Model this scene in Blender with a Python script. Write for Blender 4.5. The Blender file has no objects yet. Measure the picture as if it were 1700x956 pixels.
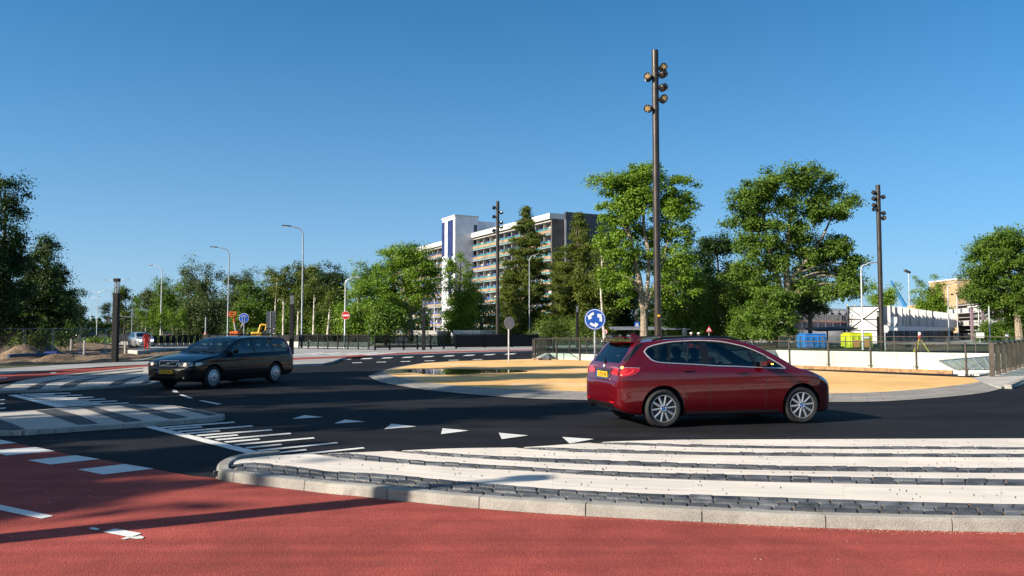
import bpy, bmesh, math, random
import numpy as np
from math import radians, sin, cos, pi, atan, atan2, sqrt, hypot
from mathutils import Vector, Matrix
from mathutils.bvhtree import BVHTree

S = bpy.context.scene
COL = S.collection
rnd = random.Random(7)

# ------------------------------------------------------------------ camera, sky, sun, exposure
F_PX = 1322.0                      # focal length in pixels of the 1700 x 956 photograph
CAM_H = 1.63
PITCH = atan(72.0 / F_PX)
cam_data = bpy.data.cameras.new('camera')
cam_data.sensor_width = 36.0
cam_data.lens = 36.0 * F_PX / 1700.0
cam_data.clip_start = 0.1
cam_data.clip_end = 6000.0
cam = bpy.data.objects.new('camera', cam_data)
COL.objects.link(cam)
cam.location = (0, 0, CAM_H)
cam.rotation_euler = (pi / 2 + PITCH, 0, 0)
S.camera = cam

SUN_EL = radians(27.0)
SUN_AZ = radians(27.0)             # light travels towards +X turned this much towards +Y
HAZE_FALL, HAZE_MAX = 5.6, .95
world = bpy.data.worlds.new('World')
S.world = world
world.use_nodes = True
wn = world.node_tree
wn.nodes.clear()
sky = wn.nodes.new('ShaderNodeTexSky')
sky.sky_type = 'NISHITA'
sky.sun_disc = False
sky.sun_elevation = SUN_EL
# sun_rotation 0 puts the sun at +Y and turns it clockwise seen from above
sun_from = Vector((-cos(SUN_AZ), -sin(SUN_AZ)))
sky.sun_rotation = atan2(sun_from.x, sun_from.y)
sky.altitude = 0
sky.air_density = 0.8
sky.dust_density = 1.1
sky.ozone_density = 10.0
hsv = wn.nodes.new('ShaderNodeHueSaturation')
hsv.inputs['Saturation'].default_value = 1.2
bg = wn.nodes.new('ShaderNodeBackground')
bg.inputs['Strength'].default_value = 0.10
wo = wn.nodes.new('ShaderNodeOutputWorld')
tint = wn.nodes.new('ShaderNodeMix'); tint.data_type = 'RGBA'; tint.blend_type = 'MULTIPLY'
tint.inputs['Factor'].default_value = 1.0
tint.inputs['B'].default_value = (1.0, 1.22, .98, 1)
geo = wn.nodes.new('ShaderNodeTexCoord')
lift = wn.nodes.new('ShaderNodeVectorMath'); lift.operation = 'MULTIPLY_ADD'
lift.inputs[1].default_value = (1, 1, 1.1); lift.inputs[2].default_value = (0, 0, .05)
wn.links.new(geo.outputs['Generated'], lift.inputs[0])
wn.links.new(lift.outputs[0], sky.inputs['Vector'])
wn.links.new(sky.outputs[0], tint.inputs['A'])
wn.links.new(tint.outputs['Result'], hsv.inputs['Color'])
# pale haze low over the horizon
sep = wn.nodes.new('ShaderNodeSeparateXYZ'); wn.links.new(geo.outputs['Generated'], sep.inputs[0])
hz1 = wn.nodes.new('ShaderNodeMath'); hz1.operation = 'MULTIPLY'; hz1.inputs[1].default_value = -HAZE_FALL
hz2 = wn.nodes.new('ShaderNodeMath'); hz2.operation = 'EXPONENT'
hz3 = wn.nodes.new('ShaderNodeMath'); hz3.operation = 'MULTIPLY'; hz3.inputs[1].default_value = HAZE_MAX; hz3.use_clamp = True
wn.links.new(sep.outputs['Z'], hz1.inputs[0]); wn.links.new(hz1.outputs[0], hz2.inputs[0]); wn.links.new(hz2.outputs[0], hz3.inputs[0])
hmix = wn.nodes.new('ShaderNodeMix'); hmix.data_type = 'RGBA'
hmix.inputs['B'].default_value = (2.55, 3.5, 4.3, 1)
wn.links.new(hz3.outputs[0], hmix.inputs['Factor']); wn.links.new(hsv.outputs[0], hmix.inputs['A'])
# paler sky round the sun (behind the camera)
dt = wn.nodes.new('ShaderNodeVectorMath'); dt.operation = 'DOT_PRODUCT'
dt.inputs[1].default_value = (-cos(SUN_AZ) * cos(SUN_EL), -sin(SUN_AZ) * cos(SUN_EL), sin(SUN_EL))
wn.links.new(geo.outputs['Generated'], dt.inputs[0])
gl = wn.nodes.new('ShaderNodeMapRange'); gl.interpolation_type = 'SMOOTHSTEP'
gl.inputs['From Min'].default_value = .25; gl.inputs['From Max'].default_value = 1.0; gl.inputs['To Max'].default_value = .6
wn.links.new(dt.outputs['Value'], gl.inputs['Value'])
gmix = wn.nodes.new('ShaderNodeMix'); gmix.data_type = 'RGBA'
gmix.inputs['B'].default_value = (3.4, 3.3, 3.1, 1)
wn.links.new(gl.outputs['Result'], gmix.inputs['Factor']); wn.links.new(hmix.outputs['Result'], gmix.inputs['A'])
wn.links.new(gmix.outputs['Result'], bg.inputs['Color'])
wn.links.new(bg.outputs[0], wo.inputs['Surface'])

sun_data = bpy.data.lights.new('sun', 'SUN')
sun_data.energy = 4.9
sun_data.angle = radians(0.5)
sun_data.color = (1.0, 0.90, 0.76)
sun = bpy.data.objects.new('sun', sun_data)
COL.objects.link(sun)
sd = Vector((cos(SUN_AZ) * cos(SUN_EL), sin(SUN_AZ) * cos(SUN_EL), -sin(SUN_EL)))
sun.rotation_euler = sd.to_track_quat('-Z', 'Y').to_euler()

S.view_settings.view_transform = 'Standard'
S.view_settings.look = 'None'
S.view_settings.exposure = 0.9
S.view_settings.gamma = 1.0
S.view_settings.use_curve_mapping = False
S.cycles.max_bounces = 8
S.cycles.transparent_max_bounces = 24
S.cycles.use_denoising = True

# ------------------------------------------------------------------ photograph pixel -> place in the world
_fw = Vector((0, cos(PITCH), sin(PITCH)))
_up = Vector((0, -sin(PITCH), cos(PITCH)))
def ray(px, py):
    return Vector((1, 0, 0)) * ((px - 850) / F_PX) + _up * ((478 - py) / F_PX) + _fw
def G(px, py, z=0.0):
    d = ray(px, py)
    t = (z - CAM_H) / d.z
    return Vector((d.x * t, d.y * t, z))
def AT(px, py, Y):
    d = ray(px, py)
    t = Y / d.y
    return Vector((d.x * t, Y, CAM_H + d.z * t))
def XA(px, Y):
    return AT(px, 550, Y).x
def HZ(py, Y):
    return AT(850, py, Y).z

# ------------------------------------------------------------------ small maths
def pchip(xs, ys):
    xs = np.array(xs, float); ys = np.array(ys, float)
    h = np.diff(xs); d = np.diff(ys) / h
    m = np.zeros(len(xs))
    m[0] = d[0]; m[-1] = d[-1]
    for i in range(1, len(xs) - 1):
        if d[i - 1] * d[i] > 0:
            w1 = 2 * h[i] + h[i - 1]; w2 = h[i] + 2 * h[i - 1]
            m[i] = (w1 + w2) / (w1 / d[i - 1] + w2 / d[i])
    def f(x):
        x = min(max(x, xs[0]), xs[-1])
        i = min(max(int(np.searchsorted(xs, x)) - 1, 0), len(xs) - 2)
        t = (x - xs[i]) / h[i]
        return float((1 + 2 * t) * (1 - t) ** 2 * ys[i] + t * (1 - t) ** 2 * h[i] * m[i]
                     + t * t * (3 - 2 * t) * ys[i + 1] + t * t * (t - 1) * h[i] * m[i + 1])
    return f
def catmull(pts, n=8, closed=False):
    P = [Vector(p) for p in pts]
    out = []
    m = len(P)
    rng = range(m) if closed else range(m - 1)
    for i in rng:
        if closed:
            p0, p1, p2, p3 = P[(i - 1) % m], P[i], P[(i + 1) % m], P[(i + 2) % m]
        else:
            p1, p2 = P[i], P[i + 1]
            p0 = P[i - 1] if i else p1 * 2 - p2
            p3 = P[i + 2] if i + 2 < m else p2 * 2 - p1
        for k in range(n):
            t = k / n
            out.append(0.5 * ((2 * p1) + (p2 - p0) * t + (2 * p0 - 5 * p1 + 4 * p2 - p3) * t * t + (3 * p1 - p0 - 3 * p2 + p3) * t ** 3))
    if not closed:
        out.append(P[-1])
    return out

# ------------------------------------------------------------------ objects
def empty(name, loc=(0, 0, 0), rz=0.0):
    o = bpy.data.objects.new(name, None)
    o.empty_display_size = 0.3
    o.location = loc
    o.rotation_euler = (0, 0, rz)
    COL.objects.link(o)
    return o
def tag(o, label=None, cat=None, group=None, kind=None):
    if label: o['label'] = label
    if cat: o['category'] = cat
    if group: o['group'] = group
    if kind: o['kind'] = kind
    return o
def thing(name, label, cat, loc=(0, 0, 0), rz=0.0, group=None):
    return tag(empty(name, loc, rz), label, cat, group)
def dup(root, loc=None, rz=None, label=None, group=None, scale=None):
    kids = [c for c in COL.objects if c.parent is root]
    r = root.copy(); COL.objects.link(r)
    for ch in kids:
        c = ch.copy(); COL.objects.link(c); c.parent = r
        for g in [x for x in COL.objects if x.parent is ch]:
            d = g.copy(); COL.objects.link(d); d.parent = c
    if loc is not None: r.location = loc
    if rz is not None: r.rotation_euler = (0, 0, rz)
    if label: r['label'] = label
    if group: r['group'] = group
    if scale is not None: r.scale = scale
    return r

class MB:
    """collects shapes and links them as one mesh object"""
    def __init__(self):
        self.v = []; self.f = []; self.m = []; self.uv = {}
    def add(self, verts, faces, m=0):
        b = len(self.v)
        self.v += [tuple(p) for p in verts]
        self.f += [tuple(i + b for i in f) for f in faces]
        self.m += [m] * len(faces)
        return self
    def box(self, c, s, rz=0.0, m=0, mat=None, bev=0.0):
        x, y, z = s[0] / 2, s[1] / 2, s[2] / 2
        R = mat if mat is not None else Matrix.Rotation(rz, 3, 'Z')
        c = Vector(c)
        if bev <= 0:
            vs = [c + R @ Vector((sx * x, sy * y, sz * z)) for sz in (-1, 1) for sy in (-1, 1) for sx in (-1, 1)]
            fs = [(0, 2, 3, 1), (4, 5, 7, 6), (0, 1, 5, 4), (2, 6, 7, 3), (0, 4, 6, 2), (1, 3, 7, 5)]
            return self.add(vs, fs, m)
        b = min(bev, x * .9, y * .9, z * .9)
        vs = []; idx = {}
        for sx in (-1, 1):
            for sy in (-1, 1):
                for sz in (-1, 1):
                    for k in range(3):
                        p = [sx * (x - b), sy * (y - b), sz * (z - b)]
                        p[k] = (sx * x, sy * y, sz * z)[k]
                        idx[(sx, sy, sz, k)] = len(vs)
                        vs.append(c + R @ Vector(p))
        fs = []
        for k in range(3):
            for s1 in (-1, 1):
                a, bb = [j for j in range(3) if j != k]
                q = []
                for (p, qq) in ((-1, -1), (1, -1), (1, 1), (-1, 1)):
                    t = [0, 0, 0]; t[k] = s1; t[a] = p; t[bb] = qq
                    q.append(idx[(t[0], t[1], t[2], k)])
                n = 1 if k != 1 else -1
                fs.append(tuple(q) if s1 * n > 0 else tuple(reversed(q)))
        for k in range(3):                                   # edges along axis k
            a, bb = [j for j in range(3) if j != k]
            for p in (-1, 1):
                for q in (-1, 1):
                    t0 = [0, 0, 0]; t1 = [0, 0, 0]
                    t0[k] = -1; t1[k] = 1; t0[a] = t1[a] = p; t0[bb] = t1[bb] = q
                    fs.append((idx[(*t0, a)], idx[(*t1, a)], idx[(*t1, bb)], idx[(*t0, bb)]))
        for sx in (-1, 1):
            for sy in (-1, 1):
                for sz in (-1, 1):
                    fs.append(tuple(idx[(sx, sy, sz, k)] for k in range(3)))
        return self.add(vs, fs, m)
    def tube(self, pts, r, n=8, m=0, cap=True):
        pts = [Vector(p) for p in pts]
        rs = [r] * len(pts) if isinstance(r, (int, float)) else list(r)
        base = []; prev = None
        for i, p in enumerate(pts):
            d = (pts[min(i + 1, len(pts) - 1)] - pts[max(i - 1, 0)])
            d = d.normalized() if d.length > 1e-9 else Vector((0, 0, 1))
            if prev is None:
                u = d.cross(Vector((0, 0, 1)) if abs(d.z) < .9 else Vector((1, 0, 0))).normalized()
            else:
                u = (prev - d * prev.dot(d)).normalized()
            prev = u
            w = d.cross(u)
            base.append([p + (u * cos(2 * pi * k / n) + w * sin(2 * pi * k / n)) * rs[i] for k in range(n)])
        vs = [q for ring in base for q in ring]
        fs = []
        for i in range(len(pts) - 1):
            for k in range(n):
                a = i * n + k; b = i * n + (k + 1) % n
                fs.append((a, b, b + n, a + n))
        if cap:
            fs.append(tuple(reversed(range(n))))
            fs.append(tuple(range((len(pts) - 1) * n, len(pts) * n)))
        return self.add(vs, fs, m)
    def lathe(self, prof, M=None, n=24, m=0, closed=False):
        """prof: (radius, height) list turned about local z"""
        M = M or Matrix.Identity(4)
        vs = []
        for (r, h) in prof:
            for k in range(n):
                a = 2 * pi * k / n
                vs.append(M @ Vector((r * cos(a), r * sin(a), h)))
        fs = []
        L = len(prof)
        for i in range(L if closed else L - 1):
            j = (i + 1) % L
            for k in range(n):
                fs.append((i * n + k, i * n + (k + 1) % n, j * n + (k + 1) % n, j * n + k))
        if not closed:
            if prof[0][0] > 1e-6: fs.append(tuple(reversed(range(n))))
            if prof[-1][0] > 1e-6: fs.append(tuple(range((L - 1) * n, L * n)))
        return self.add(vs, fs, m)
    def prism(self, poly, z0, z1, m=0):
        n = len(poly)
        ar = sum(poly[i][0] * poly[(i + 1) % n][1] - poly[(i + 1) % n][0] * poly[i][1] for i in range(n))
        if ar < 0: poly = list(reversed(poly))
        vs = [(p[0], p[1], z0) for p in poly] + [(p[0], p[1], z1) for p in poly]
        fs = [tuple(reversed(range(n))), tuple(range(n, 2 * n))]
        fs += [(i, (i + 1) % n, (i + 1) % n + n, i + n) for i in range(n)]
        return self.add(vs, fs, m)
    def extrude(self, poly3, d, m=0):
        n = len(poly3); d = Vector(d)
        vs = [Vector(p) for p in poly3] + [Vector(p) + d for p in poly3]
        fs = [tuple(range(n)), tuple(reversed(range(n, 2 * n)))]
        fs += [((i + 1) % n, i, i + n, (i + 1) % n + n) for i in range(n)]
        return self.add(vs, fs, m)
    def build(self, name, mats, parent=None, smooth=False, fix=False):
        me = bpy.data.meshes.new(name)
        me.from_pydata(self.v, [], self.f)
        if not isinstance(mats, (list, tuple)): mats = [mats]
        for x in mats: me.materials.append(x)
        if len(mats) > 1: me.polygons.foreach_set('material_index', self.m)
        if fix:
            bm = bmesh.new(); bm.from_mesh(me)
            bmesh.ops.recalc_face_normals(bm, faces=bm.faces)
            bm.to_mesh(me); bm.free()
        if smooth:
            me.polygons.foreach_set('use_smooth', [True] * len(me.polygons))
            if smooth != 'all':
                me.set_sharp_from_angle(angle=radians(38))
        me.update()
        o = bpy.data.objects.new(name, me)
        COL.objects.link(o)
        if parent is not None: o.parent = parent
        return o

def sheet(name, outer, z, mat, holes=(), kind='structure', label=None, cat=None):
    """flat ground sheet, with holes"""
    bm = bmesh.new()
    for loop in [outer, *holes]:
        vs = [bm.verts.new((p[0], p[1], z)) for p in loop]
        for i in range(len(vs)):
            bm.edges.new((vs[i], vs[(i + 1) % len(vs)]))
    bmesh.ops.triangle_fill(bm, use_beauty=True, edges=bm.edges[:])
    for f in bm.faces:
        if f.normal.z < 0: f.normal_flip()
    me = bpy.data.meshes.new(name)
    bm.to_mesh(me); bm.free()
    me.materials.append(mat)
    o = bpy.data.objects.new(name, me)
    COL.objects.link(o)
    return tag(o, label, cat, None, kind)

def text_mesh(txt, size, name, mat, parent=None, M=None, depth=0.004, bold=0.0):
    cu = bpy.data.curves.new(name, 'FONT')
    cu.body = txt; cu.size = size; cu.align_x = 'CENTER'; cu.align_y = 'CENTER'
    cu.extrude = depth; cu.offset = bold
    o = bpy.data.objects.new(name, cu)
    COL.objects.link(o)
    dg = bpy.context.evaluated_depsgraph_get()
    me = bpy.data.meshes.new_from_object(o.evaluated_get(dg))
    bpy.data.objects.remove(o, do_unlink=True)
    me.materials.clear(); me.materials.append(mat)
    if M is not None: me.transform(M)
    o = bpy.data.objects.new(name, me)
    COL.objects.link(o)
    o.parent = parent
    return o

# ------------------------------------------------------------------ materials
def lin(r, g, b):
    return tuple(((c / 255) / 12.92 if c / 255 <= .04045 else ((c / 255 + .055) / 1.055) ** 2.4) for c in (r, g, b))
def pset(b, **kw):
    for k, v in kw.items():
        k = k.replace('_', ' ')
        for n in b.inputs:
            if n.name.lower() == k.lower():
                n.default_value = (*v, 1) if isinstance(v, tuple) and len(v) == 3 else v
def mat(name, col, rough=.6, metal=0.0, var=.12, scale=3.0, bump=0.0, bscale=40.0, dark=None, coords='Object', **kw):
    """base colour broken by two sizes of noise, roughness broken too, optional bump"""
    m = bpy.data.materials.new(name); m.use_nodes = True
    nt = m.node_tree; N = nt.nodes; L = nt.links
    b = N['Principled BSDF']
    pset(b, Roughness=rough, Metallic=metal, **kw)
    tc = N.new('ShaderNodeTexCoord')
    co = tc.outputs[coords]
    n1 = N.new('ShaderNodeTexNoise'); n1.inputs['Scale'].default_value = scale; n1.inputs['Detail'].default_value = 6
    L.new(co, n1.inputs['Vector'])
    mx = N.new('ShaderNodeMix'); mx.data_type = 'RGBA'
    d = dark or tuple(c * (1 - 2.2 * var) if var < .45 else c * .1 for c in col)
    lt = tuple(min(c * (1 + var), 1) for c in col)
    mx.inputs['A'].default_value = (*d, 1); mx.inputs['B'].default_value = (*lt, 1)
    rp = N.new('ShaderNodeValToRGB')
    rp.color_ramp.elements[0].position = .3; rp.color_ramp.elements[1].position = .62
    L.new(n1.outputs['Fac'], rp.inputs['Fac']); L.new(rp.outputs['Color'], mx.inputs['Factor'])
    L.new(mx.outputs['Result'], b.inputs['Base Color'])
    mr = N.new('ShaderNodeMapRange')
    mr.inputs['To Min'].default_value = max(rough - .08, .02); mr.inputs['To Max'].default_value = min(rough + .08, 1)
    L.new(n1.outputs['Fac'], mr.inputs['Value']); L.new(mr.outputs['Result'], b.inputs['Roughness'])
    if bump > 0:
        n2 = N.new('ShaderNodeTexNoise'); n2.inputs['Scale'].default_value = bscale; n2.inputs['Detail'].default_value = 3
        L.new(co, n2.inputs['Vector'])
        bp = N.new('ShaderNodeBump'); bp.inputs['Strength'].default_value = bump; bp.inputs['Distance'].default_value = .01
        L.new(n2.outputs['Fac'], bp.inputs['Height']); L.new(bp.outputs['Normal'], b.inputs['Normal'])
    return m
def plain(name, col, rough=.5, metal=0.0, **kw):
    m = bpy.data.materials.new(name); m.use_nodes = True
    b = m.node_tree.nodes['Principled BSDF']
    pset(b, Base_Color=col, Roughness=rough, Metallic=metal, **kw)
    return m
def pane(name, tint, alpha_mix=.8, rough=.0, ior=1.5):
    """see-through sheet: tinted transmission under a fresnel reflection"""
    m = bpy.data.materials.new(name); m.use_nodes = True
    nt = m.node_tree; N = nt.nodes; L = nt.links
    N.remove(N['Principled BSDF'])
    tr = N.new('ShaderNodeBsdfTransparent'); tr.inputs[0].default_value = (*tint, 1)
    gl = N.new('ShaderNodeBsdfGlossy'); gl.inputs['Roughness'].default_value = rough
    fr = N.new('ShaderNodeFresnel'); fr.inputs['IOR'].default_value = ior
    mx = N.new('ShaderNodeMixShader')
    mul = N.new('ShaderNodeMath'); mul.operation = 'MULTIPLY_ADD'
    mul.inputs[1].default_value = 1.0; mul.inputs[2].default_value = 1 - alpha_mix
    geo = N.new('ShaderNodeNewGeometry')
    pw = N.new('ShaderNodeMapRange'); pw.inputs['To Min'].default_value = ior; pw.inputs['To Max'].default_value = 1 / ior
    L.new(geo.outputs['Backfacing'], pw.inputs['Value']); L.new(pw.outputs['Result'], fr.inputs['IOR'])
    L.new(fr.outputs[0], mul.inputs[0]); L.new(mul.outputs[0], mx.inputs[0])
    L.new(tr.outputs[0], mx.inputs[1]); L.new(gl.outputs[0], mx.inputs[2])
    L.new(mx.outputs[0], N['Material Output'].inputs['Surface'])
    return m

def ground_mat(name, col, fine=.25, fscale=60.0, patch=.15, rough=.85, bump=.35, streak=None, speck=None, blotch=None, polar=None):
    """road surface: large patches, fine grain, specks of stone, optional stretched tyre streaks and stains"""
    m = bpy.data.materials.new(name); m.use_nodes = True
    nt = m.node_tree; N = nt.nodes; L = nt.links
    b = N['Principled BSDF']; pset(b, Roughness=rough, Specular_IOR_Level=.12)
    tc = N.new('ShaderNodeTexCoord'); co = tc.outputs['Object']
    def noise(sc, det=4, vec=None, dist=0):
        n = N.new('ShaderNodeTexNoise'); n.inputs['Scale'].default_value = sc; n.inputs['Detail'].default_value = det
        n.inputs['Distortion'].default_value = dist
        L.new(vec or co, n.inputs['Vector']); return n.outputs['Fac']
    def rng(v, a, bb, lo=.35, hi=.65):
        r = N.new('ShaderNodeMapRange'); r.inputs['From Min'].default_value = lo; r.inputs['From Max'].default_value = hi
        r.inputs['To Min'].default_value = a; r.inputs['To Max'].default_value = bb
        L.new(v, r.inputs['Value']); return r.outputs['Result']
    def mul(a, bb):
        x = N.new('ShaderNodeMath'); x.operation = 'MULTIPLY'; L.new(a, x.inputs[0]); L.new(bb, x.inputs[1]); return x.outputs[0]
    f = mul(rng(noise(.35, 5), 1 - patch, 1 + patch), rng(noise(fscale, 2), 1 - fine, 1 + fine))
    f = mul(f, rng(noise(2.2, 6, None, .6), 1 - patch * .7, 1 + patch * .7))
    if streak:
        mp = N.new('ShaderNodeMapping'); mp.inputs['Rotation'].default_value = (0, 0, streak[1]); mp.inputs['Scale'].default_value = (.18, 3.2, 1)
        L.new(co, mp.inputs['Vector'])
        f = mul(f, rng(noise(1.0, 6, mp.outputs[0]), 1 - streak[0], 1 + streak[0]))
    if polar:
        sb = N.new('ShaderNodeVectorMath'); sb.operation = 'SUBTRACT'; sb.inputs[1].default_value = (*polar[0], 0); L.new(co, sb.inputs[0])
        ln = N.new('ShaderNodeVectorMath'); ln.operation = 'LENGTH'; L.new(sb.outputs[0], ln.inputs[0])
        wob = N.new('ShaderNodeMath'); wob.operation = 'MULTIPLY_ADD'; wob.inputs[1].default_value = 1.5; L.new(noise(.12, 2), wob.inputs[0]); L.new(ln.outputs['Value'], wob.inputs[2])
        cx = N.new('ShaderNodeCombineXYZ'); L.new(wob.outputs[0], cx.inputs[0])
        f = mul(f, rng(noise(1.1, 6, cx.outputs[0]), 1 - polar[1] * .8, 1 + polar[1] * 1.3))
    vm = N.new('ShaderNodeVectorMath'); vm.operation = 'SCALE'; vm.inputs[0].default_value = col
    L.new(f, vm.inputs['Scale'])
    out = vm.outputs[0]
    if speck:
        vo = N.new('ShaderNodeTexVoronoi'); vo.inputs['Scale'].default_value = speck[1]
        L.new(co, vo.inputs['Vector'])
        lt = N.new('ShaderNodeMath'); lt.operation = 'LESS_THAN'; lt.inputs[1].default_value = speck[2]
        L.new(vo.outputs['Distance'], lt.inputs[0])
        mx = N.new('ShaderNodeMix'); mx.data_type = 'RGBA'; mx.inputs['B'].default_value = (*speck[0], 1)
        L.new(lt.outputs[0], mx.inputs['Factor']); L.new(out, mx.inputs['A']); out = mx.outputs['Result']
    if blotch:
        mx = N.new('ShaderNodeMix'); mx.data_type = 'RGBA'; mx.inputs['B'].default_value = (*blotch[0], 1)
        L.new(rng(noise(blotch[1], 5, None, 1.2), 0, blotch[2], .52, .72), mx.inputs['Factor'])
        L.new(out, mx.inputs['A']); out = mx.outputs['Result']
    L.new(out, b.inputs['Base Color'])
    bp = N.new('ShaderNodeBump'); bp.inputs['Strength'].default_value = bump; bp.inputs['Distance'].default_value = .012
    L.new(noise(fscale * .8, 3), bp.inputs['Height']); L.new(bp.outputs['Normal'], b.inputs['Normal'])
    return m

def brick_mat(name, c1, c2, mortar, w, h, gap=.004, coords='UV', rough=.8, off=.5, bump=.4):
    m = bpy.data.materials.new(name); m.use_nodes = True
    nt = m.node_tree; N = nt.nodes; L = nt.links
    b = N['Principled BSDF']; pset(b, Roughness=rough)
    tc = N.new('ShaderNodeTexCoord')
    br = N.new('ShaderNodeTexBrick')
    br.inputs['Color1'].default_value = (*c1, 1); br.inputs['Color2'].default_value = (*c2, 1); br.inputs['Mortar'].default_value = (*mortar, 1)
    br.inputs['Scale'].default_value = 1.0; br.inputs['Mortar Size'].default_value = gap
    br.inputs['Brick Width'].default_value = w; br.inputs['Row Height'].default_value = h
    br.inputs['Mortar Smooth'].default_value = .1
    br.offset = off
    L.new(tc.outputs[coords], br.inputs['Vector'])
    no = N.new('ShaderNodeTexNoise'); no.inputs['Scale'].default_value = 1.3; no.inputs['Detail'].default_value = 6
    L.new(tc.outputs['Object'], no.inputs['Vector'])
    mr = N.new('ShaderNodeMapRange'); mr.inputs['From Min'].default_value = .3; mr.inputs['From Max'].default_value = .7
    mr.inputs['To Min'].default_value = .86; mr.inputs['To Max'].default_value = 1.06
    L.new(no.outputs['Fac'], mr.inputs['Value'])
    vm = N.new('ShaderNodeVectorMath'); vm.operation = 'SCALE'
    L.new(br.outputs['Color'], vm.inputs[0]); L.new(mr.outputs['Result'], vm.inputs['Scale'])
    L.new(vm.outputs[0], b.inputs['Base Color'])
    bp = N.new('ShaderNodeBump'); bp.inputs['Strength'].default_value = bump; bp.inputs['Distance'].default_value = .006; bp.invert = True
    L.new(br.outputs['Fac'], bp.inputs['Height']); L.new(bp.outputs['Normal'], b.inputs['Normal'])
    return m

def leaf_mat(name, c1, c2, c3, trans=.28):
    m = bpy.data.materials.new(name); m.use_nodes = True
    nt = m.node_tree; N = nt.nodes; L = nt.links
    b = N['Principled BSDF']; pset(b, Roughness=.55, Specular_IOR_Level=.3)
    geo = N.new('ShaderNodeNewGeometry')
    rp = N.new('ShaderNodeValToRGB'); cr = rp.color_ramp
    cr.elements[0].position = 0; cr.elements[0].color = (*c1, 1)
    cr.elements[1].position = 1; cr.elements[1].color = (*c3, 1)
    e = cr.elements.new(.5); e.color = (*c2, 1)
    tc = N.new('ShaderNodeTexCoord')
    no = N.new('ShaderNodeTexNoise'); no.inputs['Scale'].default_value = .55; no.inputs['Detail'].default_value = 3
    L.new(tc.outputs['Object'], no.inputs['Vector'])
    a = N.new('ShaderNodeMath'); a.operation = 'MULTIPLY_ADD'; a.inputs[1].default_value = .55
    L.new(geo.outputs['Random Per Island'], a.inputs[0])
    s = N.new('ShaderNodeMath'); s.operation = 'MULTIPLY_ADD'; s.inputs[1].default_value = 1.4; s.inputs[2].default_value = -.45
    L.new(no.outputs['Fac'], s.inputs[0]); L.new(s.outputs[0], a.inputs[2])
    L.new(a.outputs[0], rp.inputs['Fac'])
    L.new(rp.outputs['Color'], b.inputs['Base Color'])
    tl = N.new('ShaderNodeBsdfTranslucent')
    vm = N.new('ShaderNodeVectorMath'); vm.operation = 'MULTIPLY'; vm.inputs[1].default_value = (1.15, 1.3, .5)
    L.new(rp.outputs['Color'], vm.inputs[0]); L.new(vm.outputs[0], tl.inputs['Color'])
    mx = N.new('ShaderNodeMixShader'); mx.inputs[0].default_value = trans
    L.new(b.outputs[0], mx.inputs[1]); L.new(tl.outputs[0], mx.inputs[2])
    L.new(mx.outputs[0], N['Material Output'].inputs['Surface'])
    return m

M = {}
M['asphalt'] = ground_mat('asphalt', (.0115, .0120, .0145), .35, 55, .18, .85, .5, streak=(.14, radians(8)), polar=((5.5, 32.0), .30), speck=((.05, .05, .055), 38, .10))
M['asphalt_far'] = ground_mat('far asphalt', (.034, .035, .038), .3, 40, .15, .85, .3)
M['red'] = ground_mat('red asphalt', (.290, .062, .049), .22, 85, .15, .86, .6, streak=(.16, radians(-10)), speck=((.40, .13, .11), 45, .10), blotch=((.19, .05, .042), 1.1, .5))
M['yellow'] = ground_mat('yellow surface', (.70, .425, .165), .12, 60, .10, .9, .25, streak=(.07, radians(8)), polar=((5.5, 32.0), .06), blotch=((.74, .57, .38), .35, .75))
M['concrete'] = ground_mat('concrete', (.42, .40, .36), .10, 50, .12, .85, .25, blotch=((.30, .28, .25), 1.6, .5))
M['kerb'] = ground_mat('kerb concrete', (.335, .32, .285), .16, 90, .18, .85, .4, blotch=((.20, .185, .16), 2.5, .7))
M['pavement'] = ground_mat('pavement', (.30, .295, .29), .12, 30, .16, .88, .2)
M['dirt'] = ground_mat('dirt', (.17, .122, .083), .35, 9, .4, .95, 1.2, blotch=((.055, .042, .032), .35, .9))
M['sand'] = ground_mat('sand', (.36, .27, .19), .3, 10, .3, .95, .9, blotch=((.22, .16, .115), .6, .7))
M['soil'] = ground_mat('soil', (.085, .085, .05), .3, 8, .3, .95, .5, blotch=((.045, .075, .02), .12, .9))
M['paint'] = ground_mat('road paint', (.66, .66, .63), .10, 70, .07, .7, .3, blotch=((.42, .42, .41), 3.0, .35))
M['white_brick'] = brick_mat('pale paving bricks', (.76, .69, .60), (.64, .575, .50), (.54, .47, .40), 2.7, .085, .0035)
M['pale_tile'] = brick_mat('pale paving tiles', (.50, .46, .40), (.44, .40, .35), (.22, .19, .16), .5, .12, .006, 'Object')
M['sett'] = mat('dark stone setts', (.086, .087, .090), .62, 0, .30, 5, .8, 35, coords='Object')
def vary_by_piece(m, lo, hi):
    nt = m.node_tree; N = nt.nodes; L = nt.links; b = N['Principled BSDF']
    src = b.inputs['Base Color'].links[0].from_socket
    g = N.new('ShaderNodeNewGeometry'); r_ = N.new('ShaderNodeMapRange'); r_.inputs['To Min'].default_value = lo; r_.inputs['To Max'].default_value = hi
    v = N.new('ShaderNodeVectorMath'); v.operation = 'SCALE'
    L.new(g.outputs['Random Per Island'], r_.inputs['Value']); L.new(src, v.inputs[0]); L.new(r_.outputs['Result'], v.inputs['Scale']); L.new(v.outputs[0], b.inputs['Base Color'])
vary_by_piece(M['sett'], .55, 1.6)
M['joint_sand'] = ground_mat('joint sand', (.36, .25, .17), .25, 60, .2, .95, .5)
M['ring'] = brick_mat('grey apron pavers', (.33, .30, .26), (.24, .22, .195), (.12, .11, .10), .9, .28, .012)
M['white_wall'] = mat('white concrete', (.64, .605, .53), .7, 0, .06, .5, .1, 20)
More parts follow.
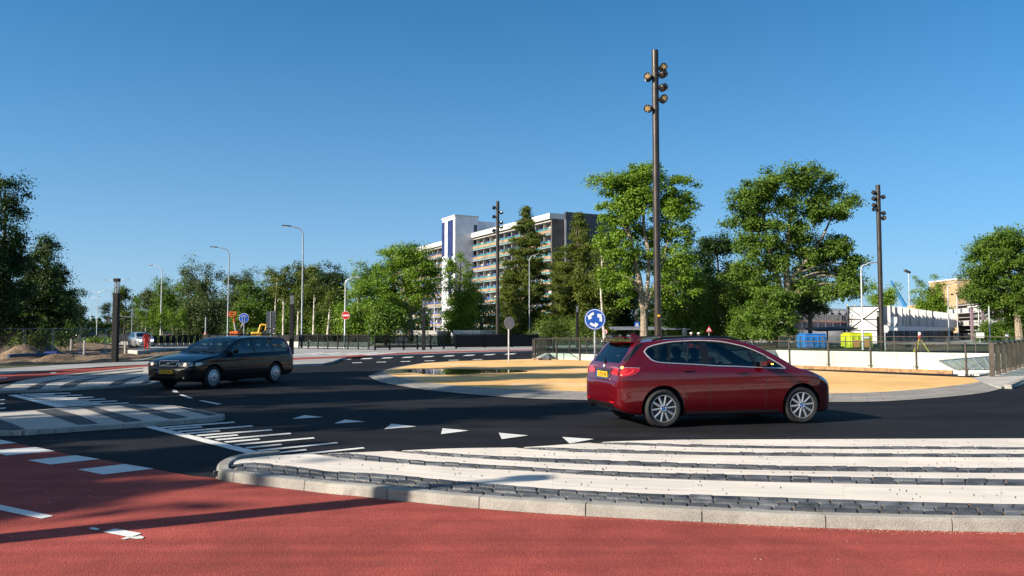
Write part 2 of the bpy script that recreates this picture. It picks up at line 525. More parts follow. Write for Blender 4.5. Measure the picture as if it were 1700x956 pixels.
M['grey_conc'] = mat('grey concrete', (.34, .34, .33), .8, 0, .12, 1.2, .2, 30)
M['rail_brown'] = mat('bronze painted steel', (.085, .068, .056), .42, .5, .12, 4)
M['rail_black'] = mat('black painted steel', (.009, .009, .010), .6, .0, .2, 4, Specular_IOR_Level=.3)
M['glass_rail'] = pane('railing glass', (.86, .925, .905), .985)
M['glass_dark'] = pane('dark railing glass', (.30, .36, .38), .96)
M['mast'] = mat('mast dark bronze paint', (.058, .048, .042), .38, .55, .12, 2)
M['black'] = mat('black plastic', (.012, .012, .013), .5, 0, .2, 8)
M['galv'] = mat('galvanised steel', (.42, .43, .45), .45, .6, .14, 3)
M['lamp_grey'] = mat('grey lamp paint', (.30, .32, .35), .45, .4, .1, 2)
M['lamp_white'] = mat('pale lamp paint', (.55, .56, .57), .45, .2, .1, 2)
M['timber'] = mat('brown timber', (.34, .19, .08), .7, 0, .25, 6, .3, 30)
M['sign_blue'] = mat('sign blue', (.012, .085, .42), .35, 0, .06, 6)
M['sign_white'] = mat('sign white', (.80, .80, .80), .4, 0, .05, 6)
M['sign_red'] = mat('sign red', (.55, .02, .02), .4, 0, .05, 6)
M['sign_back'] = mat('sign back aluminium', (.38, .37, .36), .5, .5, .12, 5)
M['bark'] = mat('bark', (.15, .115, .085), .9, 0, .3, 4, .8, 12)
M['bark_pale'] = mat('pale bark', (.27, .215, .155), .85, 0, .3, 3, .7, 12)
M['bark_birch'] = mat('birch bark', (.55, .50, .43), .8, 0, .4, 2.5, .5, 10, dark=(.10, .08, .06))
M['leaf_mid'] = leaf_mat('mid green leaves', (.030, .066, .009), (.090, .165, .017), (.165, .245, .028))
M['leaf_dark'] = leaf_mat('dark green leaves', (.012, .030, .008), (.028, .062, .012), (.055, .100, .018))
M['leaf_bright'] = leaf_mat('bright green leaves', (.056, .115, .009), (.135, .235, .018), (.23, .33, .030))
M['leaf_willow'] = leaf_mat('grey green willow leaves', (.040, .065, .022), (.080, .118, .040), (.13, .165, .065))
M['leaf_olive'] = leaf_mat('olive green needles', (.036, .056, .010), (.092, .125, .016), (.17, .20, .024))
M['leaf_shrub'] = leaf_mat('shrub leaves', (.05, .08, .012), (.09, .15, .02), (.17, .22, .04))
# ================================================================== GROUND AND ROADS
def xy(p): return (p.x, p.y)
def px_poly(pts, z=0.0): return [xy(G(a, b, z)) for a, b in pts]

PA0 = Vector((1.5, 46.0)); PA1 = Vector((16.9, 29.6))
PE1 = (PA1 - PA0).normalized(); PE2 = Vector((-PE1.y, PE1.x))
PIT = [PA0, PA1, PA1 + PE2 * 32, Vector((22.3, 67.6)), Vector((7.2, 53.4)), Vector((2.7, 58.1))]
PIT = [Vector((p[0], p[1])) for p in PIT]

DIRT_PX = [(-500, 606), (0, 604.5), (120, 601), (236, 596.5), (262, 590), (300, 583), (240, 574), (160, 569), (60, 565), (-500, 565)]
DIRT = px_poly(DIRT_PX)
sheet('ground', [(-2500, -400), (2500, -400), (2500, 4000), (-2500, 4000)], -0.03, M['soil'], [PIT, DIRT])

asph = [(-70, -18), (70, -18), (70, 58), (30, 69), (0, 78), (-14, 74)] + px_poly([(480, 592), (330, 596), (250, 605.5), (120, 609), (0, 614.5)]) + [(-70, 33)]
sheet('road', asph, 0.0, M['asphalt'], [PIT])

# ---- near red cycle path, bounded by the asphalt on the left and by the kerb of the striped apron
KB = [(358, 795), (386, 801), (450, 808.6), (554, 821), (597, 824.5), (763.5, 842), (950, 856), (1150, 866.5), (1365, 877), (1590, 882.5), (1700, 884), (1950, 884), (2250, 880), (3300, 876)]
KB_W = catmull([G(a, b) for a, b in KB], 10)
e0 = G(28, 736); e1 = G(314, 790); ed = (e0 - e1).normalized()
red_poly = [xy(e0 + ed * 45), xy(e0), xy(G(90, 750.5)), xy(G(167, 763)), xy(G(256, 779)), xy(e1), xy(G(356, 794))] + [xy(p) for p in KB_W] + [(18, 5.8), (18, -6), (-60, -6)]
sheet('cycle_path', red_poly, 0.004, M['red'])

def mark(name, quads, z=.008, m='paint'):
    b = MB()
    for q in quads:
        b.add([G(a, c, 0) + Vector((0, 0, z)) for a, c in q], [tuple(range(len(q)))])
    o = b.build(name, M[m], None, fix=True)
    for p in o.data.polygons:
        pass
    return tag(o, kind='structure')
def q2(pts, ox, oy, s): return [(ox + a / s, oy + b / s) for a, b in pts]
Z2 = lambda *p: q2(p, 0, 690, 3.593)
Z4 = lambda *p: q2(p, 200, 640, 3.864)
Z5 = lambda *p: q2(p, 340, 700, 3.27)
Z6 = lambda *p: q2(p, 840, 700, 3.735)
ZL = lambda *p: q2(p, 0, 560, 4.25)
mark('crossing_block_marking', [Z2((165, 270), (450, 240), (597, 263), (300, 296)), Z2((462, 325), (745, 293), (918, 321), (615, 356)),
                        Z2((-80, 212), (215, 191), (328, 215), (40, 242)), Z2((-330, 165), (-25, 142), (100, 166), (-190, 190))], .010)
mark('cycle_path_line', [Z2((-700, 390), (320, 604), (248, 621), (-700, 425))], .010)
blob = [(530, 677), (555, 672), (590, 680), (595, 685), (575, 690), (545, 686)]
splat = [(720, 742), (760, 728), (790, 731), (835, 722), (860, 731), (850, 740), (815, 742), (775, 737), (740, 745)]
mark('cycle_symbol_marking', [Z2((615, 700), (685, 680), (845, 708), (780, 733)), Z2(*blob), Z2(*splat)], .010)

teeth = [Z4((1100, 216), (1180, 192), (1300, 204)), Z4((1372, 246), (1440, 220), (1570, 234)),
         [(638, 713), (650, 704), (691, 708.5)], [(732, 721.4), (734.5, 711.6), (778, 715.3)],
         [(833, 729.7), (828, 719), (877, 723.5)], [(945.8, 737), (933, 726), (986, 729.5)]]
mark('give_way_triangle_marking', teeth)
stripes = [Z4((205, 260), (130, 262), (900, 462), (1010, 457))]
for a, b in [((255, 272), (730, 237)), ((310, 282), (520, 267)), ((370, 297), (845, 261)), ((425, 310), (635, 293)), ((490, 323), (968, 285)), ((545, 337), (750, 319)),
             ((610, 350), (1090, 309)), ((670, 365), (890, 346)), ((735, 382), (1240, 338)), ((805, 402), (1030, 380)), ((880, 420), (1390, 369)), ((955, 440), (1190, 414)), ((1035, 455), (1560, 402))]:
    stripes.append(Z4((a[0] - 8, a[1] - 3), (b[0] - 4, b[1] - 3.5), (b[0] + 8, b[1] + 4), (a[0] + 10, a[1] + 5)))
mark('ramp_stripe_marking', stripes)
stripes = [ZL((52, 409), (120, 405), (492, 488), (402, 497))]
for i in range(11):
    t = i / 10
    a = (150 + 330 * t, 404 + 82 * t)
    b = (a[0] + (345 if i % 2 == 0 else 190) + 80 * t, a[1] - (10 + 12 * t) * (1 if i % 2 == 0 else .6))
    stripes.append(ZL((a[0] - 8, a[1] - 2.5), (b[0] - 3, b[1] - 2.5), (b[0] + 7, b[1] + 3), (a[0] + 8, a[1] + 3.5)))
mark('ramp_stripe_marking', stripes)
mark('lane_dash_marking', [ZL((1212, 370), (1240, 370), (1260, 390), (1222, 389)), ZL((1262, 406), (1285, 404), (1364, 430), (1338, 433)), ZL((1402, 448), (1428, 446), (1565, 472), (1535, 476)),
                   ZL((0, 440), (35, 438), (35, 443), (0, 446)), ZL((0, 468), (32, 466), (32, 472), (0, 475)), ZL((0, 500), (45, 496), (40, 504), (0, 508))])

# ---- pixel-curve ribbons
def curve(pts):
    f = pchip([p[0] for p in pts], [p[1] for p in pts])
    return f
def ribbon(name, lo, up, x0, x1, zl, zu, m, n=150, rows=4, vscale=1.0):
    """strip between two curves y(x) given in the photograph, laid on the ground plane"""
    me = bpy.data.meshes.new(name); vs = []; uv = []
    L = 0; prev = None
    for i in range(n + 1):
        x = x0 + (x1 - x0) * i / n
        a = G(x, lo(x), zl); b = G(x, up(x), zu)
        if prev is not None: L += (a - prev).length
        prev = a
        for k in range(rows + 1):
            p = a.lerp(b, k / rows)
            vs.append(p); uv.append((L, (p - a).length * vscale))
    fs = []
    for i in range(n):
        for k in range(rows):
            a = i * (rows + 1) + k
            fs.append((a, a + rows + 1, a + rows + 2, a + 1))
    me.from_pydata([tuple(v) for v in vs], [], fs)
    ul = me.uv_layers.new(name='uv')
    for l in me.loops: ul.data[l.index].uv = uv[l.vertex_index]
    me.materials.append(m)
    o = bpy.data.objects.new(name, me); COL.objects.link(o)
    return tag(o, kind='structure')

EDGE = curve([(358, 789), (363, 778), (380, 767), (416, 760), (459, 756), (530, 753), (600, 750.5), (661, 748), (760, 744), (860, 742.5), (904, 740), (960, 736), (1038, 732), (1134, 729.8), (1268, 729.2), (1450, 728.5), (1700, 727.6), (2100, 728)])
B0 = curve([(358, 788.5), (372, 782), (386, 784), (450, 790), (520, 798), (597, 805.5), (680, 814), (763, 821), (960, 831), (1150, 841.5), (1260, 846), (1450, 852), (1590, 855.5), (1700, 857), (2100, 857)])
B1 = curve([(358, 786), (386, 772), (416, 768), (478, 774), (554, 783), (640, 787), (722, 795), (799, 802), (860, 807), (960, 814), (1100, 820), (1260, 824.5), (1450, 831), (1700, 836.7), (2100, 838)])
B2l = curve([(530, 755), (585, 763), (646, 768), (737.5, 775), (860, 781), (960, 787.5), (1100, 794.5), (1260, 799.5), (1450, 803.5), (1700, 806.5), (2100, 808)])
B2u = curve([(530, 754), (554, 752.6), (615, 756.5), (676, 763), (768, 769), (860, 774), (960, 780), (1100, 785), (1260, 788.5), (1450, 792.5), (1700, 795.5), (2100, 797)])
B3l = curve([(655, 749.5), (707, 755), (783, 760.5), (860, 765), (960, 770), (1100, 775), (1260, 780), (1450, 783), (1700, 785.3), (2100, 786)])
B3u = curve([(655, 748.5), (707, 750), (768, 754), (860, 758.5), (960, 762.6), (1100, 767.5), (1260, 772.5), (1450, 775), (1700, 776.8), (2100, 777.5)])
B4l = curve([(855, 744), (900, 747), (960, 750.5), (1100, 753.8), (1260, 756.7), (1450, 758.2), (1700, 759.2), (2100, 759.5)])
B4u = curve([(855, 743), (900, 743), (960, 745), (1100, 748.8), (1260, 751.5), (1450, 752.8), (1700, 753.4), (2100, 753.6)])
B5l = curve([(985, 736.5), (1040, 738.5), (1134, 741.8), (1260, 744.3), (1450, 745.6), (1700, 746.2), (2100, 746.4)])
B5u = curve([(985, 735.4), (1040, 735), (1134, 737.8), (1260, 740.1), (1450, 741.4), (1700, 742.2), (2100, 742.4)])
ZT = .085
XR = 3200
def mx(a, b, x0, y0=None):
    return lambda x: (b(x) if x > x0 else a(x))
wb = M['white_brick']
base_pts = [(x, EDGE(x)) for x in np.linspace(358, XR, 80)]
# raised body of the apron under the paving
body = [xy(G(x, EDGE(x), ZT)) for x in np.linspace(XR, 386, 160)] + [xy(G(x, B0(x), ZT)) for x in np.linspace(386, XR, 160)]
b = MB(); b.prism(body, 0.0, ZT - .012); tag(b.build('apron_base', M['joint_sand']), kind='structure')
ribbon('apron_paving', B1, lambda x: min(EDGE(x) + .0, B1(x)) if x < 530 else B2l(x), 388, XR, ZT, ZT, wb)
ribbon('apron_paving', B2u, mx(EDGE, B3l, 655), 545, XR, ZT, ZT, wb)
ribbon('apron_paving', B3u, mx(EDGE, B4l, 855), 668, XR, ZT, ZT, wb)
ribbon('apron_paving', B4u, mx(EDGE, B5l, 985), 870, XR, ZT, ZT, wb)
ribbon('apron_paving', B5u, EDGE, 1000, XR, ZT, ZT, wb)

def setts(lo, up, x0, x1, rows, z=ZT, length=.2, seed=1, name='apron_setts'):
    r = random.Random(seed); b = MB()
    n = 700
    A = [G(x0 + (x1 - x0) * i / n, lo(x0 + (x1 - x0) * i / n), z) for i in range(n + 1)]
    B = [G(x0 + (x1 - x0) * i / n, up(x0 + (x1 - x0) * i / n), z) for i in range(n + 1)]
    s = [0]
    for i in range(n): s.append(s[-1] + (A[i + 1] - A[i]).length)
    def at(d, t):
        i = min(max(int(np.searchsorted(s, d)) - 1, 0), n - 1)
        f = (d - s[i]) / max(s[i + 1] - s[i], 1e-6)
        return A[i].lerp(A[i + 1], f).lerp(B[i].lerp(B[i + 1], f), t)
    for k in range(rows):
        d = r.random() * -.15
        while d < s[-1]:
            l = length * (.75 + .5 * r.random())
            t0 = k / rows; t1 = (k + 1) / rows
            wdt = (at(d, t0) - at(d, t1)).length
            if wdt > .035:
                g = .005; gt = min(.005 / max(wdt, .02), .12)
                q = [at(d + g, t0 + gt), at(d + l - g, t0 + gt), at(d + l - g, t1 - gt), at(d + g, t1 - gt)]
                top = z + .006 + r.uniform(-.004, .005)
                c = sum(q, Vector()) / 4
                low = [Vector((p.x + r.uniform(-.008, .008), p.y + r.uniform(-.008, .008), z - .05)) for p in q]
                mid = [Vector((p.x, p.y, top - .012)) for p in low]
                tp = [Vector((c.x + (p.x - c.x) * .90, c.y + (p.y - c.y) * .90, top + r.uniform(-.003, .003))) for p in low]
                b.add(low + mid + tp, [(0, 1, 5, 4), (1, 2, 6, 5), (2, 3, 7, 6), (3, 0, 4, 7), (4, 5, 9, 8), (5, 6, 10, 9), (6, 7, 11, 10), (7, 4, 8, 11), (8, 9, 10, 11)])
            d += l
    return tag(b.build(name, M['sett'], None, fix=False), kind='structure')
setts(B0, B1, 372, XR, 3, seed=2, length=.19)
setts(B2l, B2u, 532, XR, 2, seed=3)
setts(B3l, B3u, 656, XR, 2, seed=4)
setts(B4l, B4u, 856, XR, 2, seed=5)
setts(B5l, B5u, 986, XR, 2, seed=6)

# ---- kerb stones along the near edge of the apron
def kerb_run(pts, name, h=.105, w=.14, seg=1.0, bev=.028, m='kerb', inward=1):
    """separate stones following a ground polyline; the stone lies on the side given by inward"""
    P = [Vector((p[0], p[1])) for p in pts]
    s = [0]
    for i in range(len(P) - 1): s.append(s[-1] + (P[i + 1] - P[i]).length)
    def at(d):
        d = min(max(d, 0), s[-1]); i = min(max(int(np.searchsorted(s, d)) - 1, 0), len(P) - 2)
        return P[i].lerp(P[i + 1], (d - s[i]) / max(s[i + 1] - s[i], 1e-6))
    def nrm(d):
        t = (at(d + .12) - at(d - .12)).normalized(); return Vector((-t.y, t.x)) * inward
    b = MB(); prof = [(0, -.02), (.006, h - bev), (bev * .35, h - bev * .3), (bev, h), (w - .01, h), (w, h - .01), (w, -.02)]
    d = 0
    while d < s[-1] - .05:
        e = min(d + seg, s[-1]); n = max(2, int((e - d) / .12))
        vs = []
        for i in range(n + 1):
            q = d + .005 + (e - d - .010) * i / n
            c = at(q); nn = nrm(q)
            vs += [Vector((c.x + nn.x * o, c.y + nn.y * o, z)) for o, z in prof]
        k = len(prof); fs = []
        for i in range(n):
            for j in range(k - 1):
                fs.append((i * k + j, i * k + j + 1, (i + 1) * k + j + 1, (i + 1) * k + j))
        fs += [tuple(range(k)), tuple(range(n * k, n * k + k))]
        b.add(vs, fs); d = e
    return tag(b.build(name, M[m], None, fix=True), kind='structure')
tipb = [G(a, c) for a, c in [(459, 760), (416, 764.5), (384, 770.5), (366, 779), (357.5, 788)]]
kerb_pts = catmull(tipb, 6)[:-1] + KB_W
kerb_run(kerb_pts, 'kerb', inward=1)

# ---- raised splitter island in the left lane, with its stripes
top = q2([(-700, 545), (0, 523), (240, 513), (400, 500), (600, 487), (930, 473), (1100, 474), (1230, 480), (1560, 540), (1585, 552), (1560, 560), (1470, 568), (1060, 597), (870, 606), (700, 619), (200, 659), (0, 664), (-700, 700)], 0, 560, 4.25)
isl = px_poly(top, .07)
b = MB(); b.prism(isl, 0, .07); tag(b.build('splitter_island', M['pale_tile']), kind='structure')
def patch_px(name, pts, z, m, ox=0, oy=560, s=4.25):
    b = MB(); b.add([G(a, c, z) for a, c in q2(pts, ox, oy, s)], [tuple(range(len(pts)))])
    o = b.build(name, m, None, fix=True)
    if o.data.polygons[0].normal.z < 0: o.data.flip_normals()
    return tag(o, kind='structure')
M['sett_flat'] = brick_mat('dark sett paving', (.065, .07, .078), (.045, .05, .055), (.02, .02, .02), .2, .12, .012, 'Object', bump=.8)
for q in [[(-400, 566), (0, 578), (90, 608), (180, 648), (0, 653), (-400, 668)], [(245, 515), (395, 504), (560, 550), (695, 608), (550, 616), (400, 562)],
          [(570, 492), (655, 487), (1005, 586), (878, 598)], [(840, 479), (955, 475), (1330, 563), (1200, 577), (1010, 522)], [(1232, 486), (1545, 542), (1475, 552), (1290, 503)]]:
    patch_px('island_setts', q, .075, M['sett_flat'])
kerb_run([G(a, c) for a, c in q2([(-700, 734), (0, 697), (200, 690), (700, 655), (1060, 631), (1470, 601), (1570, 588), (1590, 578), (1588, 566)], 0, 560, 4.25)], 'kerb', h=.078, w=.12, inward=1, seg=1.0)

# ---- far striped apron beyond the left lane
ap = px_poly(q2([(-600, 352), (0, 333), (200, 295), (450, 262), (700, 236), (1010, 206), (1120, 196), (1160, 300), (1060, 322), (640, 348), (280, 366), (0, 374), (-600, 388)], 0, 560, 4.25), .05)
b = MB(); b.prism(ap, 0, .05); tag(b.build('apron_base', M['pale_tile']), kind='structure')
for q in [[(185, 371), (205, 350), (300, 314), (420, 292), (560, 280), (430, 298), (330, 325), (285, 362)], [(413, 357), (450, 330), (545, 301), (760, 272), (640, 300), (560, 325), (522, 350)],
          [(760, 340), (810, 308), (930, 281), (1015, 268), (920, 300), (855, 333)], [(985, 326), (1020, 305), (1060, 296), (1060, 321)], [(-200, 342), (0, 333), (120, 310), (60, 340), (0, 360), (-200, 372)],
          [(470, 266), (700, 243), (1010, 214), (1010, 219), (720, 249), (520, 271)], [(560, 280), (800, 255), (1010, 233), (1010, 241), (820, 262)]]:
    patch_px('apron_setts', q, .056, M['sett_flat'])
kerb_run([G(a, c) for a, c in q2([(-600, 416), (0, 396), (280, 386), (640, 368), (1060, 340), (1160, 316)], 0, 560, 4.25)], 'kerb', h=.058, w=.12, inward=1)
patch_px('cycle_path', [(-600, 350), (0, 318), (130, 300), (330, 275), (620, 243), (900, 214), (1100, 200), (1100, 190), (700, 216), (450, 226), (200, 245), (0, 262), (-600, 290)], .06, M['red'])
patch_px('cycle_path_line', [(-100, 292), (0, 285), (45, 281), (50, 286), (0, 291), (-100, 298)], .066, M['paint'])
patch_px('cycle_symbol_marking', [(348, 249), (390, 245), (402, 250), (358, 254)], .066, M['paint'])
patch_px('pavement', [(-600, 285), (0, 260), (200, 243), (450, 224), (700, 208), (1100, 188), (1100, 166), (700, 180), (440, 193), (200, 208), (0, 220), (-600, 240)], .07, M['pavement'])
# ---- far pavement, cycle path and crossing marks before the railings
p2 = [G(a, c) for a, c in [(465, 609.5), (536, 607), (552, 603.5), (566, 598), (580, 594.5), (720, 589.5), (893, 584), (893, 577.5), (640, 579), (465, 580)]]
b = MB(); b.prism([xy(p) for p in p2], 0, .11); tag(b.build('pavement', M['pavement']), kind='structure')
b = MB(); b.add([G(a, c, .114) for a, c in [(465, 598), (560, 594), (620, 590), (720, 586), (893, 581.2), (893, 579.8), (720, 583.6), (620, 587.5), (560, 591.5), (465, 594.5)]], [tuple(range(10))])
o = b.build('cycle_path', M['red'], None); tag(o, kind='structure')
if o.data.polygons[0].normal.z < 0: o.data.flip_normals()
dq = []
for i in range(9):
    x = 560 + i * 34; y = 598.5 - .032 * (x - 560)
    dq.append([(x + 10, y - 2.6), (x + 26, y - 3.1), (x + 20, y - 1.5), (x + 4, y - 1.0)])
for i in range(6):
    x = 600 + i * 40; y = 601.5 - .026 * (x - 600)
    dq.append([(x - 14, y + .5), (x + 2, y + .2), (x, y + 1.0), (x - 16, y + 1.3)])
mark('crossing_block_marking', dq, .010)
for i in range(5):
    b = MB(); x = 480 + i * 30
    b.add([G(a, c, .115) for a, c in [(x, 589), (x + 12, 589.4), (x + 60, 585.5), (x + 52, 585.2)]], [(0, 1, 2, 3)])
    tag(b.build('crossing_block_marking', M['paint'], None, fix=True), kind='structure')
# ---- far road running away on the left, light kerbs beside it
def gsheet(name, pts, z, m):
    return sheet(name, px_poly(pts), z, m)
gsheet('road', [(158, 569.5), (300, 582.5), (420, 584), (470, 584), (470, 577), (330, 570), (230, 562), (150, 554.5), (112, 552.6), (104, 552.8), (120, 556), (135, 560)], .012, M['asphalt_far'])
gsheet('pavement', [(146, 565), (160, 568.6), (250, 577), (300, 582), (300, 578.6), (250, 573.5), (190, 568.6), (150, 562)], .03, M['concrete'])
b = MB(); b.prism(px_poly([(212, 583.5), (228, 584.5), (290, 580.5), (345, 581.5), (345, 577.5), (285, 577), (228, 579.6)]), -.4, .12); tag(b.build('pavement', M['concrete']), kind='structure')
gsheet('pavement', [(480, 577.5), (900, 577.5), (1300, 571), (2100, 571), (2300, 556), (480, 556)], -.012, M['pavement'])

# ---- dirt building site, a lowered uneven terrain with heaps
def dirt_height(x, y, edge):
    h = -.42 * min(1, edge / 5)
    h += .10 * sin(x * 1.7 + y * .6) * sin(y * 1.1 - x * .4) * min(1, edge / 2)
    h += .06 * sin(x * 4.1 + 1.3 * sin(y * 2.3)) * sin(y * 3.7) * min(1, edge / 2)
    for (hx, hy, hr, hh) in HEAPS:
        d = hypot((x - hx) , (y - hy)) / hr
        if d < 1.25:
            ang = atan2(y - hy, x - hx)
            k = max(0, 1 - d * (1 + .10 * sin(ang * 5 + hx)))
            h += hh * k ** .85 * (1 + .10 * sin(ang * 9 + d * 7))
    return h
def heap(px, py, w_px, top):
    p = G(px, py, -.3); s = F_PX / p.y
    return (p.x, p.y, w_px / 2 / s, (py - top) / s)
HEAPS = [heap(38, 592, 76, 566), heap(72, 586, 60, 561), heap(-2, 580, 40, 556), heap(118, 579, 50, 568), heap(165, 582, 46, 573), heap(125, 596, 60, 586), heap(90, 597, 70, 585), heap(160, 596, 70, 586), heap(205, 594, 50, 586)]
def in_poly(x, y, P):
    c = False; n = len(P)
    for i in range(n):
        x1, y1 = P[i]; x2, y2 = P[(i + 1) % n]
        if (y1 > y) != (y2 > y) and x < (x2 - x1) * (y - y1) / (y2 - y1) + x1: c = not c
    return c
def edge_dist(x, y, P):
    m = 1e9; n = len(P)
    for i in range(n):
        ax, ay = P[i]; bx, by = P[(i + 1) % n]
        L2 = (bx - ax) ** 2 + (by - ay) ** 2
        t = max(0, min(1, ((x - ax) * (bx - ax) + (y - ay) * (by - ay)) / L2))
        m = min(m, hypot(x - ax - t * (bx - ax), y - ay - t * (by - ay)))
    return m
from mathutils import geometry as MG
pts = []; DL = len(DIRT)
ring = []
for i in range(DL):
    a = Vector(DIRT[i]); c = Vector(DIRT[(i + 1) % DL]); k = max(1, int((c - a).length / 1.5))
    ring += [a.lerp(c, j / k) for j in range(k)]
pts += ring
r = random.Random(3)
y = 33.0
while y < 150:
    st = .38 if y < 75 else 1.4
    x = -75.0
    while x < -10:
        qx = x + r.uniform(-.12, .12); qy = y + r.uniform(-.12, .12)
        if x > -.72 * y and in_poly(qx, qy, DIRT) and edge_dist(qx, qy, DIRT) > .25: pts.append(Vector((qx, qy)))
        x += st
    y += st
edges = [(i, (i + 1) % len(ring)) for i in range(len(ring))]
ov, oe, of, *_ = MG.delaunay_2d_cdt(pts, edges, [], 1, 1e-5)
vs = []
for p in ov:
    e = edge_dist(p.x, p.y, DIRT)
    vs.append((p.x, p.y, (-.01 if e < .01 else dirt_height(p.x, p.y, e))))
me = bpy.data.meshes.new('dirt_ground'); me.from_pydata(vs, [], [tuple(f) for f in of]); me.materials.append(M['dirt'])
for p in me.polygons:
    if p.normal.z < 0: p.flip()
me.polygons.foreach_set('use_smooth', [True] * len(me.polygons))
o = bpy.data.objects.new('dirt_ground', me); COL.objects.link(o); tag(o, kind='structure')
def dirt_z(x, y): return dirt_height(x, y, edge_dist(x, y, DIRT))

# ---- roundabout island: grey apron ring, yellow surface, puddle
Y8 = lambda pts: [(580 + a / 3.953, 540 + c / 3.953) for a, c in pts]
outer = Y8([(125, 335), (200, 372), (400, 410), (560, 432), (900, 463), (1200, 483), (1580, 493)]) + [(1100, 668), (1200, 668.6), (1372, 668), (1458, 667), (1547, 661.5), (1624, 654), (1660, 646.5)]
inner = Y8([(215, 318), (330, 355), (480, 385), (700, 408), (1000, 430), (1580, 452)]) + [(1100, 657.5), (1200, 658), (1372, 657), (1458, 655), (1541, 648.5), (1600, 641.5), (1628, 637)]
upper = [(1614, 629.6), (1400, 620), (1150, 607.5), (990, 600.5), (893, 597.2), (816, 599.8), (760, 601), (705, 604.6), (668, 611), (637, 618.5)]
uo = [(890, 596), (815, 598.6), (758, 599.6), (700, 603), (660, 609.5), (630, 617), (611, 624.6)]
oc = catmull([G(a, c) for a, c in outer], 8); ic = catmull([G(a, c) for a, c in inner], 8)
uc = [G(a, c) for a, c in upper]
yel = [xy(p) for p in ic] + [xy(p) for p in uc]
b = MB(); b.prism(yel, .0, .06); tag(b.build('island_surface', M['yellow']), kind='structure')
def resample(P, n):
    s = [0]
    for i in range(len(P) - 1): s.append(s[-1] + (P[i + 1] - P[i]).length)
    out = []
    for k in range(n):
        d = s[-1] * k / (n - 1); i = min(max(int(np.searchsorted(s, d)) - 1, 0), len(P) - 2)
        out.append(P[i].lerp(P[i + 1], (d - s[i]) / max(s[i + 1] - s[i], 1e-6)))
    return out
def ring_ribbon(name, A, Bc, za, zb, m, n=120):
    A = resample(A, n); Bc = resample(Bc, n); vs = []; uv = []; L = 0
    for i in range(n):
        if i: L += (A[i] - A[i - 1]).length
        for k in range(3):
            p = A[i].lerp(Bc[i], k / 2); vs.append((p.x, p.y, za + (zb - za) * k / 2)); uv.append((L, (p - A[i]).length))
    fs = [(i * 3 + k, i * 3 + 3 + k, i * 3 + 4 + k, i * 3 + 1 + k) for i in range(n - 1) for k in range(2)]
    me = bpy.data.meshes.new(name); me.from_pydata(vs, [], fs)
    ul = me.uv_layers.new(name='uv')
    for l in me.loops: ul.data[l.index].uv = uv[l.vertex_index]
    me.materials.append(m); o = bpy.data.objects.new(name, me); COL.objects.link(o)
    if me.polygons[0].normal.z < 0: me.flip_normals()
    return tag(o, kind='structure')
ring_ribbon('island_apron', oc, ic, .012, .066, M['ring'])
ring_ribbon('island_apron', [G(a, c) for a, c in uo], [uc[i] for i in range(4, 10)], .012, .066, M['ring'], 60)
M['water'] = plain('puddle water', (.03, .028, .02), .03, 0, Specular_IOR_Level=.6)
pud = catmull([G(a, c, .064) for a, c in [(668, 615.6), (690, 613.2), (730, 612.6), (790, 613), (840, 613.6), (876, 616.2), (850, 618.4), (800, 619.6), (760, 621.6), (715, 621.8), (690, 619)]], 6, True)
b = MB(); b.add([(p.x, p.y, .0655) for p in pud], [tuple(range(len(pud)))]); o = b.build('puddle', M['water'], None)
if o.data.polygons[0].normal.z < 0: o.data.flip_normals()
tag(o, kind='structure')

# ---- pale concrete pavement on the right of the island, where the railing turns
pr = px_poly([(1628, 637), (1614, 629.6), (1640, 626), (1662, 617), (1690, 607), (1760, 594), (2100, 594), (2100, 612), (1760, 626), (1712, 633), (1690, 642), (1662, 645.5)])
b = MB(); b.prism(pr, 0, .055); tag(b.build('pavement', M['concrete']), kind='structure')
kerb_run([G(a, c) for a, c in [(1680, 645.6), (1698, 637), (1722, 630), (1780, 621), (1900, 612)]], 'kerb', h=.12, w=.18, inward=1)

# ---- underpass pit: floor and concrete walls
FLOOR = -4.2
b = MB(); b.add([(p.x, p.y, FLOOR) for p in PIT], [tuple(range(len(PIT)))]); o = b.build('underpass_floor', M['grey_conc'])
if o.data.polygons[0].normal.z < 0: o.data.flip_normals()
tag(o, kind='structure')
for i in range(len(PIT)):
    a = PIT[i]; c = PIT[(i + 1) % len(PIT)]
    d = (c - a); L = d.length; d = d / L; nrm = Vector((d.y, -d.x))
    lab = ['near pit wall under the island railing', None, None, None, None, None]
    w = MB(); k = max(1, round(L / 5.2)); 
    for j in range(k):
        s0 = L * j / k + .012; s1 = L * (j + 1) / k - .012
        p = a + d * s0; q = a + d * s1
        w.extrude([(p.x, p.y, FLOOR), (q.x, q.y, FLOOR), (q.x, q.y, .05), (p.x, p.y, .05)], (nrm.x * .35, nrm.y * .35, 0))
    o = w.build('underpass_wall', M['white_wall'], None, fix=True)
    tag(o, kind='structure')

